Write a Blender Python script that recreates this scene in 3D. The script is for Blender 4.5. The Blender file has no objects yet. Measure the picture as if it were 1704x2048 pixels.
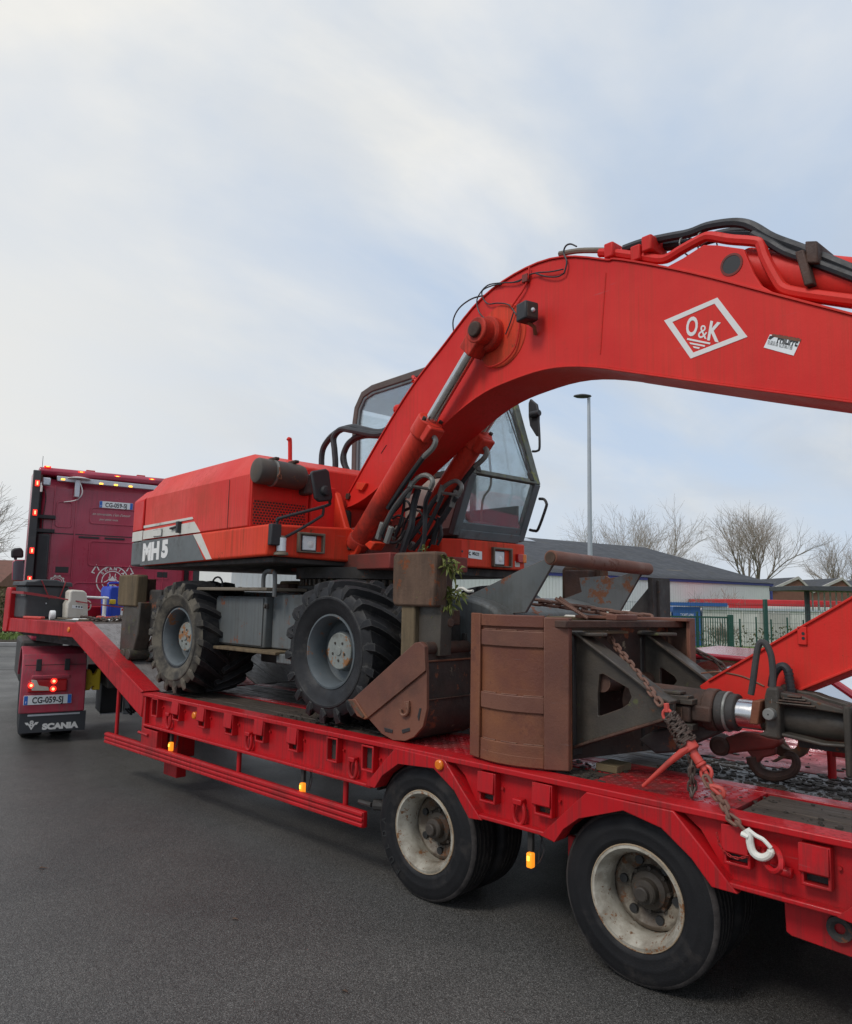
import bpy, bmesh, math, random
from math import sin, cos, pi, radians as R_
from mathutils import Vector as V, Matrix
random.seed(7)
S = bpy.context.scene
COL = S.collection
# ---------------------------------------------------------------- camera, sky, sun, exposure
cam_d = bpy.data.cameras.new('camera'); cam = bpy.data.objects.new('camera', cam_d); COL.objects.link(cam)
S.camera = cam
YAW, PITCH, ROLL, FPX = -0.75486, 0.11791, 0.01866, 1481.93352
fwd_ = V((sin(YAW)*cos(PITCH), cos(YAW)*cos(PITCH), sin(PITCH)))
rgt_ = fwd_.cross(V((0, 0, 1))).normalized(); up_ = rgt_.cross(fwd_)
r2 = rgt_*cos(ROLL)+up_*sin(ROLL); u2 = up_*cos(ROLL)-rgt_*sin(ROLL)
cam.matrix_world = Matrix(((r2.x, u2.x, -fwd_.x, 2.35648), (r2.y, u2.y, -fwd_.y, -3.36370), (r2.z, u2.z, -fwd_.z, 1.79828), (0, 0, 0, 1)))
cam_d.sensor_fit = 'VERTICAL'; cam_d.sensor_height = 24.0; cam_d.lens = 24.0*FPX/2048
cam_d.clip_start = .05; cam_d.clip_end = 3000
SUN_EL, SUN_AZ = R_(48), R_(188)          # azimuth clockwise from +Y
GLOW = V((sin(R_(284))*cos(R_(13)), cos(R_(284))*cos(R_(13)), sin(R_(13))))
W_ = bpy.data.worlds.new('World'); S.world = W_; W_.use_nodes = True
nt = W_.node_tree; nt.nodes.clear()
def N(t, ty, **k):
    n = t.nodes.new(ty)
    for a, b in k.items():
        if a.startswith('i_'): n.inputs[a[2:].replace('_', ' ')].default_value = b
        else: setattr(n, a, b)
    return n
def ramp(t, fac, stops):
    n = t.nodes.new('ShaderNodeValToRGB'); e = n.color_ramp.elements
    while len(e) < len(stops): e.new(.5)
    for i, (p_, c) in enumerate(stops):
        e[i].position = p_; e[i].color = c if len(c) == 4 else (*c, 1)
    t.links.new(fac, n.inputs['Fac']); return n.outputs['Color']
def mixc(t, fac, a, b, mode='MIX'):
    n = t.nodes.new('ShaderNodeMix'); n.data_type = 'RGBA'; n.blend_type = mode
    for s_, v in ((n.inputs[0], fac), (n.inputs[6], a), (n.inputs[7], b)):
        if hasattr(v, 'is_output'): t.links.new(v, s_)
        elif isinstance(v, (int, float)): s_.default_value = v
        else: s_.default_value = (*v[:3], 1)
    return n.outputs[2]
def math_(t, op, a, b=0., clamp=False):
    n = t.nodes.new('ShaderNodeMath'); n.operation = op; n.use_clamp = clamp
    for s_, v in ((n.inputs[0], a), (n.inputs[1], b)):
        if hasattr(v, 'is_output'): t.links.new(v, s_)
        else: s_.default_value = v
    return n.outputs[0]
sky = N(nt, 'ShaderNodeTexSky'); sky.sky_type = 'NISHITA'; sky.sun_disc = False
sky.sun_elevation = SUN_EL; sky.sun_rotation = SUN_AZ; sky.air_density = 1.0; sky.dust_density = 2.0
tc = N(nt, 'ShaderNodeTexCoord')
sep = N(nt, 'ShaderNodeSeparateXYZ'); nt.links.new(tc.outputs['Generated'], sep.inputs[0])
# flatten the dome onto a cloud sheet: xy / (z + .35)
dz = math_(nt, 'ADD', math_(nt, 'MAXIMUM', sep.outputs[2], 0.0), .30)
cx_ = math_(nt, 'DIVIDE', sep.outputs[0], dz); cy_ = math_(nt, 'DIVIDE', sep.outputs[1], dz)
cmb = N(nt, 'ShaderNodeCombineXYZ'); nt.links.new(cx_, cmb.inputs[0]); nt.links.new(cy_, cmb.inputs[1])
ROT = 1.5
def wnoise(scale, loc, detail=5, rough=.5, dist=0., sc=(1., .62, 1), rot=ROT):
    m = N(nt, 'ShaderNodeMapping'); nt.links.new(cmb.outputs[0], m.inputs[0]); m.inputs['Location'].default_value = loc
    m.inputs['Rotation'].default_value = (0, 0, rot); m.inputs['Scale'].default_value = sc
    n = N(nt, 'ShaderNodeTexNoise', i_Scale=scale, i_Detail=detail, i_Roughness=rough, i_Distortion=dist)
    nt.links.new(m.outputs[0], n.inputs['Vector']); return n.outputs['Fac']
SK = (9.7, -4.0, 7)
n1 = wnoise(1.25, SK, 7, .52, .35)
n2 = wnoise(2.6, (SK[0]+4.2, SK[1]-3.9, 4), 8, .56, .5)
n3 = wnoise(.75, (SK[0]-7, SK[1]+3.5, 9), 4, .5, .2)
cover = ramp(nt, n1, [(.43, (0, 0, 0)), (.52, (.45, .45, .45)), (.63, (1, 1, 1))])
cl = ramp(nt, n2, [(.32, (.50, .57, .665)), (.47, (.62, .675, .735)), (.56, (.76, .785, .795)), (.66, (.87, .87, .855))])
cl2 = mixc(nt, .45, cl, ramp(nt, n3, [(.38, (.52, .59, .69)), (.5, (.68, .715, .75)), (.60, (.92, .905, .87))]))
blue = mixc(nt, .02, (.47, .58, .74), sky.outputs['Color'])
skyc = mixc(nt, cover, blue, cl2)
# pale warm glow where the sun stands behind the cloud, low on the left
vd = N(nt, 'ShaderNodeVectorMath', operation='DOT_PRODUCT'); nt.links.new(tc.outputs['Generated'], vd.inputs[0]); vd.inputs[1].default_value = GLOW
g_ = math_(nt, 'POWER', math_(nt, 'MAXIMUM', vd.outputs['Value'], 0.), 14.)
skyc = mixc(nt, math_(nt, 'MULTIPLY', g_, .75), skyc, (.93, .90, .83))
# low haze towards the horizon
hz_ = ramp(nt, sep.outputs[2], [(0., (1, 1, 1)), (.16, (.35, .35, .35)), (.4, (0, 0, 0))])
skyc = mixc(nt, math_(nt, 'MULTIPLY', hz_, .55), skyc, (.70, .74, .785))
scl = mixc(nt, 1.0, skyc, (9.9, 9.9, 9.9), 'MULTIPLY')
for n_ in nt.nodes:
    if n_.type == 'MIX': n_.clamp_result = False
bg = N(nt, 'ShaderNodeBackground', i_Strength=.1); nt.links.new(scl, bg.inputs['Color'])
wo = N(nt, 'ShaderNodeOutputWorld'); nt.links.new(bg.outputs[0], wo.inputs['Surface'])
sd = bpy.data.lights.new('sun', 'SUN'); sd.energy = 1.5; sd.angle = R_(16); sd.color = (1, .95, .88)
so = bpy.data.objects.new('sun', sd); COL.objects.link(so)
so.rotation_euler = V((-sin(SUN_AZ)*cos(SUN_EL), -cos(SUN_AZ)*cos(SUN_EL), -sin(SUN_EL))).to_track_quat('-Z', 'Y').to_euler()
S.view_settings.view_transform = 'Standard'; S.view_settings.look = 'None'
S.view_settings.exposure = 0; S.view_settings.gamma = 1; S.view_settings.use_curve_mapping = False
S.render.film_transparent = False
try: S.cycles.max_bounces = 8; S.cycles.transparent_max_bounces = 12
except Exception: pass
# ---------------------------------------------------------------- materials
MATS = {}
def mat(name, col, col2=None, rough=.5, rough2=None, metal=0., ns=3., mixf=.6, rust=0., rustcol=(.12, .04, .018), rs=5., grime=0., grimecol=(.05, .042, .03),
        streak=0., bump=0., bs=80., spec=.5, coat=0., emit=None, es=0., chips=0., lichen=0., lichencol=(.22, .24, .08), squash=(1, 1, 1), ramp1=(.36, .66), edge=0., edgecol=None, scratch=0., er=.010):
    m = bpy.data.materials.new(name); m.use_nodes = True; t = m.node_tree
    b = t.nodes['Principled BSDF']; L = t.links.new
    co = N(t, 'ShaderNodeTexCoord').outputs['Object']
    def noise(scale, detail=6, rg=.6, mp=None, loc=(0, 0, 0)):
        n = N(t, 'ShaderNodeTexNoise', i_Scale=scale, i_Detail=detail, i_Roughness=rg)
        mm = N(t, 'ShaderNodeMapping'); mm.inputs['Scale'].default_value = mp or (1, 1, 1); mm.inputs['Location'].default_value = loc
        L(co, mm.inputs[0]); L(mm.outputs[0], n.inputs['Vector']); return n.outputs['Fac']
    c = None; rgh = rough
    if col2 is None: col2 = tuple(min(1, x*1.25+.004) for x in col)
    f = ramp(t, noise(ns, 7, .6, squash), [(ramp1[0], (0, 0, 0)), (ramp1[1], (1, 1, 1))])
    f = math_(t, 'MULTIPLY', f, mixf)
    c = mixc(t, f, col, col2)
    r_out = None
    if rough2 is not None:
        mr = N(t, 'ShaderNodeMapRange'); L(noise(ns*1.7, 5, .6, squash, (4, 2, 1)), mr.inputs[0]); mr.inputs[1].default_value = .35; mr.inputs[2].default_value = .65
        mr.inputs[3].default_value = rough; mr.inputs[4].default_value = rough2; r_out = mr.outputs[0]
    def layer(fac, colr, rr):
        nonlocal c, r_out
        c = mixc(t, fac, c, colr)
        a = r_out if r_out is not None else rough
        n = N(t, 'ShaderNodeMix')
        L(fac, n.inputs[0])
        if hasattr(a, 'is_output'): L(a, n.inputs[2])
        else: n.inputs[2].default_value = a
        n.inputs[3].default_value = rr; r_out = n.outputs[0]
    if grime:
        g = ramp(t, noise(ns*.8, 9, .68, squash, (9, 3, 5)), [(.60-.26*grime, (0, 0, 0)), (.72-.20*grime, (1, 1, 1))])
        layer(math_(t, 'MULTIPLY', g, min(1, .35+.5*grime)), grimecol, .85)
    if streak:
        g = ramp(t, noise(1., 5, .6, (46, 46, 1.1), (2, 8, 1)), [(.47, (0, 0, 0)), (.66, (1, 1, 1))])
        g = math_(t, 'MULTIPLY', g, ramp(t, noise(1.6, 3, .5, None, (5, 5, 2)), [(.36, (0, 0, 0)), (.58, (1, 1, 1))]))
        layer(math_(t, 'MULTIPLY', g, streak), grimecol, .8)
    if rust:
        g = ramp(t, noise(rs, 12, .74, None, (1, 7, 3)), [(.67-.36*rust, (0, 0, 0)), (.695-.34*rust, (1, 1, 1))])
        rc = mixc(t, noise(rs*5, 4, .6), rustcol, tuple(x*2.1 for x in rustcol))
        layer(g, rc, .9)
    if chips:
        g = ramp(t, noise(26, 6, .8, None, (3, 1, 8)), [(.69-.14*chips, (0, 0, 0)), (.705-.14*chips, (1, 1, 1))])
        layer(g, rustcol, .9)
    if scratch:
        w1 = N(t, 'ShaderNodeTexNoise', i_Scale=1., i_Detail=3, i_Roughness=.6); mm = N(t, 'ShaderNodeMapping'); mm.inputs['Scale'].default_value = (3, 3, 60); mm.inputs['Rotation'].default_value = (.4, .5, .3)
        L(co, mm.inputs[0]); L(mm.outputs[0], w1.inputs['Vector'])
        g = ramp(t, w1.outputs['Fac'], [(.70, (0, 0, 0)), (.725, (1, 1, 1))])
        g = math_(t, 'MULTIPLY', g, ramp(t, noise(2.3, 3, .5, None, (8, 1, 6)), [(.48, (0, 0, 0)), (.62, (1, 1, 1))]))
        layer(math_(t, 'MULTIPLY', g, scratch), tuple(min(1, x*.55+.10) for x in col), .7)
    if edge:
        bv = N(t, 'ShaderNodeBevel', samples=4, i_Radius=er); ge = N(t, 'ShaderNodeNewGeometry')
        dp = N(t, 'ShaderNodeVectorMath', operation='DOT_PRODUCT'); L(bv.outputs[0], dp.inputs[0]); L(ge.outputs['Normal'], dp.inputs[1])
        e_ = math_(t, 'SUBTRACT', 1., dp.outputs['Value'])
        e_ = math_(t, 'MULTIPLY', e_, ramp(t, noise(14, 8, .75, None, (2, 4, 9)), [(.40, (0, 0, 0)), (.62, (1, 1, 1))]))
        g = ramp(t, e_, [(.02, (0, 0, 0)), (.10, (1, 1, 1))])
        layer(math_(t, 'MULTIPLY', g, edge), edgecol or rustcol, .75)
    if lichen:
        g = ramp(t, noise(9, 10, .75, None, (6, 6, 1)), [(.64-.3*lichen, (0, 0, 0)), (.70-.3*lichen, (1, 1, 1))])
        layer(math_(t, 'MULTIPLY', g, .8), lichencol, .95)
    L(c, b.inputs['Base Color'])
    if r_out is not None: L(r_out, b.inputs['Roughness'])
    else: b.inputs['Roughness'].default_value = rough
    b.inputs['Metallic'].default_value = metal
    b.inputs['Specular IOR Level'].default_value = spec
    b.inputs['Coat Weight'].default_value = coat; b.inputs['Coat Roughness'].default_value = .08
    if bump:
        n = noise(bs, 8, .65); n_b = N(t, 'ShaderNodeBump', i_Strength=min(1, bump), i_Distance=.004*max(1, bump)); L(n, n_b.inputs['Height'])
        n2_ = noise(3.2, 3, .5); nb2 = N(t, 'ShaderNodeBump', i_Strength=.35, i_Distance=.006); L(n2_, nb2.inputs['Height']); L(n_b.outputs[0], nb2.inputs['Normal'])
        L(nb2.outputs[0], b.inputs['Normal'])
    if emit:
        b.inputs['Emission Color'].default_value = (*emit, 1); b.inputs['Emission Strength'].default_value = es
    MATS[name] = m; return m
def M(n): return MATS[n]
mat('digger_red', (.62, .016, .014), (.74, .040, .026), .42, .6, ns=1.1, mixf=.8, grime=.20, grimecol=(.36, .050, .025), streak=.35, chips=.10, bump=.22, bs=90, spec=.28, scratch=.5, edge=.7, edgecol=(.30, .05, .025))
mat('digger_orange', (.72, .060, .022), (.64, .028, .016), .48, .65, ns=1.4, grime=.16, grimecol=(.16, .05, .02), streak=.45, chips=.18, rust=.13, rs=4, bump=.22, bs=90, spec=.25, scratch=.5, edge=.8, edgecol=(.16, .05, .025))
mat('ram_orange', (.60, .036, .020), (.66, .060, .028), .45, .65, ns=1.6, grime=.40, grimecol=(.030, .016, .012), streak=.4, chips=.2, bump=.25, bs=90, spec=.3, edge=.8, edgecol=(.14, .05, .025))
mat('hood_red', (.66, .030, .024), (.72, .070, .045), .42, .6, ns=1.0, mixf=.8, grime=.18, grimecol=(.36, .07, .04), streak=.45, chips=.12, bump=.2, bs=90, spec=.28, scratch=.7, edge=.7, edgecol=(.30, .05, .025))
mat('digger_dark_red', (.22, .03, .022), (.12, .03, .022), .6, .8, ns=3, grime=.5, bump=.3)
mat('trailer_red', (.44, .005, .009), (.54, .009, .014), .32, .55, ns=2.2, grime=.24, grimecol=(.13, .016, .014), streak=.6, chips=.12, bump=.15, bs=90, spec=.35, coat=.10, scratch=.4, edge=.6, edgecol=(.20, .03, .02))
mat('trailer_deck_red', (.34, .008, .013), (.44, .018, .024), .16, .45, ns=5, grime=.55, grimecol=(.045, .026, .02), chips=.2, bump=.35, bs=30, spec=.5)
mat('truck_red', (.36, .022, .055), (.50, .08, .125), .22, .42, ns=1.1, grime=.14, grimecol=(.10, .05, .055), streak=.25, spec=.5, coat=.3)
mat('truck_red_dusty', (.42, .030, .06), (.48, .10, .13), .5, .7, ns=3.2, grime=.3, grimecol=(.17, .10, .10), streak=.5, bump=.1)
mat('plank_brown', (.060, .044, .033), (.10, .078, .060), .55, .9, ns=5, squash=(1, 9, 9), grime=.55, grimecol=(.022, .017, .013), bump=.8, bs=60)
mat('plank_wet', (.085, .080, .076), (.16, .15, .142), .22, .7, ns=4, squash=(.8, 10, 10), grime=.5, grimecol=(.018, .015, .013), bump=1., bs=45, spec=.7)
mat('ramp_grey', (.20, .185, .18), (.30, .28, .27), .25, .6, ns=3, squash=(1, 7, 7), grime=.35, grimecol=(.09, .07, .06), bump=.6, bs=60, spec=.6)
mat('tyre_road', (.009, .009, .010), (.016, .015, .016), .5, .75, ns=6, grime=.22, grimecol=(.055, .047, .042), bump=.35, bs=110, spec=.28, edge=.45, edgecol=(.085, .072, .062), er=.02)
mat('tyre_worn', (.075, .066, .062), (.022, .020, .020), .7, .9, ns=11, mixf=.9, squash=(1, 1, 1), grime=.3, grimecol=(.02, .018, .017), bump=.5, bs=90, spec=.2)
mat('tyre_digger', (.013, .013, .0145), (.028, .027, .028), .45, .75, ns=5, grime=.25, grimecol=(.085, .078, .068), bump=.45, bs=70, spec=.3, edge=.5, edgecol=(.12, .115, .105), er=.015)
mat('tyre_mud', (.135, .118, .092), (.045, .042, .038), .75, .95, ns=7, mixf=.95, grime=.28, grimecol=(.035, .032, .03), bump=.7, bs=60, spec=.2, ramp1=(.40, .60))
mat('rim_white', (.46, .43, .36), (.15, .125, .09), .4, .65, ns=5, mixf=.9, ramp1=(.44, .66), grime=.42, grimecol=(.10, .065, .035), rust=.30, rs=7, rustcol=(.13, .055, .018), chips=.6, bump=.25)
mat('rim_edge', (.30, .20, .115), (.42, .36, .27), .5, .8, ns=8, mixf=.9, rust=.30, rs=9, rustcol=(.14, .06, .022), bump=.3)
mat('rim_brown', (.095, .070, .048), (.30, .265, .205), .4, .7, ns=6, mixf=.9, ramp1=(.46, .64), grime=.5, grimecol=(.03, .02, .014), rust=.35, rs=9, rustcol=(.075, .032, .013), chips=.7, bump=.3)
mat('rim_dark', (.060, .047, .037), (.02, .016, .013), .55, .85, ns=6, rust=.3, rustcol=(.05, .024, .012), grime=.4, bump=.4)
mat('rim_grey', (.075, .090, .098), (.135, .15, .158), .45, .65, ns=4, grime=.25, rust=.22, rs=7, rustcol=(.14, .06, .025), bump=.15)
mat('hub_pale', (.24, .255, .235), (.14, .15, .14), .6, .8, ns=9, grime=.4, rust=.38, rs=9, rustcol=(.17, .075, .028), bump=.5)
mat('steel_grey', (.10, .112, .115), (.155, .16, .158), .5, .75, ns=3, grime=.30, streak=.5, rust=.33, edge=.9, edgecol=(.13, .06, .03), rs=3.5, rustcol=(.11, .045, .022), bump=.25, bs=90)
mat('steel_grey_clean', (.088, .098, .100), (.135, .142, .138), .42, .6, ns=2.5, grime=.22, streak=.5, rust=.22, rs=6, edge=.9, edgecol=(.13, .06, .03), scratch=.4, bump=.2, bs=90)
mat('steel_dark', (.035, .033, .032), (.06, .05, .042), .55, .85, ns=5, grime=.4, grimecol=(.02, .017, .013), rust=.2, bump=.4)
mat('steel_oily', (.042, .035, .028), (.085, .070, .052), .4, .75, ns=5, grime=.35, grimecol=(.018, .016, .012), rust=.25, rustcol=(.07, .032, .016), edge=.9, edgecol=(.15, .085, .05), scratch=.4, lichen=.15, lichencol=(.10, .11, .04), bump=.5, bs=60)
mat('rust_plate', (.14, .045, .027), (.22, .078, .030), .5, .8, ns=1.5, mixf=.95, ramp1=(.40, .60), grime=.24, grimecol=(.06, .028, .02), rust=.30, rs=3.2, rustcol=(.095, .034, .02), chips=.2, bump=.7, bs=60, lichen=.04, lichencol=(.15, .12, .03), edge=.7, edgecol=(.24, .13, .075), scratch=.6)
mat('rust_smooth', (.13, .048, .031), (.18, .070, .040), .45, .72, ns=2.2, mixf=.9, ramp1=(.40, .60), grime=.26, grimecol=(.055, .028, .02), rust=.22, rs=4, rustcol=(.085, .034, .021), chips=.25, bump=.5, bs=70, edge=.8, edgecol=(.25, .14, .085), scratch=.6)
mat('rust_black', (.030, .022, .018), (.085, .042, .03), .55, .85, ns=4, rust=.22, grime=.3, lichen=.10, lichencol=(.3, .26, .18), bump=.6, bs=40)
mat('rust_dark', (.05, .026, .018), (.10, .045, .028), .5, .85, ns=5, mixf=.9, grime=.5, grimecol=(.022, .018, .014), bump=.7, edge=.8, edgecol=(.15, .08, .05))
mat('pad_rust', (.10, .064, .046), (.17, .105, .072), .8, .95, ns=7, mixf=.9, squash=(1, 1, .35), grime=.45, grimecol=(.045, .032, .024), rust=.27, rs=6, streak=.4, lichen=.06, bump=1., bs=35, spec=.2)
mat('pad_timber', (.17, .125, .075), (.09, .068, .044), .8, .95, ns=4, squash=(4, 4, .6), grime=.4, bump=.8, bs=40, spec=.2)
mat('chain_rust', (.19, .095, .065), (.11, .06, .045), .6, .8, ns=14, bump=.5)
mat('chain_dark', (.06, .045, .036), (.10, .06, .045), .5, .75, ns=14, bump=.4)
mat('binder_red', (.58, .075, .055), (.50, .06, .045), .4, .6, ns=5, grime=.2, chips=.3)
mat('hook_white', (.78, .77, .70), (.66, .63, .54), .4, .6, ns=6, grime=.15, chips=.25)
mat('hose_black', (.018, .018, .021), (.035, .034, .037), .45, .65, ns=6, grime=.2, bump=.2)
mat('hose_worn', (.04, .039, .04), (.075, .07, .065), .6, .8, ns=10, grime=.4, bump=.3)
mat('pipe_zinc', (.27, .27, .25), (.18, .18, .165), .4, .6, metal=.4, ns=9, grime=.3)
mat('chrome', (.66, .64, .61), (.5, .47, .44), .12, .3, metal=1., ns=8, grime=.12)
mat('plastic_black', (.022, .022, .024), (.032, .032, .034), .5, .65, ns=4, grime=.12, grimecol=(.07, .065, .06), bump=.1)
mat('toolbox_grey', (.050, .053, .056), (.075, .077, .08), .5, .7, ns=3, grime=.25, grimecol=(.12, .115, .105), bump=.15)
mat('filter_black', (.050, .050, .050), (.11, .075, .045), .5, .75, ns=3, rust=.22, rs=4, rustcol=(.15, .075, .03), grime=.2, bump=.25)
mat('cab_frame', (.115, .145, .155), (.15, .175, .18), .45, .65, ns=4, grime=.3, rust=.14, rs=6, lichen=.06, bump=.15)
mat('cab_frame_rust', (.075, .058, .050), (.13, .10, .085), .55, .8, ns=5, grime=.2, bump=.2)
mat('cab_frame_moss', (.10, .12, .115), (.17, .18, .13), .6, .8, ns=14, grime=.4, lichen=.3, bump=.4)
mat('cab_beige', (.50, .46, .40), (.42, .38, .32), .5, .7, ns=4, grime=.15, rust=.18, rs=6, bump=.1)
mat('headliner', (.30, .32, .33), (.36, .38, .38), .8, ns=4)
mat('stripe_white', (.66, .64, .58), (.56, .54, .47), .5, .7, ns=5, grime=.16, chips=.12)
mat('panel_grey', (.115, .125, .125), (.145, .155, .155), .5, .7, ns=4, grime=.25, chips=.3, rust=.08)
mat('decal_white', (.78, .76, .73), (.70, .68, .64), .45, ns=6, grime=.08)
mat('decal_black', (.02, .02, .02), rough=.5)
mat('plate_white', (.74, .76, .76), rough=.35)
mat('plate_blue', (.02, .13, .50), rough=.35)
mat('rubber_flap', (.035, .037, .042), (.05, .05, .055), .45, .6, ns=4, grime=.2, grimecol=(.09, .085, .08))
mat('lamp_red', (.55, .01, .01), rough=.2, emit=(1, .03, .015), es=1.6)
mat('lamp_red_hot', (.9, .2, .1), rough=.2, emit=(1, .22, .10), es=4.5)
mat('lamp_red_off', (.42, .01, .012), rough=.15)
mat('lamp_amber', (.75, .22, .01), rough=.2, emit=(1, .30, .02), es=1.0)
mat('lamp_amber_hot', (.9, .5, .05), rough=.2, emit=(1, .44, .05), es=3.)
mat('reflector_amber', (.78, .20, .012), (.7, .16, .01), .25, ns=20)
mat('lamp_clear', (.62, .65, .68), (.75, .78, .8), .12, ns=18, spec=.8)
mat('lamp_bezel', (.17, .14, .10), (.12, .10, .075), .6, ns=6, grime=.3)
mat('mirror_glass', (.42, .45, .48), rough=.05, metal=1.)
mat('chock_yellow', (.80, .56, .02), (.68, .46, .02), .45, .6, ns=4, grime=.25)
mat('alu', (.55, .57, .60), (.45, .47, .5), .3, .45, metal=.6, ns=6)
mat('jerry_white', (.60, .56, .48), (.66, .63, .57), .4, .55, ns=3, grime=.2, grimecol=(.35, .28, .2))
mat('canister_blue', (.012, .045, .40), (.02, .07, .48), .35, .5, ns=4, grime=.1)
mat('strap_red', (.30, .04, .045), rough=.8)
mat('rope', (.13, .10, .07), (.2, .16, .11), .9, ns=20)
mat('pvc_white', (.74, .74, .72), rough=.4)
mat('mud_dark', (.030, .024, .019), (.055, .043, .033), .5, .95, ns=9, bump=1., bs=40)
mat('timber_old', (.15, .105, .055), (.10, .085, .04), .8, ns=5, squash=(1, 8, 8), lichen=.2, bump=.6)
mat('weed', (.10, .13, .025), (.20, .19, .045), .7, ns=30, ramp1=(.4, .6))
mat('wall_white', (.80, .795, .76), (.84, .835, .80), .6, ns=2, streak=.08, spec=.2)
mat('trim_blue', (.025, .035, .22), rough=.5)
mat('roof_slate', (.040, .042, .048), (.056, .056, .060), .6, .8, ns=1.2, bump=.3, bs=9, grime=.2, grimecol=(.075, .07, .055))
mat('roof_patch', (.19, .16, .115), (.15, .13, .10), .8, ns=3)
mat('brick', (.155, .068, .048), (.20, .095, .065), .85, ns=5, bump=.4)
mat('brick_house', (.22, .12, .075), (.18, .10, .07), .85, ns=5, bump=.3)
mat('concrete', (.42, .40, .37), (.34, .33, .31), .8, ns=3, grime=.2)
mat('glass_dark', (.09, .11, .13), rough=.08, spec=.7)
mat('container_blue', (.020, .095, .32), (.03, .12, .37), .5, ns=2, streak=.2)
mat('container_white', (.56, .55, .51), (.64, .63, .60), .6, ns=1.6, streak=.35, grime=.12)
mat('box_red', (.46, .015, .02), (.52, .03, .03), .4, ns=2, streak=.2)
mat('fence_green', (.010, .060, .042), (.014, .075, .052), .45, ns=6)
mat('galvanised', (.40, .43, .45), (.48, .50, .51), .4, .5, metal=.5, ns=4)
mat('bark', (.21, .175, .145), (.26, .22, .18), .9, ns=6)
mat('twig', (.27, .225, .185), (.32, .27, .22), .9, ns=3)
mat('hedge', (.10, .085, .04), (.06, .075, .02), .9, ns=3)
mat('grass', (.11, .17, .035), (.17, .22, .06), .9, ns=6)
mat('soil', (.045, .035, .025), (.07, .055, .04), .95, ns=5, bump=.6)
mat('car_red', (.42, .015, .03), (.45, .02, .035), .2, coat=.6, ns=2)
mat('kerb_stone', (.30, .29, .28), (.24, .235, .23), .85, ns=4, bump=.3)
def glass(name, col, alpha, rough=.03, dirt=.25, fres=.7):
    m = bpy.data.materials.new(name); m.use_nodes = True; t = m.node_tree; t.nodes.clear()
    o = N(t, 'ShaderNodeOutputMaterial'); g = N(t, 'ShaderNodeBsdfGlossy', i_Roughness=rough); g.inputs[0].default_value = (.9, .95, 1, 1)
    tr = N(t, 'ShaderNodeBsdfTransparent'); tr.inputs[0].default_value = (*col, 1)
    df = N(t, 'ShaderNodeBsdfDiffuse'); df.inputs[0].default_value = (.45, .47, .45, 1)
    lw = N(t, 'ShaderNodeFresnel', i_IOR=1.5)
    a = N(t, 'ShaderNodeMixShader'); t.links.new(math_(t, 'ADD', math_(t, 'MULTIPLY', lw.outputs[0], fres), alpha), a.inputs[0]); t.links.new(tr.outputs[0], a.inputs[1]); t.links.new(g.outputs[0], a.inputs[2])
    co = N(t, 'ShaderNodeTexCoord'); n = N(t, 'ShaderNodeTexNoise', i_Scale=3.5, i_Detail=8, i_Roughness=.65); t.links.new(co.outputs['Object'], n.inputs['Vector'])
    f = math_(t, 'MULTIPLY', ramp(t, n.outputs['Fac'], [(.4, (.15, .15, .15)), (.75, (1, 1, 1))]), dirt)
    b = N(t, 'ShaderNodeMixShader'); t.links.new(f, b.inputs[0]); t.links.new(a.outputs[0], b.inputs[1]); t.links.new(df.outputs[0], b.inputs[2])
    t.links.new(b.outputs[0], o.inputs[0]); MATS[name] = m
glass('cab_glass', (.955, .975, .97), .02, .03, .07)
glass('screen_glass', (.93, .955, .95), .0, .03, .16, .30)
glass('car_glass', (.35, .43, .47), .55, .03, .10)
glass('jar_glass', (.85, .88, .9), .2)

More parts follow.
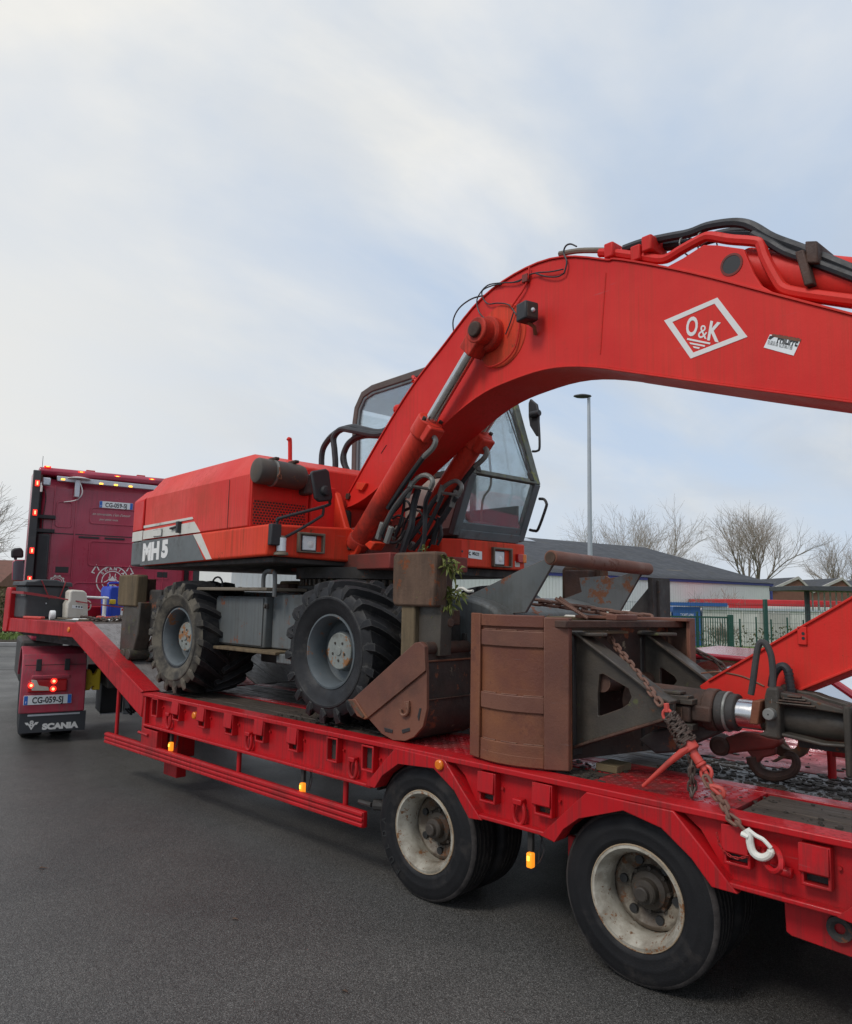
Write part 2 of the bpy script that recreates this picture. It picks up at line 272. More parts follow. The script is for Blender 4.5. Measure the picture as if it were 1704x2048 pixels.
# ---------------------------------------------------------------- mesh builder
def wm(o):
    if o is None: return Matrix()
    m = Matrix.LocRotScale(o.location, o.rotation_euler, o.scale)
    return wm(o.parent) @ m if o.parent else m
def smooth_path(pts, n=6, closed=False):
    P = [V(p) for p in pts]; out = []
    k = len(P)
    for i in range(k if closed else k-1):
        if closed: a, b, c, d = P[(i-1) % k], P[i], P[(i+1) % k], P[(i+2) % k]
        else: a, b, c, d = P[max(i-1, 0)], P[i], P[i+1], P[min(i+2, k-1)]
        for j in range(n):
            t = j/n
            out.append(.5*((2*b)+(c-a)*t+(2*a-5*b+4*c-d)*t*t+(3*b-a-3*c+d)*t**3))
    if not closed: out.append(P[-1])
    return out
class MB:
    def __init__(s): s.v = []; s.f = []
    def add(s, vs, fs):
        o = len(s.v); s.v += [V(v) for v in vs]; s.f += [[i+o for i in f] for f in fs]; return s
    def box(s, x0, x1, y0, y1, z0, z1):
        return s.add([(x0, y0, z0), (x1, y0, z0), (x1, y1, z0), (x0, y1, z0), (x0, y0, z1), (x1, y0, z1), (x1, y1, z1), (x0, y1, z1)],
                     [(0, 3, 2, 1), (4, 5, 6, 7), (0, 1, 5, 4), (1, 2, 6, 5), (2, 3, 7, 6), (3, 0, 4, 7)])
    def obox(s, c, ex, ey, ez):
        c, ex, ey, ez = V(c), V(ex), V(ey), V(ez)
        vs = [c+a*ex+b*ey+d*ez for d in (-1, 1) for a, b in ((-1, -1), (1, -1), (1, 1), (-1, 1))]
        return s.add(vs, [(0, 3, 2, 1), (4, 5, 6, 7), (0, 1, 5, 4), (1, 2, 6, 5), (2, 3, 7, 6), (3, 0, 4, 7)])
    @staticmethod
    def pt(ax, p, h):
        return (p[0], h, p[1]) if ax == 'y' else (h, p[0], p[1]) if ax == 'x' else (p[0], p[1], h)
    def prism(s, poly, ax, a, b):
        n = len(poly)
        return s.add([s.pt(ax, p, a) for p in poly]+[s.pt(ax, p, b) for p in poly],
                     [list(range(n)), list(range(2*n-1, n-1, -1))]+[(i, (i+1) % n, n+(i+1) % n, n+i) for i in range(n)])
    def strip(s, A, B, ax, a, b, closed=False):
        n = len(A); vs = [s.pt(ax, p, h) for h in (a, b) for P in (A, B) for p in P]; fs = []
        m = n if closed else n-1
        for i in range(m):
            j = (i+1) % n
            fs += [(i, j, n+j, n+i), (2*n+i, 3*n+i, 3*n+j, 2*n+j), (i, 2*n+i, 2*n+j, j), (n+i, n+j, 3*n+j, 3*n+i)]
        if not closed: fs += [(0, n, 3*n, 2*n), (n-1, 3*n-1, 4*n-1, 2*n-1)]
        return s.add(vs, fs)
    def tube(s, pts, r, seg=8, closed=False, sm=0, caps=True):
        P = smooth_path(pts, sm, closed) if sm else [V(p) for p in pts]
        n = len(P); rr = r if isinstance(r, (list, tuple)) else None
        prev = None; vs = []
        for i, p in enumerate(P):
            if closed: t = P[(i+1) % n]-P[(i-1) % n]
            else: t = P[min(i+1, n-1)]-P[max(i-1, 0)]
            if t.length < 1e-9: t = V((0, 0, 1))
            t.normalize()
            if prev is None:
                u = t.cross(V((0, 0, 1)) if abs(t.z) < .9 else V((1, 0, 0))).normalized()
            else:
                u = (prev-t*prev.dot(t)).normalized()
            prev = u; w = t.cross(u)
            ri = r if rr is None else (rr[0]+(rr[1]-rr[0])*i/max(1, n-1))
            vs += [p+(u*cos(2*pi*k/seg)+w*sin(2*pi*k/seg))*ri for k in range(seg)]
        fs = []
        for i in range(n if closed else n-1):
            j = (i+1) % n
            fs += [(i*seg+k, i*seg+(k+1) % seg, j*seg+(k+1) % seg, j*seg+k) for k in range(seg)]
        if caps and not closed: fs += [list(range(seg-1, -1, -1)), [(n-1)*seg+k for k in range(seg)]]
        return s.add(vs, fs)
    def cyl(s, p0, p1, r0, r1=None, seg=16):
        return s.tube([p0, p1], [r0, r0 if r1 is None else r1], seg)
    def lathe(s, prof, o, ax, seg=32, closed=False, a0=0, a1=2*pi):
        o, ax = V(o), V(ax).normalized()
        u = ax.cross(V((0, 0, 1)) if abs(ax.z) < .9 else V((1, 0, 0))).normalized(); w = ax.cross(u)
        full = abs(a1-a0-2*pi) < 1e-6; k = seg if full else seg+1; n = len(prof); vs = []; fs = []
        for i in range(k):
            a = a0+(a1-a0)*i/seg; d = u*cos(a)+w*sin(a)
            vs += [o+d*r+ax*h for r, h in prof]
        for i in range(seg):
            j = (i+1) % k
            for q in range(n if closed else n-1):
                q2 = (q+1) % n; fs.append((i*n+q, j*n+q, j*n+q2, i*n+q2))
        return s.add(vs, fs)
    def ball(s, c, r, seg=10, sq=(1, 1, 1)):
        n = seg//2+1; vs = []; fs = []
        for i in range(n):
            th = pi*i/(n-1)
            for k in range(seg):
                vs.append(V(c)+V((r*sq[0]*sin(th)*cos(2*pi*k/seg), r*sq[1]*sin(th)*sin(2*pi*k/seg), r*sq[2]*cos(th))))
        for i in range(n-1):
            fs += [(i*seg+k, i*seg+(k+1) % seg, (i+1)*seg+(k+1) % seg, (i+1)*seg+k) for k in range(seg)]
        return s.add(vs, fs)
    def xf(s, m):
        s.v = [m @ v for v in s.v]; return s
    def build(s, name, m, parent=None, bevel=0., world=False, ang=32, seg=2, weld=False, m2=None, sel=None):
        vs = s.v
        if world and parent is not None:
            inv = wm(parent).inverted(); vs = [inv @ v for v in vs]
        me = bpy.data.meshes.new(name); me.from_pydata([tuple(v) for v in vs], [], s.f)
        bm = bmesh.new(); bm.from_mesh(me)
        if weld: bmesh.ops.remove_doubles(bm, verts=bm.verts, dist=1e-5)
        bmesh.ops.recalc_face_normals(bm, faces=bm.faces); bm.to_mesh(me); bm.free()
        me.materials.append(M(m) if isinstance(m, str) else m)
        if m2:
            me.materials.append(M(m2)); iw = wm(parent)
            for p_ in me.polygons:
                if sel(iw @ p_.center): p_.material_index = 1
        me.polygons.foreach_set('use_smooth', [True]*len(me.polygons)); me.set_sharp_from_angle(angle=R_(ang))
        o = bpy.data.objects.new(name, me); COL.objects.link(o)
        if parent is not None: o.parent = parent
        if bevel:
            md = o.modifiers.new('bevel', 'BEVEL'); md.width = bevel; md.segments = seg; md.limit_method = 'ANGLE'; md.angle_limit = R_(40); md.harden_normals = False
        return o
def tag(o, label=None, cat=None, group=None, kind=None):
    if label: o['label'] = label
    if cat: o['category'] = cat
    if group: o['group'] = group
    if kind: o['kind'] = kind
    return o
def thing(name, loc, label, cat, rz=0., group=None):
    o = bpy.data.objects.new(name, None); COL.objects.link(o); o.empty_display_size = .2
    o.location = loc; o.rotation_euler = (0, 0, rz); return tag(o, label, cat, group)
def copy_part(o, parent=None, loc=None, rot=None):
    c = o.copy(); COL.objects.link(c)
    if parent is not None: c.parent = parent
    if loc is not None: c.location = loc
    if rot is not None: c.rotation_euler = rot
    for ch in list(o.children): copy_part(ch, c)
    return c
def text(body, name, m, parent, O, r, u, size, bold=0., ext=.0012, sx=1., shear=0., align='LEFT', world=False, spacing=1., fit=None):
    cu = bpy.data.curves.new(name, 'FONT'); cu.body = body; cu.size = size; cu.offset = bold; cu.extrude = ext; cu.shear = shear
    cu.align_x = align; cu.space_character = spacing; cu.resolution_u = 4
    ob = bpy.data.objects.new(name, cu); COL.objects.link(ob)
    dg = bpy.context.evaluated_depsgraph_get(); me0 = bpy.data.meshes.new_from_object(ob.evaluated_get(dg))
    if fit:
        xs_ = [v.co.x for v in me0.vertices]; sx = fit/(max(xs_)-min(xs_))
        if align == 'LEFT': O = V(O)-V(r).normalized()*min(xs_)*sx
    bpy.data.objects.remove(ob); r, u, O = V(r).normalized(), V(u).normalized(), V(O); n = r.cross(u).normalized()
    b = MB(); b.v = [O+r*(v.co.x*sx)+u*v.co.y+n*v.co.z for v in me0.vertices]; b.f = [list(p.vertices) for p in me0.polygons]
    bpy.data.meshes.remove(me0); bpy.data.curves.remove(cu)
    return b.build(name, m, parent, world=world)
def link_mb(l, w, r, seg=6):
    a = l/2-w/2; P = [(a+w/2*cos(t)-0, w/2*sin(t), 0) for t in [pi/2-pi*k/6 for k in range(7)]]+[(-a-w/2*cos(t), w/2*sin(t), 0) for t in [-pi/2+pi*k/6 for k in range(7)]]
    return MB().tube(P, r, seg, closed=True)
LINKS = {}
def chain(parent, pts, pitch, r, m, sag=0., name='link', tw=0.):
    key = (round(pitch, 4), round(r, 4), m)
    P = [V(p) for p in pts]
    if sag: # parabola between the ends
        a, b = P[0], P[-1]; P = [a.lerp(b, t/20)-V((0, 0, 4*sag*(t/20)*(1-t/20))) for t in range(21)]
    L = [0]
    for i in range(1, len(P)): L.append(L[-1]+(P[i]-P[i-1]).length)
    def at(s_):
        s_ = max(0, min(L[-1], s_))
        for i in range(1, len(P)):
            if s_ <= L[i]+1e-9: return P[i-1].lerp(P[i], (s_-L[i-1])/max(1e-9, L[i]-L[i-1]))
        return P[-1]
    inv = wm(parent).inverted(); n = max(1, round(L[-1]/pitch)); prev = None
    for i in range(n):
        a, b = at(i*L[-1]/n), at((i+1)*L[-1]/n); t = (b-a).normalized(); c = (a+b)/2
        u = t.cross(V((0, 0, 1)) if abs(t.z) < .95 else V((1, 0, 0))).normalized()
        if prev is not None: u = (prev-t*prev.dot(t)).normalized()
        prev = u; w = t.cross(u)
        ang = (pi/4+pi/2*(i % 2)+tw+random.uniform(-.2, .2)); uu = u*cos(ang)+w*sin(ang); ww = t.cross(uu)
        if key not in LINKS:
            o = link_mb(pitch+2.2*r, 3.4*r, r).build(name, m, parent); LINKS[key] = o.data
        else:
            o = bpy.data.objects.new(name, LINKS[key]); COL.objects.link(o); o.parent = parent
        mw = inv @ Matrix(((t.x, uu.x, ww.x, c.x), (t.y, uu.y, ww.y, c.y), (t.z, uu.z, ww.z, c.z), (0, 0, 0, 1)))
        o.location = mw.to_translation(); o.rotation_euler = mw.to_euler()

# ---------------------------------------------------------------- ground, road, verge
def asphalt():
    m = bpy.data.materials.new('asphalt'); m.use_nodes = True; t = m.node_tree; b = t.nodes['Principled BSDF']; L = t.links.new
    co = N(t, 'ShaderNodeTexCoord').outputs['Object']
    def nz(s, d=4, r=.6):
        n = N(t, 'ShaderNodeTexNoise', i_Scale=s, i_Detail=d, i_Roughness=r); L(co, n.inputs['Vector']); return n.outputs['Fac']
    vo = N(t, 'ShaderNodeTexVoronoi', i_Scale=195.); L(co, vo.inputs['Vector'])
    g = N(t, 'ShaderNodeSeparateColor'); L(vo.outputs['Color'], g.inputs[0])
    agg = ramp(t, g.outputs[0], [(0, (.050, .048, .045)), (.45, (.090, .087, .082)), (.85, (.138, .133, .125)), (1, (.225, .217, .205))])
    gap = ramp(t, vo.outputs['Distance'], [(.30, (1, 1, 1)), (.8, (.50, .49, .48))])
    c = mixc(t, 1., agg, gap, 'MULTIPLY')
    big = ramp(t, nz(.45, 6, .62), [(.36, (.78, .78, .79)), (.64, (1.14, 1.13, 1.11))])
    c = mixc(t, 1., c, big, 'MULTIPLY')
    st = ramp(t, nz(1.7, 8, .7), [(.60, (0, 0, 0)), (.72, (1, 1, 1))])
    c = mixc(t, math_(t, 'MULTIPLY', st, .42), c, (.035, .034, .034))
    L(c, b.inputs['Base Color'])
    mr = N(t, 'ShaderNodeMapRange'); L(nz(.8, 5, .6), mr.inputs[0]); mr.inputs[1].default_value = .35; mr.inputs[2].default_value = .68
    mr.inputs[3].default_value = .36; mr.inputs[4].default_value = .60; L(mr.outputs[0], b.inputs['Roughness'])
    bp_ = N(t, 'ShaderNodeBump', i_Strength=.6, i_Distance=.004); bp_.invert = True
    L(math_(t, 'ADD', vo.outputs['Distance'], math_(t, 'MULTIPLY', nz(300, 2), .4)), bp_.inputs['Height']); L(bp_.outputs[0], b.inputs['Normal'])
    b.inputs['Specular IOR Level'].default_value = .45
    MATS['asphalt'] = m
asphalt()
MB().add([(-1500, -1500, 0), (1500, -1500, 0), (1500, 1500, 0), (-1500, 1500, 0)], [(0, 1, 2, 3)]).build('ground', 'soil')
bpy.data.objects['ground'].location.z = -.012
tag(bpy.data.objects['ground'], kind='structure')
def sheet(name, pts, z, m): return tag(MB().add([(x, y, z) for x, y in pts], [list(range(len(pts)))]).build(name, m), kind='structure')
sheet('road', [(-90, -60), (70, -60), (70, 81), (-.5, 14.8), (-6.3, 9.3), (-15.5, 22.0), (-27.4, 1.2), (-60, -12)], 0, 'asphalt')
sheet('lawn', [(-6.25, 9.2), (-.45, 14.7), (71, 82), (60, 140), (-110, 140), (-110, 9), (-62, -12.5), (-27.5, 1.05), (-15.6, 21.6)], -.004, 'grass')
k = MB().prism([(-60, -12), (-27.4, 1.2), (-15.5, 22.0), (-15.75, 22.15), (-27.6, 1.4), (-60, -11.7)], 'z', 0, .12); tag(k.build('kerb', 'kerb_stone', bevel=.01), kind='structure')
k = MB().prism([(-6.3, 9.3), (-.5, 14.8), (70, 81), (69.9, 81.15), (-.62, 14.95), (-6.4, 9.45)], 'z', 0, .06); tag(k.build('kerb', 'kerb_stone', bevel=.01), kind='structure')
tag(MB().prism([(-28.3, .8), (-25.2, 6.2), (-21.2, 13.2), (-22.8, 14.2), (-27.0, 7.0), (-30, 1.6)], 'z', .006, .16).build('bank', 'soil', bevel=.05), kind='structure')
k = MB().prism([(-19.2, -1.6), (-16.776, 2.669), (-12, 11), (-12.06, 11.03), (-16.84, 2.70), (-19.26, -1.57)], 'z', .001, .004); tag(k.build('road_joint', 'steel_dark'), kind='structure')
def blades(name, region, n, h, m, spread=.02, seed=1, z=0., label=None, cat=None, wd=.008, cut=2):
    rd = random.Random(seed); b = MB()
    for i in range(n):
        x, y = region(rd); a = rd.uniform(0, 2*pi); hh = h*rd.uniform(.5, 1.2); l = hh*rd.uniform(.1, .6); w = wd*rd.uniform(.6, 1.4)
        dx, dy = cos(a), sin(a); p = V((x, y, z)); d = V((dx, dy, 0)); q = V((-dy, dx, 0))*w
        b.add([p-q, p+q, p+d*l*.4+V((0, 0, hh*.6))+q*.7, p+d*l*.4+V((0, 0, hh*.6))-q*.7, p+d*l+V((0, 0, hh))], [(0, 1, 2, 3), (3, 2, 4)])
    o = b.build(name, m); return tag(o, label, cat, kind='stuff')
def reg_strip(pts, w):
    P = [V((*p, 0)) for p in pts]
    def f(rd):
        i = rd.randrange(len(P)-1); t = rd.random(); p = P[i].lerp(P[i+1], t); d = (P[i+1]-P[i]).normalized(); q = V((-d.y, d.x, 0)); s_ = rd.uniform(0, w); return p.x+q.x*s_, p.y+q.y*s_
    return f
blades('verge_grass', reg_strip([(-28.4, .8), (-25.5, 6.0), (-21.4, 13.2)], 2.4), 5200, .22, 'grass', seed=2, z=.1, wd=.02, label='rough grass on the bank beyond the road at the left edge', cat='grass')
blades('lawn_grass', reg_strip([(-9.5, 13.2), (-5.8, 9.8), (-.5, 14.9), (4, 19)], 12), 9000, .10, 'grass', seed=3, wd=.03, label='short green lawn behind the green mesh fence', cat='grass')

# ---------------------------------------------------------------- low loader trailer
TR = thing('low_loader_trailer', (-2.2, 1.25, 0), 'red gooseneck low loader trailer carrying the excavator and its attachments', 'trailer')
def T(name, mb, m, bevel=0., parent=None, **k): return mb.build(name, m, parent or TR, bevel=bevel, world=True, **k)
ZD, ZF = .89, .59
XR = 4.2
AX = [-.8435, .5507, 1.945]
# side beams, web recessed between the flanges
for y0, s_ in ((0, 1), (2.5, -1)):
    ya, yb = sorted((y0+.055*s_, y0+.11*s_))
    xs0 = -4.36
    for ax in AX+[None]:
        if ax is None: T('side_beam', MB().box(xs0, XR, ya, yb, ZF+.02, ZD-.03), 'trailer_red'); break
        T('side_beam', MB().prism([(xs0, ZF+.02), (ax-.425, ZF+.02), (ax-.30, .755), (ax-.20, .812), (ax-.20, ZD-.03), (xs0, ZD-.03)] if xs0 < -4 else [(xs0-.125, .79), (xs0, ZF+.02), (ax-.425, ZF+.02), (ax-.30, .755), (ax-.20, .812), (ax-.20, ZD-.03), (xs0-.225, ZD-.03)], 'y', ya, yb), 'trailer_red')
        xs0 = ax+.46
    ya, yb = sorted((y0, y0+.13*s_))
    T('top_flange', MB().box(-4.40, XR, ya, yb, ZD-.032, ZD), 'trailer_red', .006)
    for x0, x1 in ((-4.36, AX[0]-.41), (AX[0]+.44, AX[1]-.40), (AX[1]+.44, AX[2]-.42), (AX[2]+.44, XR)): T('bottom_flange', MB().box(x0, x1, ya, yb, ZF, ZF+.022), 'trailer_red', .006)
    b = MB().prism([(-4.40, ZD-.032), (-4.40, .42), (-4.24, .34), (-4.10, .34), (-4.10, .57), (-4.355, .57), (-4.355, ZD-.032)], 'y', *sorted((y0+.01*s_, y0+.12*s_)))
    T('end_plate', b, 'trailer_red', .006)
b = MB().box(-4.3, XR, .75, .87, .45, .80).box(-4.3, XR, 1.63, 1.75, .45, .80)
for x in (-3.9, -3.2, -2.5, -1.75, -.15, 1.2, 2.7): b.box(x, x+.1, .12, 2.38, .66, .80)
T('chassis_beam', b, 'digger_dark_red')
# gooseneck
gk = [(-8.174,1.445),(-6.828,1.467),(-6.013,1.47),(-5.806,1.477)]
for y0, s_ in ((0, 1), (2.5, -1)):
    ya, yb = sorted((y0, y0+.09*s_))
    T('neck_beam', MB().prism([(-8.24, 1.30), (-8.24, 1.47), (-6.02, 1.475), (-4.385, .885), (-4.385, .775), (-4.40, .66), (-6.10, 1.315)], 'y', ya, yb), 'trailer_red', .008)
    ya, yb = sorted((y0-.012*s_, y0+.16*s_))
    T('neck_capping', MB().prism([(-6.05, 1.472), (-6.0, 1.492), (-4.37, .902), (-4.41, .885)], 'y', ya, yb), 'trailer_red', .004)
    T('headboard_post', MB().prism([(-8.32, 1.29), (-8.16, 1.29), (-8.12, 1.46), (-8.12, 1.83), (-8.14, 1.86), (-8.27, 1.86), (-8.30, 1.80)], 'y', *sorted((y0-.015*s_, y0+.12*s_))), 'trailer_red', .012)
T('headboard', MB().box(-8.28, -8.22, .12, 2.38, 1.47, 1.62), 'trailer_red', .01)
for i in range(8):
    T('neck_plank', MB().box(-8.2, -6.03, .10+i*.2885, .10+i*.2885+.281, 1.425, 1.468+random.uniform(-.003, .003)), 'plank_brown', .004)
sl = V((1.63, 0, -.588)).normalized(); nn = V((.588, 0, 1.63)).normalized()
for i in range(8):
    y = .17+i*.272
    c = V((-5.2, y+.128, 1.175))-nn*.02
    T('ramp_plank', MB().obox(c, sl*.86, (0, .1335 if i != 3 else .12, 0), nn*.02), 'ramp_grey' if i != 3 else 'trailer_deck_red', .004)
# deck: red steel and wooden planks
deck = []
def planks(x0, x1, y0, y1, n, m, nm='deck_plank'):
    w = (y1-y0)/n
    for i in range(n):
        T(nm, MB().box(x0+random.uniform(0, .012), x1-random.uniform(0, .012), y0+i*w+.003, y0+(i+1)*w-.004, .835, ZD-.008+random.uniform(-.004, .003)), m, .004)
for s_ in (0, 1):
    yy = (lambda a, b: (a, b)) if not s_ else (lambda a, b: (2.5-b, 2.5-a))
    planks(-4.33, -1.32, *yy(.135, .555), 3, 'plank_brown')
    planks(1.02, XR, *yy(.135, .555), 3, 'plank_brown' if not s_ else 'plank_wet')
    planks(-.02, .27, *yy(.135, .36), 2, 'plank_brown')
    T('deck_rail', MB().box(-4.35, XR, *yy(.56, .66), .82, ZD-.002), 'trailer_deck_red', .004)
planks(-4.33, XR, .665, 1.19, 4, 'plank_wet')
planks(-4.33, -1.2, 1.31, 1.835, 4, 'plank_wet')
T('deck_rail', MB().box(-4.35, XR, 1.195, 1.305, .82, ZD-.002), 'trailer_deck_red', .004)
T('steel_deck', MB().box(-1.2, XR, 1.31, 1.835, .82, ZD-.006), 'trailer_deck_red')
def checker(name, x0, x1, y0, y1, px=None):
    o = T(name, MB().box(x0, x1, y0, y1, .83, ZD-.004), 'trailer_deck_red')
    b = MB(); st = .042
    for i in range(int((x1-x0)/st)):
        for j in range(int((y1-y0)/st)):
            x, y = x0+(i+.5)*st, y0+(j+.5)*st
            a = pi/4 if (i+j) % 2 else -pi/4
            d, q = V((cos(a), sin(a), 0))*.016, V((-sin(a), cos(a), 0))*.0042
            z = ZD-.004; c = V((x, y, z))
            b.add([c-d, c+q, c+d, c-q, c-d*.5+V((0, 0, .0028)), c+q*.5+V((0, 0, .0028)), c+d*.5+V((0, 0, .0028)), c-q*.5+V((0, 0, .0028))], [(0, 1, 5, 4), (1, 2, 6, 5), (2, 3, 7, 6), (3, 0, 4, 7), (4, 5, 6, 7)])
    t_ = T('tread_pattern', b, 'trailer_deck_red', parent=o); tag(t_, kind='stuff')
checker('tread_plate', -1.31, -.03, .135, .555); checker('tread_plate', .28, 1.01, .135, .555)
T('tread_plate', MB().box(-.025, .275, .365, .555, .83, ZD-.005), 'trailer_deck_red')
T('tread_plate', MB().box(-1.31, 1.01, 1.945, 2.365, .83, ZD-.005), 'trailer_deck_red')
# mud and dirt lying on the deck
rd = random.Random(5)
def crumbs(x0, x1, y0, y1, n, smax, z=ZD-.006):
    b = MB()
    for i in range(n):
        s_ = smax*rd.random()**2.2+.003
        b.ball((rd.uniform(x0, x1), rd.uniform(y0, y1), z+s_*.1), s_, 6, (rd.uniform(.7, 1.9), rd.uniform(.7, 1.5), rd.uniform(.35, .8)))
    return b
md_ = crumbs(.35, 1.6, .66, 1.22, 900, .017); 
for a in (crumbs(-.1, .35, .14, .5, 160, .012), crumbs(-2.6, -1.3, .15, .5, 200, .012), crumbs(.8, 1.5, .15, .5, 60, .010), crumbs(-.3, 1.5, 1.3, 2.0, 110, .016)): md_.add(a.v, a.f)
tag(md_.build('mud', 'mud_dark'), 'dark clods of mud scattered over the wet trailer deck', 'mud', kind='stuff')
# wheel arches
A1o = [(-1.304,0.602),(-1.165,0.743),(-1.03,0.876),(-0.619,0.869),(-0.476,0.72),(-0.335,0.585)]
A1i = [(-1.207,0.601),(-1.143,0.688),(-1.001,0.783),(-0.705,0.805),(-0.542,0.708),(-0.43,0.577)]
A2o = [(0.052,0.592),(0.191,0.726),(0.332,0.861)]+[(0.574,0.858),(0.785,0.86),(0.928,0.716),(1.065,0.573)]
A2i = [(0.142,0.576),(0.195,0.652)]+[(0.284,0.722),(0.528,0.81),(0.723,0.771),(0.863,0.671),(0.952,0.573)]
def arch(o, i):
    for s_ in (0, 1):
        y = lambda v: v if not s_ else 2.5-v
        T('wheel_arch', MB().strip(o, i, 'y', *sorted((y(-.006), y(.10)))), 'trailer_red', .005)
arch(A1o, A1i); arch(A2o, A2i); sh = 1.394
arch([(a+sh, b_) for a, b_ in A2o], [(a+sh, b_) for a, b_ in A2i])
for ax in AX:
    b = MB(); n = 12
    prof = [(ax+.49*cos(t), .42+.44*sin(t)) for t in [pi*.10+pi*.8*k/n for k in range(n+1)]]
    b.strip(prof, [(ax+(p[0]-ax)*.975, .42+(p[1]-.42)*.975) for p in prof], 'y', .11, .62)
    T('mudguard', b, 'steel_dark')
# stake pockets
def pocket(cx, cz, open_):
    b = MB(); w, h = .058, .083
    b.strip([(cx-w, cz-h), (cx+w, cz-h), (cx+w, cz+h), (cx-w, cz+h)], [(cx-w+.013, cz-h+.013), (cx+w-.013, cz-h+.013), (cx+w-.013, cz+h-.013), (cx-w+.013, cz+h-.013)], 'y', .004, .058, closed=True)
    o = T('stake_pocket', b, 'trailer_red', .004)
    T('pocket_cavity', MB().box(cx-w+.010, cx+w-.010, .048, .0545, cz-h+.010, cz+h-.010), 'steel_dark', parent=o)
    T('bolt', MB().cyl((cx+w+.022, .04, cz+.005), (cx+w+.022, .057, cz+.005), .008, seg=8), 'trailer_red', parent=o)
    if not open_: T('cover_flap', MB().obox((cx-.004, -.002, cz+h*.33), (w*.98, 0, 0), (0, .006, -.004), (0, .004, h*.66)), 'trailer_red', .003, parent=o)
PK = [(-4.168,0.776),(-3.777,0.789),(-3.35,0.783),(-2.933,0.781),(-2.507,0.783),(-2.089,0.778),(-1.654,0.772),(-1.296,0.769)]
for i, p_ in enumerate(PK): pocket(p_[0], p_[1], i in (0, 6, 7))
for p_ in [(-0.308,0.764),(0.063,0.768)]: pocket(p_[0], p_[1], False)
for p_ in [(1.062,0.766),(1.375,0.76)]: pocket(p_[0], p_[1], False)
for x in (2.45, 2.9, 3.5): pocket(x, .74, False)
# lashing rings
def ring(cx, cz, name='lashing_ring'):
    o = T(name, MB().tube([(cx+.038*cos(t), .028, cz+.062*sin(t)) for t in [2*pi*k/20 for k in range(20)]], .0115, 8, closed=True), 'trailer_red')
    T('ring_lug', MB().obox((cx, .030, cz+.058), (.030, 0, 0), (0, .026, 0), (0, 0, .016)), 'trailer_red', .006, parent=o)
for p_ in [(-3.934,0.685),(-2.675,0.681),(-1.456,0.679)]: ring(*p_)
ring(*[(-0.105,0.668)][0])
# ring pulled outwards by the white hook
HR = [(1.238,0.75)][0]
o = T('lashing_ring', MB().tube([(HR[0]-.018+.052*cos(t)+.0, .03-.055-.055*cos(t+.4), HR[1]+.040*sin(t)+.012) for t in [2*pi*k/20 for k in range(20)]], .0125, 8, closed=True), 'trailer_red')
T('ring_lug', MB().cyl((HR[0]-.045, .02, HR[1]-.038), (HR[0]+.045, .02, HR[1]-.045), .021, seg=12), 'trailer_red', .005, parent=o)
# reflectors and glowing side lamps
for p_ in [(-3.453,0.79)]+[(-0.652,0.835)]+[(-6.204,1.396)]:
    T('reflector', MB().lathe([(0, -.014), (.022, -.013), (.03, -.006), (.03, .02), (0, .02)], (p_[0], 0 if p_[0] < -2 else -.012, p_[1]), (0, 1, 0), 18), 'reflector_amber')
for p_ in [(-3.914,0.465),(-2.017,0.449)]+[(-0.046,0.436)]:
    x, z = p_
    o = T('side_lamp', MB().box(x-.018, x+.018, .035, .072, z-.042, z+.036), 'lamp_amber', .008)
    T('lamp_filament', MB().box(x-.009, x+.007, .029, .0345, z-.004, z+.022), 'lamp_amber_hot', .004, parent=o)
    T('lamp_bracket', MB().box(x-.016, x+.016, .045, .07, z+.04, z+.15), 'steel_dark', .004, parent=o)
    T('cable', MB().tube([(x+.03, .07, z+.16), (x+.07, .08, z+.07), (x+.03, .08, z-.02), (x+.05, .09, z+.13)], .004, 5, sm=5), 'hose_black', parent=o)
# side guard
g0, g1, g2, g3 = [(-5.152,0.412),(-1.325,0.436)]+[(-5.137,0.321),(-1.329,0.329)]
for y0, s_ in ((0, 1), (2.5, -1)):
    b = MB(); zt, zb = .429, .326; h = (zt-zb)/3
    b.box(g0[0], g1[0], *sorted((y0+.012*s_, y0+.05*s_)), zb, zt)
    for k in range(3): b.box(g0[0]+.002, g1[0]-.002, *sorted((y0, y0+.02*s_)), zb+k*h+.004, zb+(k+1)*h-.004)
    o = T('side_guard', b, 'trailer_red', .006)
    for p_ in [(-4.117,0.442),(-2.85,0.434),(-1.562,0.428)]: T('guard_post', MB().cyl((p_[0], y0+.065*s_, .36), (p_[0], y0+.065*s_, .61), .019, seg=12), 'trailer_red')
    T('guard_post', MB().cyl((g0[0]+.13, y0+.065*s_, .36), (g0[0]+.13, y0+.065*s_, 1.06), .019, seg=12), 'trailer_red')
T('landing_leg', MB().prism([(-4.36, .58), (-4.36, .33), (-4.0, .33), (-4.0, .58)], 'y', .16, .34).box(-4.30, -4.06, .2, .3, .14, .33), 'trailer_red', .008)
T('landing_leg', MB().prism([(-4.36, .58), (-4.36, .33), (-4.0, .33), (-4.0, .58)], 'y', 2.16, 2.34).box(-4.30, -4.06, 2.2, 2.3, .14, .33), 'trailer_red', .008)
T('leg_pin', MB().tube([(-4.47, .02, .52), (-4.25, .0, .52)], .012, 8), 'trailer_red')
b = MB().tube([(-1.42, .06, .47), (-1.30, .06, .47)], .016, 8).tube([(-1.30, .08, .47), (-1.19, .14, .47)], .035, 10); T('pipe_coupling', b, 'steel_dark')
T('neck_underframe', MB().box(-8.0, -5.9, .3, .9, 1.18, 1.31).box(-8.0, -5.9, 1.6, 2.2, 1.18, 1.31).box(-8.0, -6.2, .12, 2.38, 1.26, 1.31), 'steel_dark')
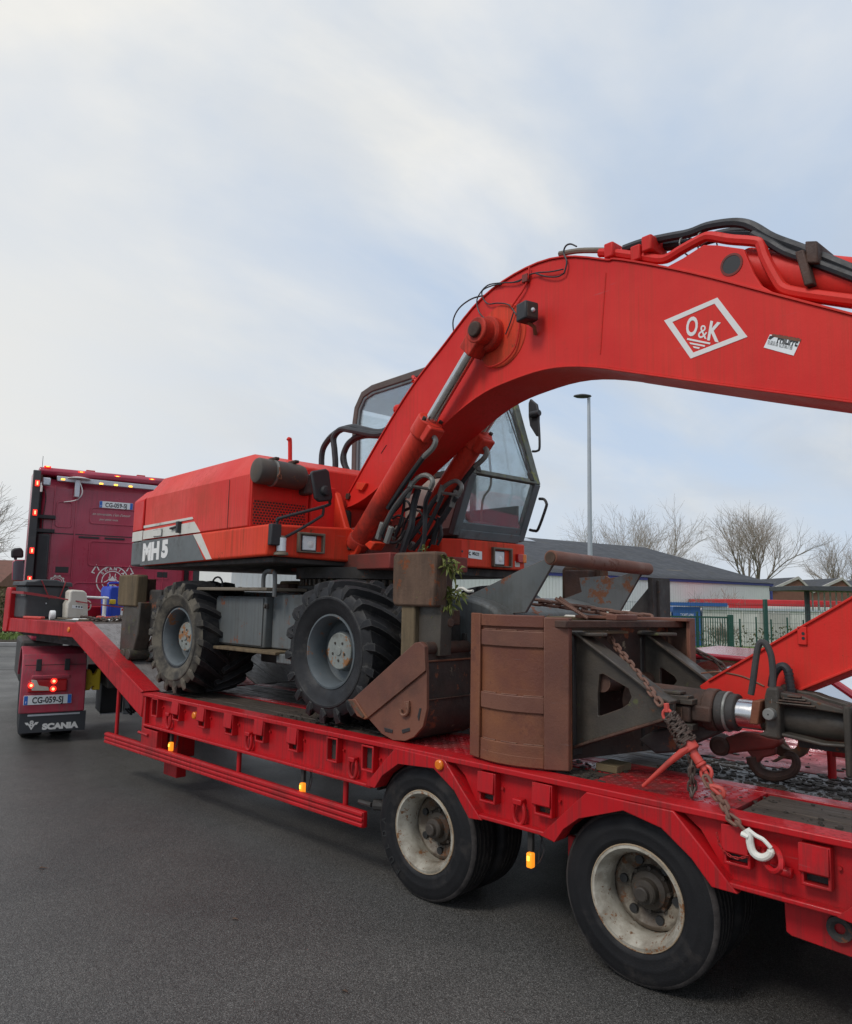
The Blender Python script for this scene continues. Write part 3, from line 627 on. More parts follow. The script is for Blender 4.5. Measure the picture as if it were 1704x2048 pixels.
# hanger plates by the rear axle
hp = [(1.213,0.52),(1.216,0.432),(1.237,0.421),(1.464,0.414)]
T('hanger_plate', MB().prism([hp[0], hp[1], hp[2], (hp[3][0]+.25, hp[3][1]-.02), (hp[3][0]+.25, .58), (hp[0][0], .58)], 'y', .12, .15), 'trailer_red', .004)
hc = [(1.427,0.509)][0]
T('hanger_bush', MB().lathe([(.02, .0), (.032, -.012), (.048, -.012), (.052, .01), (.03, .02)], (hc[0], .11, hc[1]), (0, 1, 0), 20), 'steel_dark')
T('hanger_plate', MB().box(.13, .30, .14, .17, .36, .58), 'trailer_red', .004)
# ---- wheels
def road_wheel(x, y, side, first=None):
    # side -1: dish faces -y
    pr = [(.228, -.085), (.236, -.100), (.262, -.112), (.268, -.1135), (.272, -.1125), (.305, -.118), (.318, -.1185), (.322, -.117), (.350, -.114), (.358, -.1125), (.378, -.105), (.392, -.096), (.398, -.083)]
    tread = []
    for gy in (-.055, -.018, .018, .055): tread += [(.3995, gy-.005), (.388, gy-.003), (.388, gy+.003), (.3995, gy+.005)]
    prof = pr+[(.3985, -.075)]+tread+[(.3985, .075)]+[(r, -h) for r, h in reversed(pr)]
    w = T('wheel', MB().lathe([(.222, -.108), (.238, -.106), (.2395, -.100), (.232, -.094), (.219, -.085), (.212, -.06), (.200, -.045), (.196, -.02), (.205, .0), (.203, .06), (.212, .09), (.222, .108), (.215, .108), (.195, .06), (.19, 0), (.186, -.02), (.192, -.05), (.205, -.08)], (x, y, .4), (0, 1, 0), 48, closed=True), 'rim_white')
    sg = -1 if side <= 0 else 1
    if side: T('rim_edge', MB().lathe([(.2365, -.1085), (.2405, -.108), (.243, -.103), (.241, -.098), (.236, -.101)] if sg < 0 else [(.2365, .1085), (.2405, .108), (.243, .103), (.241, .098), (.236, .101)], (x, y, .4), (0, 1, 0), 56, closed=True), 'rim_edge', parent=w)
    t_ = T('tyre', MB().lathe(prof, (x, y, .4), (0, 1, 0), 72), 'tyre_road', parent=w, ang=50, m2='tyre_worn' if side else None, sel=lambda c: (c.y-y)*sg > .085 and math.hypot(c.x-x, c.z-.4) > .374)
    if side == -1 and x == AX[0]:
        for i, ch in enumerate('FULDA'):
            a = R_(234-13.5*i); r = .318
            text(ch, 'lettering', 'decal_black', w, (x+r*cos(a), y-.1175, .4+r*sin(a)), (sin(a), 0, -cos(a)), (cos(a), 0, sin(a)), .055, bold=.001, align='CENTER', ext=.002, world=True)
    return w
def disc(x, y, side, parent):
    # wheel disc with hand holes and hub, facing side (-1 = towards -y)
    ax = (0, -side, 0); b = MB(); o = (x, y, .4); holes = 6
    b.lathe([(.2, .022), (.197, .012), (.188, -.012), (.174, -.020), (.166, -.020)], o, ax, 64)
    # annulus with round holes
    A, W = [], []
    u = V((1, 0, 0)); w = V((0, 0, 1)); axv = V(ax); cen = V(o)-axv*.020
    ring_o = [cen+(u*cos(2*pi*k/64)+w*sin(2*pi*k/64))*.166 for k in range(64)]
    ring_i = [cen+axv*.03+(u*cos(2*pi*k/64)+w*sin(2*pi*k/64))*.112 for k in range(64)]
    fs = [];
    vs = ring_o+ring_i
    for k in range(64): fs.append((k, (k+1) % 64, 64+(k+1) % 64, 64+k))
    b.add(vs, fs)
    d = T('disc', b, 'rim_brown', parent=parent)
    T('disc_centre', MB().lathe([(.113, .009), (.108, .016), (.1, .018), (.09, .03), (.0, .03)], o, ax, 40), 'rim_dark', parent=parent)
    for k in range(holes):
        hb = MB()
        a = 2*pi*k/holes+.35+x; c = cen+axv*.012+(u*cos(a)+w*sin(a))*.140
        hb.lathe([(0, -.0125), (.021, -.0125), (.0225, -.004), (.0225, .0)], c, axv, 14); T('hand_hole', hb, 'decal_black', parent=parent)
    q = MB().lathe([(.105, .018), (.10, -.008), (.092, -.016), (.088, -.03), (.062, -.040), (.060, -.075), (.052, -.085), (.036, -.088), (.034, -.108), (.028, -.112), (0, -.112)], o, ax, 36)
    for k in range(8):
        a = 2*pi*k/8; c = V(o)+(u*cos(a)+w*sin(a))*.101; q.cyl(c+axv*.02, c-axv*.02, .011, seg=6)
    T('hub', q, 'rim_dark', parent=parent)
for i, ax in enumerate(AX):
    for y, sd in ((.175, -1), (.445, 0), (2.055, 0), (2.325, 1)):
        w = road_wheel(ax, y, sd)
        if sd: disc(ax, y-sd*.055, sd, w)
    T('axle', MB().cyl((ax, .5, .4), (ax, 2.0, .4), .06, seg=14), 'steel_dark')
LEAF = [('small orange leaf lying on the asphalt at the lower left', [(-2.938,-1.339)][0], .03), ('brown leaf lying on the asphalt left of the trailer wheels', [(-1.396,-0.871)][0], .022), ('curled dry leaf on the asphalt near the bottom edge', [(-0.379,-0.938)][0], .02)]
for lab, (x, y), s_ in LEAF:
    a = random.uniform(0, 6); u_ = V((cos(a), sin(a), 0)); w_ = V((-sin(a), cos(a), 0))
    b = MB(); c = V((x, y, .004)); b.add([c-u_*s_, c-u_*s_*.3+w_*s_*.5+V((0, 0, s_*.3)), c+u_*s_, c-u_*s_*.3-w_*s_*.5+V((0, 0, s_*.35)), c+V((0, 0, s_*.1))], [(0, 1, 4), (1, 2, 4), (2, 3, 4), (3, 0, 4)])
    tag(b.build('leaf', 'pad_rust'), lab, 'leaf')

# ---------------------------------------------------------------- wheeled excavator (x forward, y to its left = away from the camera, before turning)
SLEW = R_(-5.5)
EX = thing('wheeled_excavator', (-2.75, 1.25, 0), 'red wheeled excavator riding on the low loader with its arm folded down', 'excavator', SLEW)
def E(name, mb, m, bevel=0., parent=None, **k): return mb.build(name, m, parent or EX, bevel=bevel, **k)      # in the turned frame
def U(name, mb, m, bevel=0., parent=None, **k): return mb.build(name, m, parent or EX, bevel=bevel, world=True, **k)   # undercarriage, along the trailer
# --- undercarriage
XF, XB = -1.86, -4.06; ZW = .89+.525
def digger_tyre(x, y, m, nm='tyre', ph=0., R=.528, w=.31):
    b = MB(); c = (x, y, ZW); r0 = R-.050; q = .14   # q: extra half width of the wide tread
    b.lathe([(.262, -.110-q), (.285, -.128-q), (.33, -.150-q), (.372, -.158-q), (.380, -.164-q), (.392, -.164-q), (.400, -.156-q), (.435, -.150-q), (.462, -.130-q), (r0-.012, -.08-q*.6), (r0, 0), (r0-.012, .08+q*.6), (.462, .130+q), (.435, .150+q), (.400, .156+q), (.34, .150+q), (.285, .128+q), (.262, .110+q)], c, (0, 1, 0), 64)
    n = 18
    for s_ in (-1, 1):
        for k in range(n):
            a0 = 2*pi*(k+(.5 if s_ > 0 else 0))/n+ph
            st = [(-.012, R-.006, .0, .022), (.07, R, .10, .026), (.16, R-.004, .20, .030), (.235, R-.012, .275, .034), (.288, R-.022, .315, .037), (.306, R-.070, .325, .034), (.302, R-.122, .322, .018)]
            vs = []; fs = []
            for j, (yy, rr, da, hw) in enumerate(st):
                a = a0+da*1.25
                for (rad, wd, inn) in ((rr, hw*.74, 0), (rr-.055, hw*1.12, 1)):
                    yo = yy-(.016 if (inn and j > 4) else 0)
                    rad2 = rad+(.035 if (inn and j > 4) else 0)
                    for sg in (-1, 1):
                        aa = a+sg*wd/R
                        vs.append((x+rad2*cos(aa), y+s_*yo, ZW+rad2*sin(aa)))
            for j in range(len(st)-1):
                p, q_ = j*4, j*4+4
                fs += [(p, p+1, q_+1, q_), (p, q_, q_+2, p+2), (p+1, p+3, q_+3, q_+1)]
            fs += [(0, 2, 3, 1), (len(st)*4-4, len(st)*4-3, len(st)*4-1, len(st)*4-2)]
            b.add(vs, fs)
    return b
def digger_wheel(x, y, side, mt, ph):
    ax = (0, -side, 0); o = V((x, y+side*.14, ZW)); axv = V(ax)
    w = U('wheel', MB().lathe([(.255, -.124), (.268, -.122), (.270, -.114), (.260, -.108), (.250, -.102), (.243, -.085), (.233, -.03), (.236, .06), (.25, .11), (.262, .12), (.25, .125), (.225, .06), (.224, .0), (.222, -.03), (.234, -.088), (.246, -.11)], o, ax, 48, closed=True), 'rim_grey')
    U('tyre', digger_tyre(x, y, mt, ph=ph), 'tyre_digger', parent=w, ang=28, m2=mt if mt != 'tyre_digger' else None, sel=lambda c: c.y < y-.27)
    return w
def digger_disc(x, y, side, w):
    ax = V((0, -side, 0)); o = V((x, y+side*.14, ZW))
    U('disc', MB().lathe([(.231, .02), (.215, .045), (.17, .055), (.150, .05), (.142, -.01), (.137, -.022), (.128, -.030), (0, -.030)], o, ax, 48), 'rim_grey', parent=w)
    U('hub', MB().lathe([(.134, -.022), (.132, -.034), (.126, -.038), (.035, -.040), (.030, -.048), (0, -.048)], o, ax, 40), 'hub_pale', parent=w)
    b = MB()
    for k in range(5):
        a = 2*pi*k/5+.3+x; c = o+V((cos(a), 0, sin(a)))*(.068)
        b.cyl(c-ax*.036, c-ax*.0445, .0095, seg=8)
    U('bolt', b, 'rim_dark', parent=w)
for x, near in ((XF, 'tyre_digger'), (XB, 'tyre_mud')):
    for y, sd, mt in ((.395, -1, near), (2.105, 1, 'tyre_digger')):
        w = digger_wheel(x, y, -1 if sd <= 0 else 1, mt, random.uniform(0, 1))
        if sd: digger_disc(x, y, sd, w)
    U('axle', MB().cyl((x, .5, ZW), (x, 2.0, ZW), .11, seg=16).ball((x, 1.25, ZW), .22, 16), 'steel_dark')
U('chassis', MB().box(-4.9, -1.15, .78, 1.72, 1.42, 1.84), 'steel_grey', .02)
U('chassis', MB().box(-3.55, -2.15, .70, 1.80, 1.20, 1.42).box(-3.3, -2.4, .9, 1.6, 1.05, 1.2), 'steel_dark', .02)
# tool locker with steps between the wheels
tl_ = [(-3.68,1.839),(-2.917,1.873),(-2.905,1.544),(-3.652,1.538)]
x0, x1 = tl_[0][0], tl_[1][0]
o = U('locker', MB().box(x0, x1, .30, .80, 1.37, 1.80), 'steel_grey_clean', .012)
U('locker_door', MB().box(x0+.01, x1-.03, .288, .30, 1.385, 1.785), 'steel_grey_clean', .005, parent=o)
U('locker_latch', MB().box(x1+.0, x1+.05, .275, .30, 1.70, 1.74).cyl((x1+.03, .26, 1.72), (x1+.03, .30, 1.72), .014), 'steel_dark', .004, parent=o)
U('locker', MB().box(x1+.012, XF-.40, .36, .80, 1.37, 1.82), 'steel_grey', .012)
tr_ = [(-3.939,1.885),(-2.819,1.922)]
U('step', MB().box(tr_[0][0], tr_[1][0]+.04, .20, .62, 1.845, 1.875), 'lamp_bezel', .008)
U('step', MB().box(-3.55, -2.62, .20, .42, 1.335, 1.362), 'pad_timber', .006)
U('step_bracket', MB().box(-2.66, -2.30, .24, .44, 1.27, 1.345), 'steel_grey', .01)
U('grab_loop', MB().tube([(tr_[1][0]-.06, .24, 1.86), (tr_[1][0]-.06, .24, 1.97), (tr_[1][0]-.01, .24, 2.01), (tr_[1][0]+.08, .24, 2.0), (tr_[1][0]+.1, .24, 1.94), (tr_[1][0]+.1, .24, 1.8)], .018, 8, sm=4), 'steel_grey')
U('wire_loop', MB().tube([(tr_[0][0]+.08+.09*cos(t), .4, 1.90+.075*sin(t)) for t in [2*pi*k/16 for k in range(16)]], .009, 6, closed=True), 'hose_black')
# slewing ring
U('slew_ring', MB().lathe([(.3, 1.84), (.60, 1.84), (.60, 1.90), (.54, 1.905), (.54, 1.96), (.62, 1.965), (.62, 2.06), (.3, 2.06)], (-2.75, 1.25, 0), (0, 0, 1), 64), 'steel_dark')
b = MB()
for k in range(56):
    a = 2*pi*k/56; b.obox((-2.75+.555*cos(a), 1.25+.555*sin(a), 1.932), (.028*cos(a), .028*sin(a), 0), (-.014*sin(a), .014*cos(a), 0), (0, 0, .027))
U('ring_gear', b, 'steel_oily')
U('transmission', MB().box(-2.35, -1.5, .9, 1.6, 1.15, 1.45), 'steel_dark', .03)
# outriggers with their pads folded up
def outrigger(xl, y0, s_, pad, leg, front):
    ya, yb = sorted((y0, y0+.15*s_))
    o = U('outrigger_leg', MB().prism(leg, 'y', ya, yb), 'pad_timber' if front else 'steel_oily', .012)
    px0, px1, pz0, pz1 = pad
    U('outrigger_pad', MB().prism([(px0+.02, pz0), (px1, pz0), (px1, pz1-.01), (px1-.02, pz1), (px0+.02, pz1), (px0, pz1-.03), (px0, pz0+.03)], 'y', *sorted((y0-.02*s_, y0+.10*s_))), 'pad_rust' if front else 'pad_timber', .016)
    U('pad_mount', MB().box(px0+.1, px1-.06, *sorted((y0+.09*s_, y0+.22*s_)), pz0+.05, pz1-.04), 'rust_dark', .01, parent=o)
    return o
fp = [(-1.25,2.111),(-0.855,2.099),(-0.847,1.76),(-1.248,1.753)]
fl = [(-1.18,1.794),(-0.768,1.784),(-0.795,1.391),(-1.107,1.369)]
for y0, s_ in ((.17, 1), (2.33, -1)):
    o = outrigger(0, y0, s_, (fp[0][0], fp[1][0], fp[3][1], fp[0][1]), [(fl[0][0], 1.80), (fl[0][0]+.125, 1.80), (fl[0][0]+.125, 1.36), (fl[0][0], 1.36)], True)
    U('outrigger_beam', MB().prism([(fl[0][0]+.126, 1.44), (fl[0][0]+.32, 1.44), (fl[0][0]+.325, 1.80), (fl[0][0]+.126, 1.80)], 'y', *sorted((y0+.04*s_, y0+.15*s_))), 'steel_oily', .006)
    U('outrigger_beam', MB().box(-1.32, -.98, *sorted((y0+.22*s_, y0+.55*s_)), 1.20, 1.70), 'steel_dark', .015)
rp = [(-5.414,2),(-4.985,2.017),(-4.939,1.682),(-5.354,1.674)]
rl = [(-5.331,1.696),(-4.907,1.703),(-5.018,1.086),(-5.351,1.124)]
for y0, s_ in ((.18, 1), (2.32, -1)):
    o = outrigger(0, y0, s_, (rp[0][0], rp[1][0], rp[3][1], rp[0][1]), [(rl[0][0]+.02, 1.72), (rl[1][0]-.02, 1.72), (rl[1][0]-.04, 1.40), (rl[2][0]-.06, 1.10), (rl[3][0]+.02, 1.08), (rl[3][0]+.02, 1.2), (rl[0][0], 1.5)], False)
    for k_, yy in enumerate((y0+.03*s_, y0+.14*s_)):
        U('pivot_pin', MB().cyl((-5.16+.12*k_, y0-.05*s_, 1.19), (-5.16+.12*k_, y0+.3*s_, 1.19), .055, seg=16), 'steel_oily', .008)
    U('outrigger_arm', MB().prism([(-5.22, 1.12), (-5.05, 1.10), (-4.55, 1.35), (-4.55, 1.62), (-4.72, 1.62)], 'y', *sorted((y0+.16*s_, y0+.26*s_))), 'steel_grey', .008)
U('outrigger_beam', MB().box(-5.0, -4.75, .3, 2.2, 1.45, 1.85), 'steel_dark', .02)
# front guard: gussets and cross tube
gn = [(-0.363,2.086),(-0.322,2.051),(-0.543,1.727)]+[(-1.021,1.68),(-1.047,1.83),(-0.823,1.915),(-0.591,2.008)]
gf = [(-0.345,2.049),(-0.381,2.013),(-0.566,1.719),(-1.119,1.791),(-1.081,1.826),(-0.901,1.886),(-0.926,2.002),(-0.675,2.016),(-0.649,1.999),(-0.575,2.007),(-0.476,2.036)]
U('front_gusset', MB().prism(gn, 'y', .695, .72), 'steel_grey_clean', .003)
U('front_gusset', MB().prism(gf, 'y', 1.985, 2.01), 'steel_grey', .003)
tip = [(-0.282,2.079)][0]; tip2 = [(-0.351,2.068)][0]
o = U('cross_tube', MB().cyl((tip[0], .60, tip[1]), (tip2[0], 2.06, tip2[1]), .048, seg=20), 'rust_smooth', .006)
U('tube_cap', MB().cyl((tip[0], .594, tip[1]), (tip[0], .600, tip[1]), .036, seg=20), 'pad_rust', parent=o)
U('front_plate', MB().box(-.30, -.26, 1.95, 2.25, 1.62, 2.0), 'steel_dark', .004)
U('front_plate', MB().prism([(-.62, 1.60), (-.24, 1.60), (-.24, 1.98), (-.28, 1.98)], 'y', 2.02, 2.05), 'steel_dark', .004)
hb = [(-1.105,1.815),(-0.96,1.829),(-0.796,1.795),(-0.706,1.761),(-0.633,1.711),(-0.624,1.516),(-1.19,1.486),(-1.101,1.612),(-1.029,1.688),(-1.039,1.755)]
U('front_housing', MB().prism([hb[0], hb[1], hb[2], hb[3], hb[4], (hb[4][0], 1.45), (hb[0][0]-.05, 1.40), (hb[0][0]-.05, 1.7)], 'y', .55, 1.95), 'steel_grey_clean', .03, seg=3)
kn = [(-0.991,1.522),(-0.94,1.548)]
U('housing_hole', MB().cyl((kn[0][0], .545, kn[0][1]), (kn[0][0], .56, kn[0][1]), .016), 'decal_black')
U('housing_bracket', MB().box(kn[1][0]-.012, kn[1][0]+.02, .53, .56, kn[1][1]-.02, kn[1][1]+.03), 'steel_dark', .003)
kl = [(-0.932,1.686),(-0.877,1.653)]
U('locking_pin', MB().box(kl[0][0]-.05, kl[0][0]+.06, .30, .42, kl[0][1]-.05, kl[0][1]+.05).cyl((kl[1][0]-.06, .33, kl[1][1]), (kl[1][0]+.03, .30, kl[1][1]), .03), 'rust_dark', .008)
# --- turntable deck
E('deck_pan', MB().prism([(-2.45, -1.12), (.28, -1.12), (.28, 1.35), (-2.4, 1.35)], 'z', 2.07, 2.12), 'steel_dark', .01)
E('deck_pan', MB().box(-.6, .9, -.42, .45, 2.04, 2.17), 'digger_dark_red', .01)
# lower side skirt of the near side
sk = [(-2.33, 2.095), (.32, 2.12), (.345, 2.372), (-2.33, 2.365)]
E('side_skirt', MB().prism(sk, 'y', -1.20, -1.14), 'digger_orange', .02, seg=3)
E('front_skirt', MB().prism([(-1.19, 2.125), (-.38, 2.105), (-.38, 2.40), (-1.19, 2.372)], 'x', .27, .325), 'digger_orange', .02, seg=3)
E('deck_cover', MB().box(-.35, .28, -1.16, -.40, 2.34, 2.368), 'digger_orange', .008)
# --- engine hood, near side: bodywork as one profile
HX0, HX1 = -2.30, -.02
b = MB()
vs = []; fs = []
def hsec(zt, yt): return [(-1.195, 2.372), (-1.195, 2.81), (yt, zt), (-.30, zt), (1.0, zt), (1.15, 2.85), (1.15, 2.372)]
secs = [(HX0, hsec(2.935, -1.10)), (-2.20, hsec(3.035, -1.05)), (-.24, hsec(3.03, -1.05)), (-.02, hsec(2.94, -1.09))]
for x, pf in secs: vs += [(x, a, c) for a, c in pf]
n = 7
for i in range(3):
    fs += [(i*n+k, i*n+(k+1) % n, (i+1)*n+(k+1) % n, (i+1)*n+k) for k in range(n)]
fs += [list(range(n)), [3*n+k for k in range(n)]]
b.add(vs, fs); E('engine_hood', b, 'hood_red', .012)
E('hood_front_plate', MB().prism([(-1.185, 2.372), (-.63, 2.372), (-.63, 2.92), (-1.06, 2.92), (-1.185, 2.79)], 'x', -.018, .004), 'digger_red', .006)
E('front_box', MB().box(-.35, .03, -.62, -.36, 2.36, 2.78), 'digger_red', .012)
E('panel_joint', MB().box(-.385, -.377, -1.1985, -1.19, 2.38, 2.80), 'digger_dark_red')
# counterweight at the tail
cw = [(-2.335, -1.20), (-2.66, -1.185), (-2.92, -.85), (-3.02, 0), (-2.90, .75), (-2.66, 1.18), (-2.34, 1.28)]
E('counterweight', MB().prism(cw, 'z', 2.10, 2.36), 'panel_grey', .02)
E('counterweight', MB().prism(cw, 'z', 2.364, 2.47), 'stripe_white', .004)
cu = [(x*1.0+.02, y*.985) for x, y in cw]
b = MB(); n = 7
vs = [(x, y, 2.474) for x, y in cw]+[(x, y, 2.80) for x, y in cw]+[(x+.10, y*.92, 2.915) for x, y in cw]
b.add(vs, [(i, (i+1) % n, n+(i+1) % n, n+i) for i in range(n)]+[(n+i, n+(i+1) % n, 2*n+(i+1) % n, 2*n+i) for i in range(n)]+[list(range(n)), [2*n+i for i in range(n)]])
E('counterweight', b, 'digger_red', .012)
# stripes: white bands and grey panel on the side (flat paint panels 2 mm proud)
def flat(name, poly, m, y=-1.202, parent=None): return E(name, MB().prism(poly, 'y', y, y+.006), m, parent=parent)
w1 = [(-2.354,2.519),(-1.102,2.528),(-1.083,2.506),(-2.349,2.493)]
flat('white_stripe', [(-2.30, w1[0][1]), w1[1], w1[2], (-2.30, w1[3][1])], 'stripe_white')
w2 = [(-2.345,2.464),(-1.054,2.48),(-0.914,2.369),(-2.326,2.357)]
flat('white_stripe', [(-2.30, w2[0][1]), w2[1], (w2[2][0], 2.376), (-2.30, 2.376)], 'stripe_white', -1.2015)
g2_ = [(-2.387,2.349),(-1.055,2.361),(-0.794,2.137),(-2.347,2.115)]
flat('grey_panel', [(-2.33, 2.36), (g2_[1][0], 2.36), (g2_[2][0], 2.118), (-2.33, 2.10)], 'panel_grey', -1.2045)
g3_ = [(-1.055,2.361),(-0.913,2.361),(-0.646,2.139),(-0.748,2.133)]
flat('white_stripe', [(g3_[0][0]+.003, 2.36), (g3_[1][0]+.02, 2.36), (g3_[2][0], 2.121), (g3_[3][0], 2.119)], 'stripe_white', -1.2045)
tx = [(-2.252,2.158),(-1.716,2.194)]
lt_ = [(-2.268,2.159),(-1.83,2.166),(-1.771,2.17),(-1.611,2.174)]
text('MH', 'lettering', 'decal_white', EX, (lt_[0][0], -1.206, 2.155), (1, 0, .02), (0, 0, 1), .235, bold=.014, fit=lt_[1][0]-lt_[0][0])
text('5', 'lettering', 'decal_white', EX, (lt_[2][0], -1.206, 2.175), (1, 0, .012), (0, 0, 1), .225, bold=.014, fit=lt_[3][0]-lt_[2][0])
ok = [(-2.013,2.453),(-1.785,2.454),(-1.782,2.385),(-2.003,2.387)]
E('badge', MB().prism([(a, c) for a, c in ok], 'y', -1.212, -1.2), 'panel_grey', .003)
E('badge', MB().prism([(a*.96+ok[0][0]*.02+ok[2][0]*.02, c*.9+.1*(ok[0][1]+ok[2][1])/2) for a, c in ok], 'y', -1.2135, -1.211), 'stripe_white')
hd = [(-1.627,2.449),(-1.316,2.476),(-1.41,2.411)]
E('hood_latch', MB().obox((hd[1][0]-.04, -1.22, hd[1][1]-.03), (.025, 0, 0), (0, .02, 0), (0, 0, .055)).obox(((hd[0][0]+hd[1][0])/2-.02, -1.215, hd[0][1]), (.07, 0, .005), (0, .012, 0), (0, 0, .010)), 'plastic_black', .006)
# grille
E('grille_back', MB().box(.003, .006, -1.165, -.66, 2.385, 2.60), 'decal_black')
b = MB(); rows = 9; cols = 17
for r in range(rows+1):
    z = 2.388+r*.0232; b.box(.006, .012, -1.165, -.66, z-.004, z+.004)
for r in range(rows):
    for c in range(cols+1):
        y = -1.165+(c+(.5 if r % 2 else 0))*.0288
        if y < -.66: b.box(.0055, .0115, y-.004, y+.004, 2.388+r*.0232, 2.388+(r+1)*.0232)
tag(E('grille', b, 'digger_red'), kind='stuff')
# air cleaner drum
fa = [(-1.183,2.839),(-0.729,2.82)]
c0, c1 = V((.10, fa[0][0]-.02, fa[0][1])), V((.10, fa[1][0], fa[1][1]))
dq = [(-1.204,2.831),(-0.704,2.817)]
c0, c1 = V((.08, dq[0][0], dq[0][1])), V((.08, dq[1][0], dq[1][1]))
axd = (c1-c0).normalized()
E('air_cleaner', MB().lathe([(0, 0), (.08, 0), (.10, .01), (.108, .025), (.108, .14), (.106, .145), (.110, .15), (.110, .40), (.10, .445), (.075, .465), (0, .465)], c0, axd, 36), 'filter_black')
E('clamp_band', MB().lathe([(.109, .150), (.115, .150), (.115, .168), (.109, .168)], c0, axd, 36, closed=True), 'pipe_zinc')
E('clip', MB().tube([c0+V((.115, .16, .03)), c0+V((.125, .16, -.02)), c0+V((.118, .145, -.05)), c0+V((.118, .18, -.065)), c0+V((.12, .17, -.03))], .006, 6, sm=3), 'rust_plate')
for y in (c0.y+.17, c0.y+.36): E('drum_bracket', MB().box(.02, .14, y-.02, y+.02, c0.z+.10, c0.z+.125), 'rust_dark', .005)
E('drum_bracket', MB().box(-.05, .10, c1.y-.03, c1.y+.06, 2.68, 2.86), 'steel_dark', .02)
ep = [(-0.65,3.015),(-0.662,3.203),(-0.681,3.22)]
E('exhaust_pipe', MB().tube([(-.3, ep[0][0], 2.95), (-.3, ep[1][0], ep[1][1]), (-.3, ep[1][0]-.01, ep[1][1]+.03), (-.3, ep[2][0], ep[2][1])], .019, 10, sm=4), 'digger_red')
kp = [(-1.676,3.235)][0]
E('filler_cap', MB().lathe([(.05, -.03), (.05, .02), (.04, .04), (0, .045)], (kp[0], -.6, 3.035), (0, 0, 1), 16), 'rust_dark')
# mirror on its arm
ma = [(-1.141,2.347),(-1.14,2.396),(-1.12,2.42),(-0.706,2.556),(-0.677,2.596),(-0.676,2.666)]
E('mirror_arm', MB().tube([(.36+.05*i/5, a, c) for i, (a, c) in enumerate(ma)], .013, 8, sm=4), 'plastic_black')
mb_ = [(-1.13,2.24),(-0.984,2.316),(-0.756,2.457),(-0.73,2.494),(-0.736,2.545)]
E('mirror_arm', MB().tube([(.36+.04*i/4, a, c) for i, (a, c) in enumerate(mb_)], .012, 8, sm=4), 'plastic_black')
mh = [(-1.153,2.287)][0]
E('arm_bracket', MB().box(.325, .385, mh[0]-.045, mh[0]+.045, mh[1]-.085, mh[1]+.085), 'plastic_black', .008)
mc = [(-0.876,2.824),(-0.745,2.861),(-0.71,2.846),(-0.667,2.626),(-0.68,2.597),(-0.8,2.576),(-0.834,2.598),(-0.885,2.8)]
mo = E('mirror', MB().prism(mc, 'x', .40, .435), 'plastic_black', .014, seg=3)
E('mirror_glass', MB().prism([(sum(q[0] for q in mc)/8*.06+a*.94, sum(q[1] for q in mc)/8*.06+c*.94) for a, c in mc], 'x', .395, .399), 'mirror_glass', parent=mo)
mk = [(-0.75,2.673)][0]
E('mirror_clamp', MB().lathe([(.0, .03), (.035, .025), (.045, 0), (.045, -.02)], (.44, mk[0], mk[1]), (1, 0, 0), 14), 'plastic_black', parent=mo)
# working lights
def headlight(pl, px_bez, pl_lens):
    a = [p_[0] for p_ in px_bez]; c = [p_[1] for p_ in px_bez]
    y0, y1, z0, z1 = min(a), max(a), min(c), max(c); x = pl
    o = E('headlight', MB().strip([(y0, z0), (y1, z0), (y1, z1), (y0, z1)], [(y0+.02, z0+.012), (y1-.02, z0+.012), (y1-.02, z1-.02), (y0+.02, z1-.02)], 'x', x-.03, x+.035, closed=True), 'lamp_bezel', .006)
    E('lamp_recess', MB().box(x-.04, x-.01, y0+.012, y1-.012, z0+.008, z1-.012), 'decal_black', parent=o)
    la = [p_[0] for p_ in pl_lens]; lc = [p_[1] for p_ in pl_lens]
    l0, l1, k0, k1 = min(la), max(la), min(lc), max(lc)
    E('lamp_rim', MB().box(x-.03, x+.004, l0-.012, l1+.012, k0-.012, k1+.012), 'plastic_black', .01, parent=o)
    E('lens', MB().box(x-.005, x+.010, l0, l1, k0, k1), 'lamp_clear', .014, parent=o, seg=3)
    E('lamp_bulb', MB().lathe([(0, .004), (.025, .003), (.03, 0)], (x+.010, (l0+l1)/2+.01, (k0+k1)/2-.01), (1, 0, 0), 14), 'pvc_white', parent=o)
headlight(.325, [(-0.931,2.327),(-0.676,2.317),(-0.707,2.161),(-0.924,2.172)], [(-0.881,2.303),(-0.752,2.289),(-0.751,2.182),(-0.879,2.185)])
headlight(.705, [(0.949,2.286),(1.214,2.302),(1.202,2.118),(0.951,2.125)], [(0.988,2.266),(1.12,2.264),(1.121,2.142),(0.99,2.145)])
sj = [(-1.092,2.205)][0]
E('side_lamp', MB().lathe([(.0, .08), (.03, .075), (.036, .06), (.036, -.05), (.055, -.055), (.06, -.075), (0, -.085)], (.36, sj[0], sj[1]), (0, 0, 1), 16), 'lamp_bezel')
E('side_lamp_lens', MB().cyl((.36, sj[0], sj[1]-.045), (.36, sj[0], sj[1]+.06), .038, seg=16), 'lamp_clear')
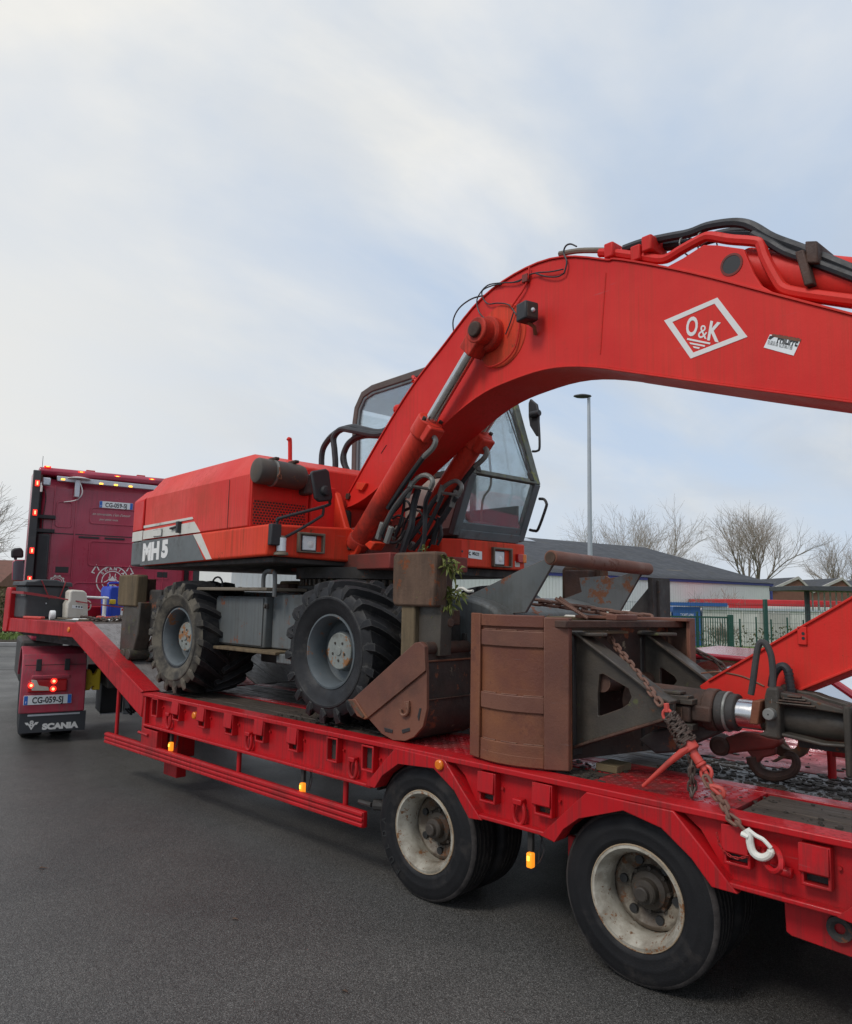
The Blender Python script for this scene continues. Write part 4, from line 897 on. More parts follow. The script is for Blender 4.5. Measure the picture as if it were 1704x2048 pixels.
# boom tower: two ears either side of the boom foot
ear = [(-0.466,2.436),(-0.481,2.652),(-0.19,2.654),(-0.08,2.783),(-0.02,2.777),(0.08,2.73),(0.113,2.709),(0.252,2.43),(0.318,2.313),(0.364,2.187),(0.238,2.114)]
e2 = [(-.40, 2.35), (-.40, 2.46), (-.22, 2.52), (-.115, 2.76), (-.06, 2.775), (.03, 2.74), (.05, 2.72), (.20, 2.42), (.33, 2.36), (.37, 2.29), (.34, 2.20), (.20, 2.10), (-.40, 2.10)]
for y0 in (-.375, .17): E('boom_bracket', MB().prism(ear[:3]+ear[3:] if 0 else e2, 'y', y0, y0+.06), 'digger_orange', .012)
E('bracket_box', MB().box(-.55, .02, -.38, .26, 2.1, 2.40), 'digger_red', .01)
bp1 = (.34, 2.255)
E('cylinder_pin', MB().cyl((bp1[0], -.43, bp1[1]), (bp1[0], .29, bp1[1]), .048, seg=20), 'rust_dark', .006)
for y0 in (-.405, .235): E('pin_boss', MB().lathe([(.0, -.0), (.105, 0), (.11, .01), (.11, .035), (.1, .045), (0, .045)], (bp1[0], y0, bp1[1]), (0, 1, 0), 28), 'digger_orange')
E('bolt_head', MB().cyl((bp1[0], -.425, bp1[1]), (bp1[0], -.40, bp1[1]), .04, seg=6), 'rim_dark', .004)
# --- boom
BY0, BY1 = -.25, .13
top = [(0.026,2.685),(0.406,3.071),(0.773,3.42),(1.056,3.649)]+[(1.265,3.767),(1.421,3.879),(1.618,4.024),(1.716,4.078),(1.907,4.135),(2.101,4.161),(2.24,4.174),(2.374,4.169),(2.502,4.142),(2.636,4.091),(2.802,4.012),(2.969,3.924)]+[(2.801,4.031),(3.275,3.796),(3.594,3.618),(3.916,3.424),(4.268,3.218)]
bot = [(0.04,2.62),(0.153,2.621),(0.471,2.732),(0.842,2.923),(1.404,3.21),(1.469,3.245),(1.706,3.332),(1.93,3.386)]+[(1.927,3.364),(2.081,3.386),(2.241,3.395),(2.373,3.396),(2.499,3.38),(2.631,3.349),(2.795,3.303),(2.959,3.242)]+[(2.793,3.299),(3.308,3.118),(3.742,2.966),(4.249,2.795)]
dx = top[-1][0]; ex_ = V((top[-1][0]-top[-3][0], 0, top[-1][1]-top[-3][1])).normalized()
top += [(top[-1][0]+ex_.x*.55, top[-1][1]+ex_.z*.55), (top[-1][0]+ex_.x*1.15, top[-1][1]+ex_.z*1.2)]
ex_ = V((bot[-1][0]-bot[-3][0], 0, bot[-1][1]-bot[-3][1])).normalized()
bot += [(bot[-1][0]+ex_.x*.55, bot[-1][1]+ex_.z*.55), (bot[-1][0]+ex_.x*1.05, bot[-1][1]+ex_.z*1.0)]
def resamp(P, n):
    P = [V((a, c)) for a, c in P]; L = [0]
    for i in range(1, len(P)): L.append(L[-1]+(P[i]-P[i-1]).length)
    out = []
    for k in range(n):
        s_ = L[-1]*k/(n-1); i = 1
        while i < len(P)-1 and s_ > L[i]: i += 1
        out.append(P[i-1].lerp(P[i], (s_-L[i-1])/(L[i]-L[i-1])))
    for _ in range(3): out = [out[0]]+[(out[i-1]+2*out[i]+out[i+1])/4 for i in range(1, n-1)]+[out[-1]]
    return [(p_.x, p_.y) for p_ in out]
nb = 60; tp, bt = resamp(top, nb), resamp(bot, nb)
b = MB(); b.strip(tp, bt, 'y', BY0, BY1)
boom = E('boom', b, 'digger_red', .004, ang=25)
# cover plates overhanging the box a little
def edge_plate(P, off, th, name):
    q = []
    for i in range(nb):
        a = V(P[max(i-1, 0)]); c = V(P[min(i+1, nb-1)]); t = (c-a).normalized(); nrm = V((-t.y, t.x))
        q.append((V(P[i])+nrm*off, V(P[i])+nrm*(off+th)))
    return E(name, MB().strip([(p_[0].x, p_[0].y) for p_ in q], [(p_[1].x, p_[1].y) for p_ in q], 'y', BY0-.012, BY1+.012), 'digger_red', .003, parent=boom, ang=25)
edge_plate(tp, .001, .012, 'top_plate'); edge_plate(bt, -.013, .012, 'bottom_plate')
sm_ = [(2.844,3.91),(2.838,3.837),(2.817,3.629),(2.796,3.384)]
E('weld_seam', MB().tube([(a, BY0-.001, c) for a, c in sm_], .005, 6), 'digger_red', parent=boom)
# cylinder lug plate on top of the boom
lug = [(3.275,3.805),(3.382,3.823),(3.512,3.858),(3.592,3.827),(3.743,3.751),(3.795,3.591),(3.833,3.512),(3.924,3.426)]
for y0 in (BY0, BY1-.03): E('cylinder_lug', MB().prism(lug, 'y', y0, y0+.03), 'digger_red', .004, parent=boom)
lh = [(3.674,3.683)][0]
E('lug_hole', MB().lathe([(.052, -.004), (.064, -.004), (.064, .004), (.052, .004)], (lh[0], BY0, lh[1]), (0, 1, 0), 28, closed=True), 'digger_dark_red', parent=boom)
E('lug_pin', MB().cyl((lh[0], BY0-.002, lh[1]), (lh[0], BY0+.02, lh[1]), .052, seg=24), 'decal_black', parent=boom)
# emblem: diamond outline, letters, three bars
dm = [(3.587,3.518),(3.75,3.246),(3.417,3.204),(3.253,3.477)]
di = [(3.569,3.488),(3.7,3.268),(3.434,3.235),(3.306,3.453)]
ye = BY0-.0025
E('emblem', MB().strip(dm, di, 'y', ye, ye+.004, closed=True), 'decal_white', parent=boom)
def onboom(px): return V((px[0], ye, px[1]))
up0 = [onboom(p_) for p_ in [(3.43,3.456),(3.407,3.348)]]; rr0 = [onboom(p_) for p_ in [(3.389,3.355),(3.584,3.266)]]
rv = (rr0[1]-rr0[0]); rv.normalize(); uv = (up0[0]-up0[1]); hv = uv.length
for ch, q, sz, bd in (('O', [(3.385,3.358),(3.455,3.331)], 1.36, .004), ('&', [(3.463,3.318),(3.516,3.295)], 1.0, .0), ('K', [(3.52,3.291),(3.589,3.261)], 1.36, .004)):
    p0, p1 = onboom(q[0]), onboom(q[1])
    text(ch, 'lettering', 'decal_white', boom, p0+V((0, .0012, 0)), rv, uv, hv*sz, bold=bd, fit=(p1-p0).length, ext=.001)
for q in ([(3.399,3.331),(3.539,3.267),(3.535,3.258),(3.396,3.321)], [(3.412,3.302),(3.507,3.26),(3.503,3.252),(3.417,3.29)], [(3.431,3.274),(3.474,3.256),(3.469,3.248),(3.438,3.262)]):
    E('emblem_bar', MB().prism(q, 'y', ye, ye+.004), 'decal_white', parent=boom)
sp = [(3.87,3.228),(4.024,3.157),(3.986,3.084),(3.835,3.165)]
E('sticker', MB().prism(sp, 'y', ye, ye+.004), 'plate_white', parent=boom)
sq = [(3.885,3.227),(4.027,3.161),(4.022,3.148),(3.877,3.215)]
E('sticker_rust', MB().prism(sq, 'y', ye-.001, ye+.001), 'rust_plate', parent=boom)
st = [onboom(p_)+V((0, -.0005, 0)) for p_ in [(3.904,3.175),(4.013,3.125),(3.911,3.203),(3.846,3.169),(3.983,3.101),(3.861,3.199),(3.893,3.215),(3.869,3.193)]]
text('PHILIPPE', 'lettering', 'decal_black', boom, st[0], st[1]-st[0], (st[2]-st[0]), .058, bold=.0025, fit=(st[1]-st[0]).length*.96, shear=.1, ext=.0004)
text('01.60.01.06  02.29.66.77.88', 'lettering', 'panel_grey', boom, st[3]+V((.01, 0, .008)), st[4]-st[3], (st[2]-st[0]), .034, fit=(st[4]-st[3]).length*.9, ext=.0004)
pa = [(3.87,3.22),(3.896,3.21),(3.871,3.199),(3.861,3.206)]
E('sticker_mark', MB().prism(pa, 'y', ye-.001, ye+.003), 'decal_black', parent=boom)
# boom cylinders either side
eye = [(1.837,3.758)][0]; 
def ram(y, base, eye, gl, near):
    P0, P1 = V((base[0], y, base[1])), V((eye[0], y, eye[1])); d = (P1-P0).normalized(); Lg = (P1-P0).length
    side = V((d.z, 0, -d.x))
    o = E('boom_cylinder', MB().cyl(P0+d*.05, P0+d*gl, .088, seg=24).lathe([(.075, -.01), (.095, -.01), (.1, 0), (.1, .07), (.095, .08), (.075, .08)], P0+d*.0, d, 20), 'ram_orange', .004)
    E('gland', MB().cyl(P0+d*(gl-.13), P0+d*(gl+.03), .105, seg=24).obox(P0+d*(gl-.045)+side*.08, d*.07, (0, .075, 0), side*.05), 'ram_orange', .012, parent=o)
    E('rod', MB().cyl(P0+d*(gl+.02), P1-d*.09, .046, seg=24), 'chrome', parent=o)
    q = MB().cyl(P1-V((0, .075, 0)), P1+V((0, .08, 0)), .098, seg=28).prism([(-.10, -.05), (.10, -.05), (.075, -.17), (-.075, -.17)], 'y', -.065, .065)
    q2 = MB().cyl(P1-V((0, .075, 0)), P1+V((0, .075, 0)), .098, seg=28)
    q2.obox(P1-d*.10, d*.085, (0, .07, 0), side*.07)
    E('rod_eye', q2, 'ram_orange', .01, parent=o)
    E('eye_pin', MB().lathe([(0, -.02), (.05, -.02), (.058, -.012), (.058, .03)], P1-V((0, .085, 0)), (0, 1, 0), 22), 'rust_dark', .003, parent=o)
    # port block and gland bolts
    q = MB()
    for a, c in ((-1, .02), (1, .02), (1, -.09)): q.cyl(P0+d*(gl+c)+V((0, a*.085, 0))+side*.02, P0+d*(gl+c+.03)+V((0, a*.085, 0))+side*.02, .018, seg=6)
    E('gland_bolt', q, 'rim_dark', parent=o)
    pb = P0+d*(gl-.05)+side*.13
    E('port_pipe', MB().tube([pb-side*.02, pb+side*.03, pb+side*.05-d*.06, pb+side*.015-d*.18], .022, 8, sm=4), 'pipe_zinc', parent=o)
    E('hose', MB().tube([pb+side*.015-d*.16, pb+side*.0-d*.3, pb-side*.02-d*.52, pb-side*.03-d*.75], .021, 8, sm=4), 'hose_black', parent=o)
    return o
ram(-.345, bp1, (eye[0], eye[1]), 1.30, True)
ram(.225, bp1, (eye[0], eye[1]), 1.30, False)
bc = [(1.874,3.726),(1.96,3.704)]
E('boom_boss', MB().lathe([(0, -.075), (.12, -.075), (.13, -.06), (.13, .0)], (eye[0]-.0, BY0, eye[1]), (0, 1, 0), 36), 'ram_orange', parent=boom)
cp = [(1.935,3.729)][0]
E('doubler_plate', MB().lathe([(0, -.006), (.235, -.006), (.24, 0)], (cp[0], BY0, cp[1]), (0, 1, 0), 48), 'digger_orange', parent=boom)
# lamp on the boom side
lp = [(2.245,3.801),(2.296,3.777),(2.2,3.765),(2.29,3.687),(2.246,3.65)]
lo = E('boom_lamp', MB().obox((lp[1][0]-.02, -.36, lp[1][1]), (.055, -.012, 0), (.012, .055, .0), (0, 0, .065)), 'plastic_black', .012)
E('lamp_lens', MB().obox((lp[1][0]+.036, -.368, lp[1][1]), (.003, -.001, 0), (.01, .045, 0), (0, 0, .05)), 'rim_dark', .004, parent=lo)
E('lamp_bulb', MB().ball((lp[1][0]+.04, -.37, lp[1][1]), .016, 10), 'lamp_clear', parent=lo)
E('lamp_bracket', MB().tube([(lp[1][0]-.03, -.34, lp[1][1]-.06), (lp[3][0], -.30, lp[3][1]), (lp[4][0]+.02, -.26, lp[4][1])], .014, 6), 'rust_plate', parent=lo)
# thin cables straying over the boom
def cable(pts, y, r=.005, m='hose_black', sm=5): return E('cable', MB().tube([(a, (y[i] if isinstance(y, (list, tuple)) else y), c) for i, (a, c) in enumerate(pts)], r, 6, sm=sm), m, parent=boom)
cable([(1.371,3.913),(1.361,4.022),(1.43,4.104),(1.568,4.138),(1.716,4.122),(1.8,4.111)], -.20, .006)
cable([(1.796,3.885),(1.724,3.963),(1.697,4.059),(1.735,4.115),(1.812,4.149),(1.926,4.13),(2.072,4.09),(2.177,4.088)], -.272)
cable([(2.097,3.837),(2.025,3.932),(1.915,3.979),(1.814,4.004),(1.755,4.08),(1.761,4.127),(1.851,4.132),(1.951,4.115)], -.272)
cable([(2.528,4.008),(2.549,4.08),(2.523,4.15),(2.539,4.193),(2.58,4.195),(2.631,4.159)], -.272, .006)
cable([(2.533,4.011),(2.475,4),(2.379,4.031),(2.28,4.086)], -.272)
cable([(2.518,4.038),(2.411,4.056),(2.28,4.091),(2.177,4.097),(2.119,4.079),(2.024,4.101)], -.272)
cable([(2.217,4.157),(2.212,4.095),(2.166,4.009),(2.096,3.948),(2.049,3.906)], -.272, .007, 'digger_red')
cable([(2.073,3.862),(2.044,3.797),(1.997,3.717)], -.275)
cable([(2.115,3.805),(2.127,3.728),(2.086,3.593),(1.992,3.525),(1.87,3.507),(1.794,3.529)], -.275, .007, 'digger_red')
E('cable_clip', MB().box([(2.183,4.082)][0][0]-.025, [(2.183,4.082)][0][0]+.025, -.285, -.25, [(2.183,4.082)][0][1]-.03, [(2.183,4.082)][0][1]+.03), 'digger_dark_red', .004, parent=boom)
# pipework and hoses along the top of the boom
def bp(pts, y, r, m, nm, sm=5, seg=8):
    if pts[-1][0] > 4.0: pts = pts+[(pts[-1][0]*2.2-pts[-2][0]*1.2, pts[-1][1]*2.2-pts[-2][1]*1.2)]
    return E(nm, MB().tube([(a, y, c) for a, c in pts], r, seg, sm=sm), m, parent=boom)
bp([(2.766,4.09),(2.835,4.066),(2.935,4.021),(3.126,3.929),(3.197,3.895),(3.257,3.883),(3.355,3.905),(3.487,3.926),(3.541,3.915),(3.646,3.858),(3.795,3.79),(3.819,3.756),(3.84,3.676),(3.898,3.531),(3.935,3.474),(4.009,3.43),(4.151,3.363),(4.255,3.316)], -.20, .030, 'digger_red', 'steel_pipe', 4)
bp([(2.385,4.238),(2.545,4.204),(2.697,4.153),(2.795,4.116)], -.14, .020, 'lamp_bezel', 'steel_pipe', 3)
bp([(2.795,4.116),(2.889,4.061),(3.017,3.999)], -.14, .036, 'digger_red', 'steel_pipe', 3)
bp([(2.789,4.116),(2.903,4.081),(3.012,4.047),(3.098,4.046),(3.16,4.014)], -.10, .020, 'digger_dark_red', 'steel_pipe', 3)
for q in ([(2.863,4.061)], [(3.059,3.972)], [(3.139,4.007)]):
    c = q[0]; E('pipe_clamp', MB().box(c[0]-.035, c[0]+.035, -.25, -.06, c[1]-.05, c[1]+.05), 'digger_red', .01, parent=boom)
for j, (yy, rr) in enumerate(((-.16, .028), (-.09, .030), (-.02, .028))):
    bp([(2.925,4.073),(3.066,4.067),(3.242,4.037),(3.379,4.011),(3.492,4.01),(3.618,3.983),(3.704,3.947),(3.77,3.896),(3.865,3.799),(4.016,3.681),(4.229,3.506)], yy, rr, 'hose_black', 'hose', 4) if j != 1 else bp([(3.012,4.052),(3.191,4.027),(3.387,3.974),(3.527,3.955),(3.685,3.901),(3.785,3.846),(3.902,3.739),(4.052,3.627),(4.228,3.475)], yy, rr, 'hose_black', 'hose', 4)
bp([(3.768,3.848),(3.863,3.761),(3.94,3.683),(4.051,3.599),(4.227,3.463)], -.19, .024, 'hose_black', 'hose', 4)
for q in ([(3.347,3.954)], [(3.465,3.943)]):
    c = q[0]; E('hose_tie', MB().tube([(c[0]+.045*cos(t)*.35, -.11+.085*cos(t), c[1]+.06*sin(t)) for t in [2*pi*k/14 for k in range(14)]], .005, 5, closed=True), 'pipe_zinc', parent=boom)
cl_ = [(4.053,3.595),(4.026,3.483),(4.09,3.614)]
E('hose_bracket', MB().obox((cl_[0][0], -.22, (cl_[0][1]+cl_[1][1])/2), (.022, 0, .0), (0, .03, 0), (-.02, 0, .10)).obox((cl_[2][0], -.12, cl_[2][1]), (.03, 0, -.01), (0, .12, 0), (0, 0, .06)), 'rust_dark', .008, parent=boom)
# dipper cylinder on top of the boom
dc = [(3.698,3.713),(4.211,3.476)]
P0 = V((dc[0][0]-.03, -.06, dc[0][1])); d = V((dc[1][0]-dc[0][0], 0, dc[1][1]-dc[0][1])).normalized()
o = E('dipper_cylinder', MB().cyl(P0, P0+d*1.5, .125, seg=28).lathe([(.0, -.1), (.07, -.1), (.11, -.03), (.125, .0)], P0, d, 24), 'digger_red', .004)
E('eye', MB().cyl(P0-d*.12-V((0, .08, 0)), P0-d*.12+V((0, .08, 0)), .1, seg=22), 'digger_dark_red', .006, parent=o)
# stick folded down to the deck
su = [(3.397,1.354),(3.456,1.397),(4.189,1.852)]; sl_ = [(3.507,1.185),(3.673,1.245),(3.905,1.364),(4.173,1.499)]
du = V((su[2][0]-su[1][0], su[2][1]-su[1][1])).normalized()
st_poly = [su[0], su[1], su[2], (su[2][0]+du.x*1.3, su[2][1]+du.y*1.45), (su[2][0]+du.x*1.75, su[2][1]+du.y*1.35), (su[2][0]+du.x*1.55, su[2][1]+du.y*.75-.1), sl_[3], sl_[2], sl_[1], sl_[0]]
stick = E('stick', MB().prism(st_poly, 'y', -.21, .07), 'digger_red', .006)
for P_ in ([su[1], su[2], (su[2][0]+du.x*1.2, su[2][1]+du.y*1.3)], [sl_[1], sl_[2], sl_[3], (su[2][0]+du.x*1.4, su[2][1]+du.y*.7-.12)]):
    n_ = len(P_); sg = -1 if P_[0] == su[1] else 1
    E('edge_flange', MB().strip([(a, c+.002*sg) for a, c in P_], [(a, c+.016*sg) for a, c in P_], 'y', -.222, .082), 'digger_red', .003, parent=stick)
sb = [(3.958,1.655),(3.965,1.666),(3.965,1.643)]
E('bolt_plate', MB().box(sb[0][0]-.022, sb[0][0]+.022, -.222, -.21, sb[0][1]-.045, sb[0][1]+.045), 'digger_red', .004, parent=stick)
for q in sb[1:]: E('bolt_hole', MB().cyl((q[0], -.2235, q[1]), (q[0], -.221, q[1]), .008), 'decal_black', parent=stick)
wl = [(3.412,1.424),(3.506,1.44),(3.586,1.436),(3.663,1.423),(3.757,1.388)]
E('weld_seam', MB().tube([(a, -.211, c) for a, c in wl], .005, 6, sm=4), 'rust_plate', parent=stick)
E('elbow_pin', MB().cyl((su[2][0]+du.x*1.3, -.32, su[2][1]+du.y*1.2), (su[2][0]+du.x*1.3, .2, su[2][1]+du.y*1.2), .07), 'rust_dark', .01)
# --- hoses from the tower to the boom and in front of the tower
def hose(pts, y, r=.026, m='hose_black', nm='hose', sm=6):
    return E(nm, MB().tube([(a, (y[i] if isinstance(y, (list, tuple)) else y), c) for i, (a, c) in enumerate(pts)], r, 8, sm=sm), m)
hose([(-0.671,2.86),(-0.707,3.223),(-0.61,3.359),(-0.41,3.431),(-0.189,3.432),(-0.021,3.383),(0.207,3.318),(0.359,3.321),(0.503,3.377)], -.05, .030)
hose([(-0.453,2.868),(-0.414,3.067),(-0.436,3.23),(-0.456,3.365),(-0.335,3.427),(-0.163,3.392),(0.073,3.326),(0.253,3.284),(0.424,3.284)], -.08, .030)
hose([(-0.255,2.862),(-0.337,3.014),(-0.432,3.156),(-0.376,3.28),(-0.256,3.334),(-0.066,3.341),(0.141,3.308),(0.339,3.284)], .02, .030)
hose([(-0.172,2.881),(-0.287,3.008),(-0.356,3.146),(-0.337,3.245),(-0.207,3.327),(-0.043,3.344)], -.02, .026)
zx = lambda q: q
up = [(1,2.698),(1.026,2.731),(1.088,2.766),(1.168,2.777),(1.238,2.749),(1.261,2.706),(1.232,2.663)]
hose(up, -.30, .020, 'pipe_zinc', 'steel_pipe', 5)
hose([(1,2.698),(0.938,2.626),(0.857,2.524),(0.785,2.408),(0.73,2.326)], [-.30, -.33, -.36, -.38, -.38], .023, 'hose_worn')
hose([(0.996,2.692),(0.953,2.594),(0.929,2.481),(0.914,2.392),(0.852,2.275),(0.808,2.181)], -.22, .028)
hose([(1.207,2.642),(1.139,2.572),(1.088,2.495),(1.064,2.379),(1.032,2.275),(0.98,2.178)], [-.28, -.26, -.22, -.2, -.18, -.18], .020)
up2 = [(0.977,2.697),(1.012,2.737),(1.083,2.766),(1.154,2.774),(1.206,2.747),(1.224,2.703),(1.182,2.653)]
hose(up2, .05, .019, 'pipe_zinc', 'steel_pipe', 5)
hose([(0.959,2.68),(0.897,2.604),(0.843,2.508),(0.798,2.423),(0.725,2.32),(0.622,2.21)], [.05, .02, 0, -.03, -.06, -.08], .024)
hose([(0.987,2.671),(0.944,2.569),(0.882,2.449),(0.811,2.328),(0.709,2.22)], [.06, .04, .02, 0, -.02], .018)
hose([(1.113,2.652),(1.043,2.584),(0.964,2.498),(0.901,2.433),(0.857,2.361),(0.831,2.268)], .10, .024)
hose([(0.408,2.591),(0.53,2.614),(0.63,2.606),(0.757,2.576)], .12, .014); hose([(0.378,2.54),(0.483,2.486),(0.566,2.429),(0.637,2.373)], .12, .012)
hose([(0.534,2.47),(0.632,2.509),(0.749,2.513),(0.844,2.487),(0.91,2.439),(0.93,2.369),(0.895,2.303)], .10, .012)
hose([(0.263,2.528),(0.326,2.53),(0.422,2.49),(0.454,2.449),(0.414,2.412)], .05, .014)
for q, yy in (([(0.717,2.359)], -.38), ([(0.805,2.324)], -.36), ([(0.982,2.688)], -.30), ([(0.968,2.691)], .05), ([(1.086,2.642)], .10)):
    c = q[0]; E('hose_fitting', MB().cyl((c[0]-.035, yy, c[1]-.07), (c[0]+.03, yy, c[1]+.06), .027, seg=6), 'pipe_zinc', .004)
E('pipe_bar', MB().tube([(a, -.3, c) for a, c in [(1,2.707),(1.249,2.655)]], .014, 6), 'steel_dark'); E('pipe_bar', MB().tube([(a, .05, c) for a, c in [(0.968,2.695),(1.2,2.651)]], .014, 6), 'pipe_zinc')
# swivel and valve block between the ears
E('valve_block', MB().box(.05, .42, -.30, .12, 2.16, 2.42).cyl((.15, -.1, 2.4), (.15, -.1, 2.56), .06).cyl((.32, .0, 2.38), (.32, .0, 2.50), .05), 'digger_dark_red', .02)
vb = [(0.523,2.25),(0.593,2.278),(0.674,2.256),(0.607,2.197)]
E('port_block', MB().prism(vb, 'y', -.40, -.28), 'digger_orange', .008)
E('relief_valve', MB().lathe([(0, .1), (.035, .1), (.05, .08), (.05, -.08), (0, -.08)], (.02, -.24, 2.49), (0, 0, 1), 16), 'steel_dark')
# --- cab
CY0, CY1 = .50, 1.42
prof = [(-.93, 2.38), (.66, 2.38), (.88, 2.93), (.52, 4.0), (.44, 4.05), (-.62, 4.05), (-.80, 4.01), (-.92, 3.86), (-.95, 3.70)]
def off(P, d):
    n = len(P); out = []
    for i in range(n):
        a, b_, c = V(P[i-1]), V(P[i]), V(P[(i+1) % n]); t1 = (b_-a).normalized(); t2 = (c-b_).normalized(); n1 = V((-t1.y, t1.x)); n2 = V((-t2.y, t2.x)); m = (n1+n2)
        m = m/max(.3, m.length_squared)*2 if m.length > 1e-6 else n1
        out.append(tuple(b_+m*d))
    return out
inner = off(prof, .075)
cabo = E('cab_side_frame', MB().strip(prof, inner, 'y', CY0-.02, CY0+.04, closed=True), 'cab_frame_rust', .012, seg=3)
inner2 = off(prof, .105)
E('cab_seal', MB().strip(off(prof, .070), inner2, 'y', CY0-.008, CY0+.03, closed=True), 'cab_frame', .008)
E('cab_side_frame', MB().strip(prof, inner, 'y', CY1-.04, CY1+.02, closed=True), 'cab_frame', .012, seg=3)
E('roof', MB().prism([(.52, 3.985), (.44, 4.045), (-.62, 4.045), (-.80, 4.0), (-.92, 3.85), (-.88, 3.84), (-.77, 3.965), (-.61, 4.005), (.42, 4.005), (.49, 3.96)], 'y', CY0+.045, CY1-.045), 'headliner', .006)
E('side_glass', MB().prism([p_ for p_ in off(prof, .09)], 'y', CY0+.005, CY0+.011), 'cab_glass')
E('side_glass', MB().prism([p_ for p_ in off(prof, .09)], 'y', CY1-.011, CY1-.005), 'cab_glass')
# beige panel low on the near side
E('side_panel', MB().prism([(-.90, 2.40), (.60, 2.40), (.70, 2.66), (.70, 2.90), (.60, 2.93), (-.93, 2.93)], 'y', CY0-.012, CY0-.005), 'cab_beige', .004)
E('side_bar', MB().box(-.93, .66, CY0-.02, CY0+.02, 2.93, 2.99), 'steel_dark', .006)
# windscreen: upper and lower panes with frame and wiper
def onfront(t, y, o=0.):   # t<0 lower pane 0..-1, t>0 upper 0..1
    a, c = ((.88, 2.93), (.66, 2.38)) if t < 0 else ((.88, 2.93), (.52, 4.0))
    k_ = abs(t); nx, nz = ((.93, -.37) if t < 0 else (.95, .32))
    return V((a[0]+(c[0]-a[0])*k_+nx*o, y, a[1]+(c[1]-a[1])*k_+nz*o))
def fbar(name, t0, y0, t1, y1, w, m, o0=-.03, o1=.015, sc=1):
    p0, p1 = onfront(t0, y0), onfront(t1, y1); d = (p1-p0).normalized(); nr = (onfront(t0 if t0 else t1, y0, 1)-onfront(t0 if t0 else t1, y0, 0)).normalized(); s_ = d.cross(nr)
    return E(name, MB().obox((p0+p1)/2+nr*(o0+o1)/2, (p1-p0)/2, s_*w/2, nr*(o1-o0)/2), m, .006)
for y in (CY0+.02, CY1-.02):
    fbar('corner_post', -.0001, y, -.985, y, .085, 'cab_frame', -.05, .012); fbar('corner_post', .0001, y, .97, y, .085, 'cab_frame_moss', -.05, .012)
fbar('lower_sill', -.955, CY0+.05, -.955, CY1-.05, .085, 'cab_frame'); fbar('lower_sill', -.83, CY0+.06, -.83, CY1-.06, .07, 'cab_frame', -.02, .008)
fbar('mid_rail', .02, CY0+.05, .02, CY1-.05, .045, 'cab_frame_moss'); fbar('top_rail', .95, CY0+.05, .95, CY1-.05, .07, 'cab_frame_moss')
def pane(name, t0, t1, y0, y1, o):
    vs = [onfront(t0, y0, o), onfront(t0, y1, o), onfront(t1, y1, o), onfront(t1, y0, o)]; nr = (onfront(t1, 0, 1)-onfront(t1, 0, 0)).normalized()*.005
    return E(name, MB().add(vs+[v+nr for v in vs], [(0, 1, 2, 3), (7, 6, 5, 4), (0, 4, 5, 1), (1, 5, 6, 2), (2, 6, 7, 3), (3, 7, 4, 0)]), 'screen_glass')
pane('windscreen', .02, .95, CY0+.05, CY1-.05, -.005); pane('windscreen', -.03, -.83, CY0+.05, CY1-.05, -.005)
E('wiper', MB().tube([onfront(.06, CY1-.12, .012), onfront(.5, CY1-.10, .018), onfront(.86, CY1-.20, .012)], .008, 6), 'plastic_black')
E('wiper', MB().tube([onfront(.12, CY1-.13, .012), onfront(.9, CY1-.22, .012)], .006, 6), 'plastic_black')
for y in (CY0+.09, CY1-.10): E('screen_latch', MB().obox(onfront(.06, y, .01), (.012, 0, 0), (0, .03, 0), (-.015, 0, .04)), 'steel_dark', .006)
# inside: seat, levers, rear pane
E('rear_pane', MB().box(-.925, -.92, CY0+.05, CY1-.05, 2.62, 3.8), 'cab_glass'); E('rear_wall', MB().box(-.93, -.91, CY0+.04, CY1-.04, 2.40, 2.62), 'cab_frame', .004)
E('door_panel', MB().box(-.85, .66, CY1-.05, CY1-.03, 2.40, 2.74), 'plastic_black', .01); E('console', MB().box(.05, .52, CY0+.12, CY1-.15, 2.40, 2.56), 'plastic_black', .03)
E('seat', MB().box(-.65, -.2, .78, 1.18, 2.42, 2.56), 'plastic_black', .04); E('seat_back', MB().obox((-.70, .98, 2.68), (.05, 0, 0), (0, .2, 0), (-.03, 0, .16)), 'plastic_black', .04)
E('control_lever', MB().tube([(.30, 1.22, 2.42), (.32, 1.22, 2.80), (.40, 1.25, 2.95), (.36, 1.28, 3.2), (.25, 1.3, 3.9)], .012, 6, sm=4), 'lamp_bezel')
E('steering_wheel', MB().tube([(.33+.12*cos(t)*.5, .85+.17*sin(t), 2.98+.12*cos(t)) for t in [2*pi*k/24 for k in range(24)]], .013, 8, closed=True).cyl((.35, .85, 2.95), (.45, .85, 2.42), .03), 'plastic_black')
E('cab_floor', MB().box(-.9, .62, CY0+.03, CY1-.03, 2.36, 2.40), 'steel_dark', .004)
# red base under the cab
E('cab_base', MB().prism([(-.9, CY0-.10), (.60, CY0-.10), (.705, CY0+.06), (.705, CY1), (.66, CY1+.03), (-.9, CY1+.03)], 'z', 2.10, 2.355), 'digger_orange', .015)
E('cab_under', MB().box(-.8, .62, CY0, CY1, 2.02, 2.10), 'steel_dark', .01)
sp = [(0.651,2.259),(0.822,2.252),(0.823,2.177),(0.646,2.185)]
E('sticker', MB().prism(sp, 'x', .7055, .708), 'plate_white')
ss = [V((.7085, a, c)) for a, c in [(0.694,2.217),(0.806,2.207),(0.694,2.24),(0.657,2.216)]]
text('MULTI', 'lettering', 'decal_black', EX, ss[0], ss[1]-ss[0], (0, 0, 1), .038, bold=.002, sx=.8, shear=.2, ext=.0004)
E('sticker_mark', MB().tube([(.709, ss[3].y+.012*cos(t)+.008, ss[3].z+.01+.014*sin(t)) for t in [pi*.3+1.5*pi*k/10 for k in range(11)]], .004, 5), 'decal_black')
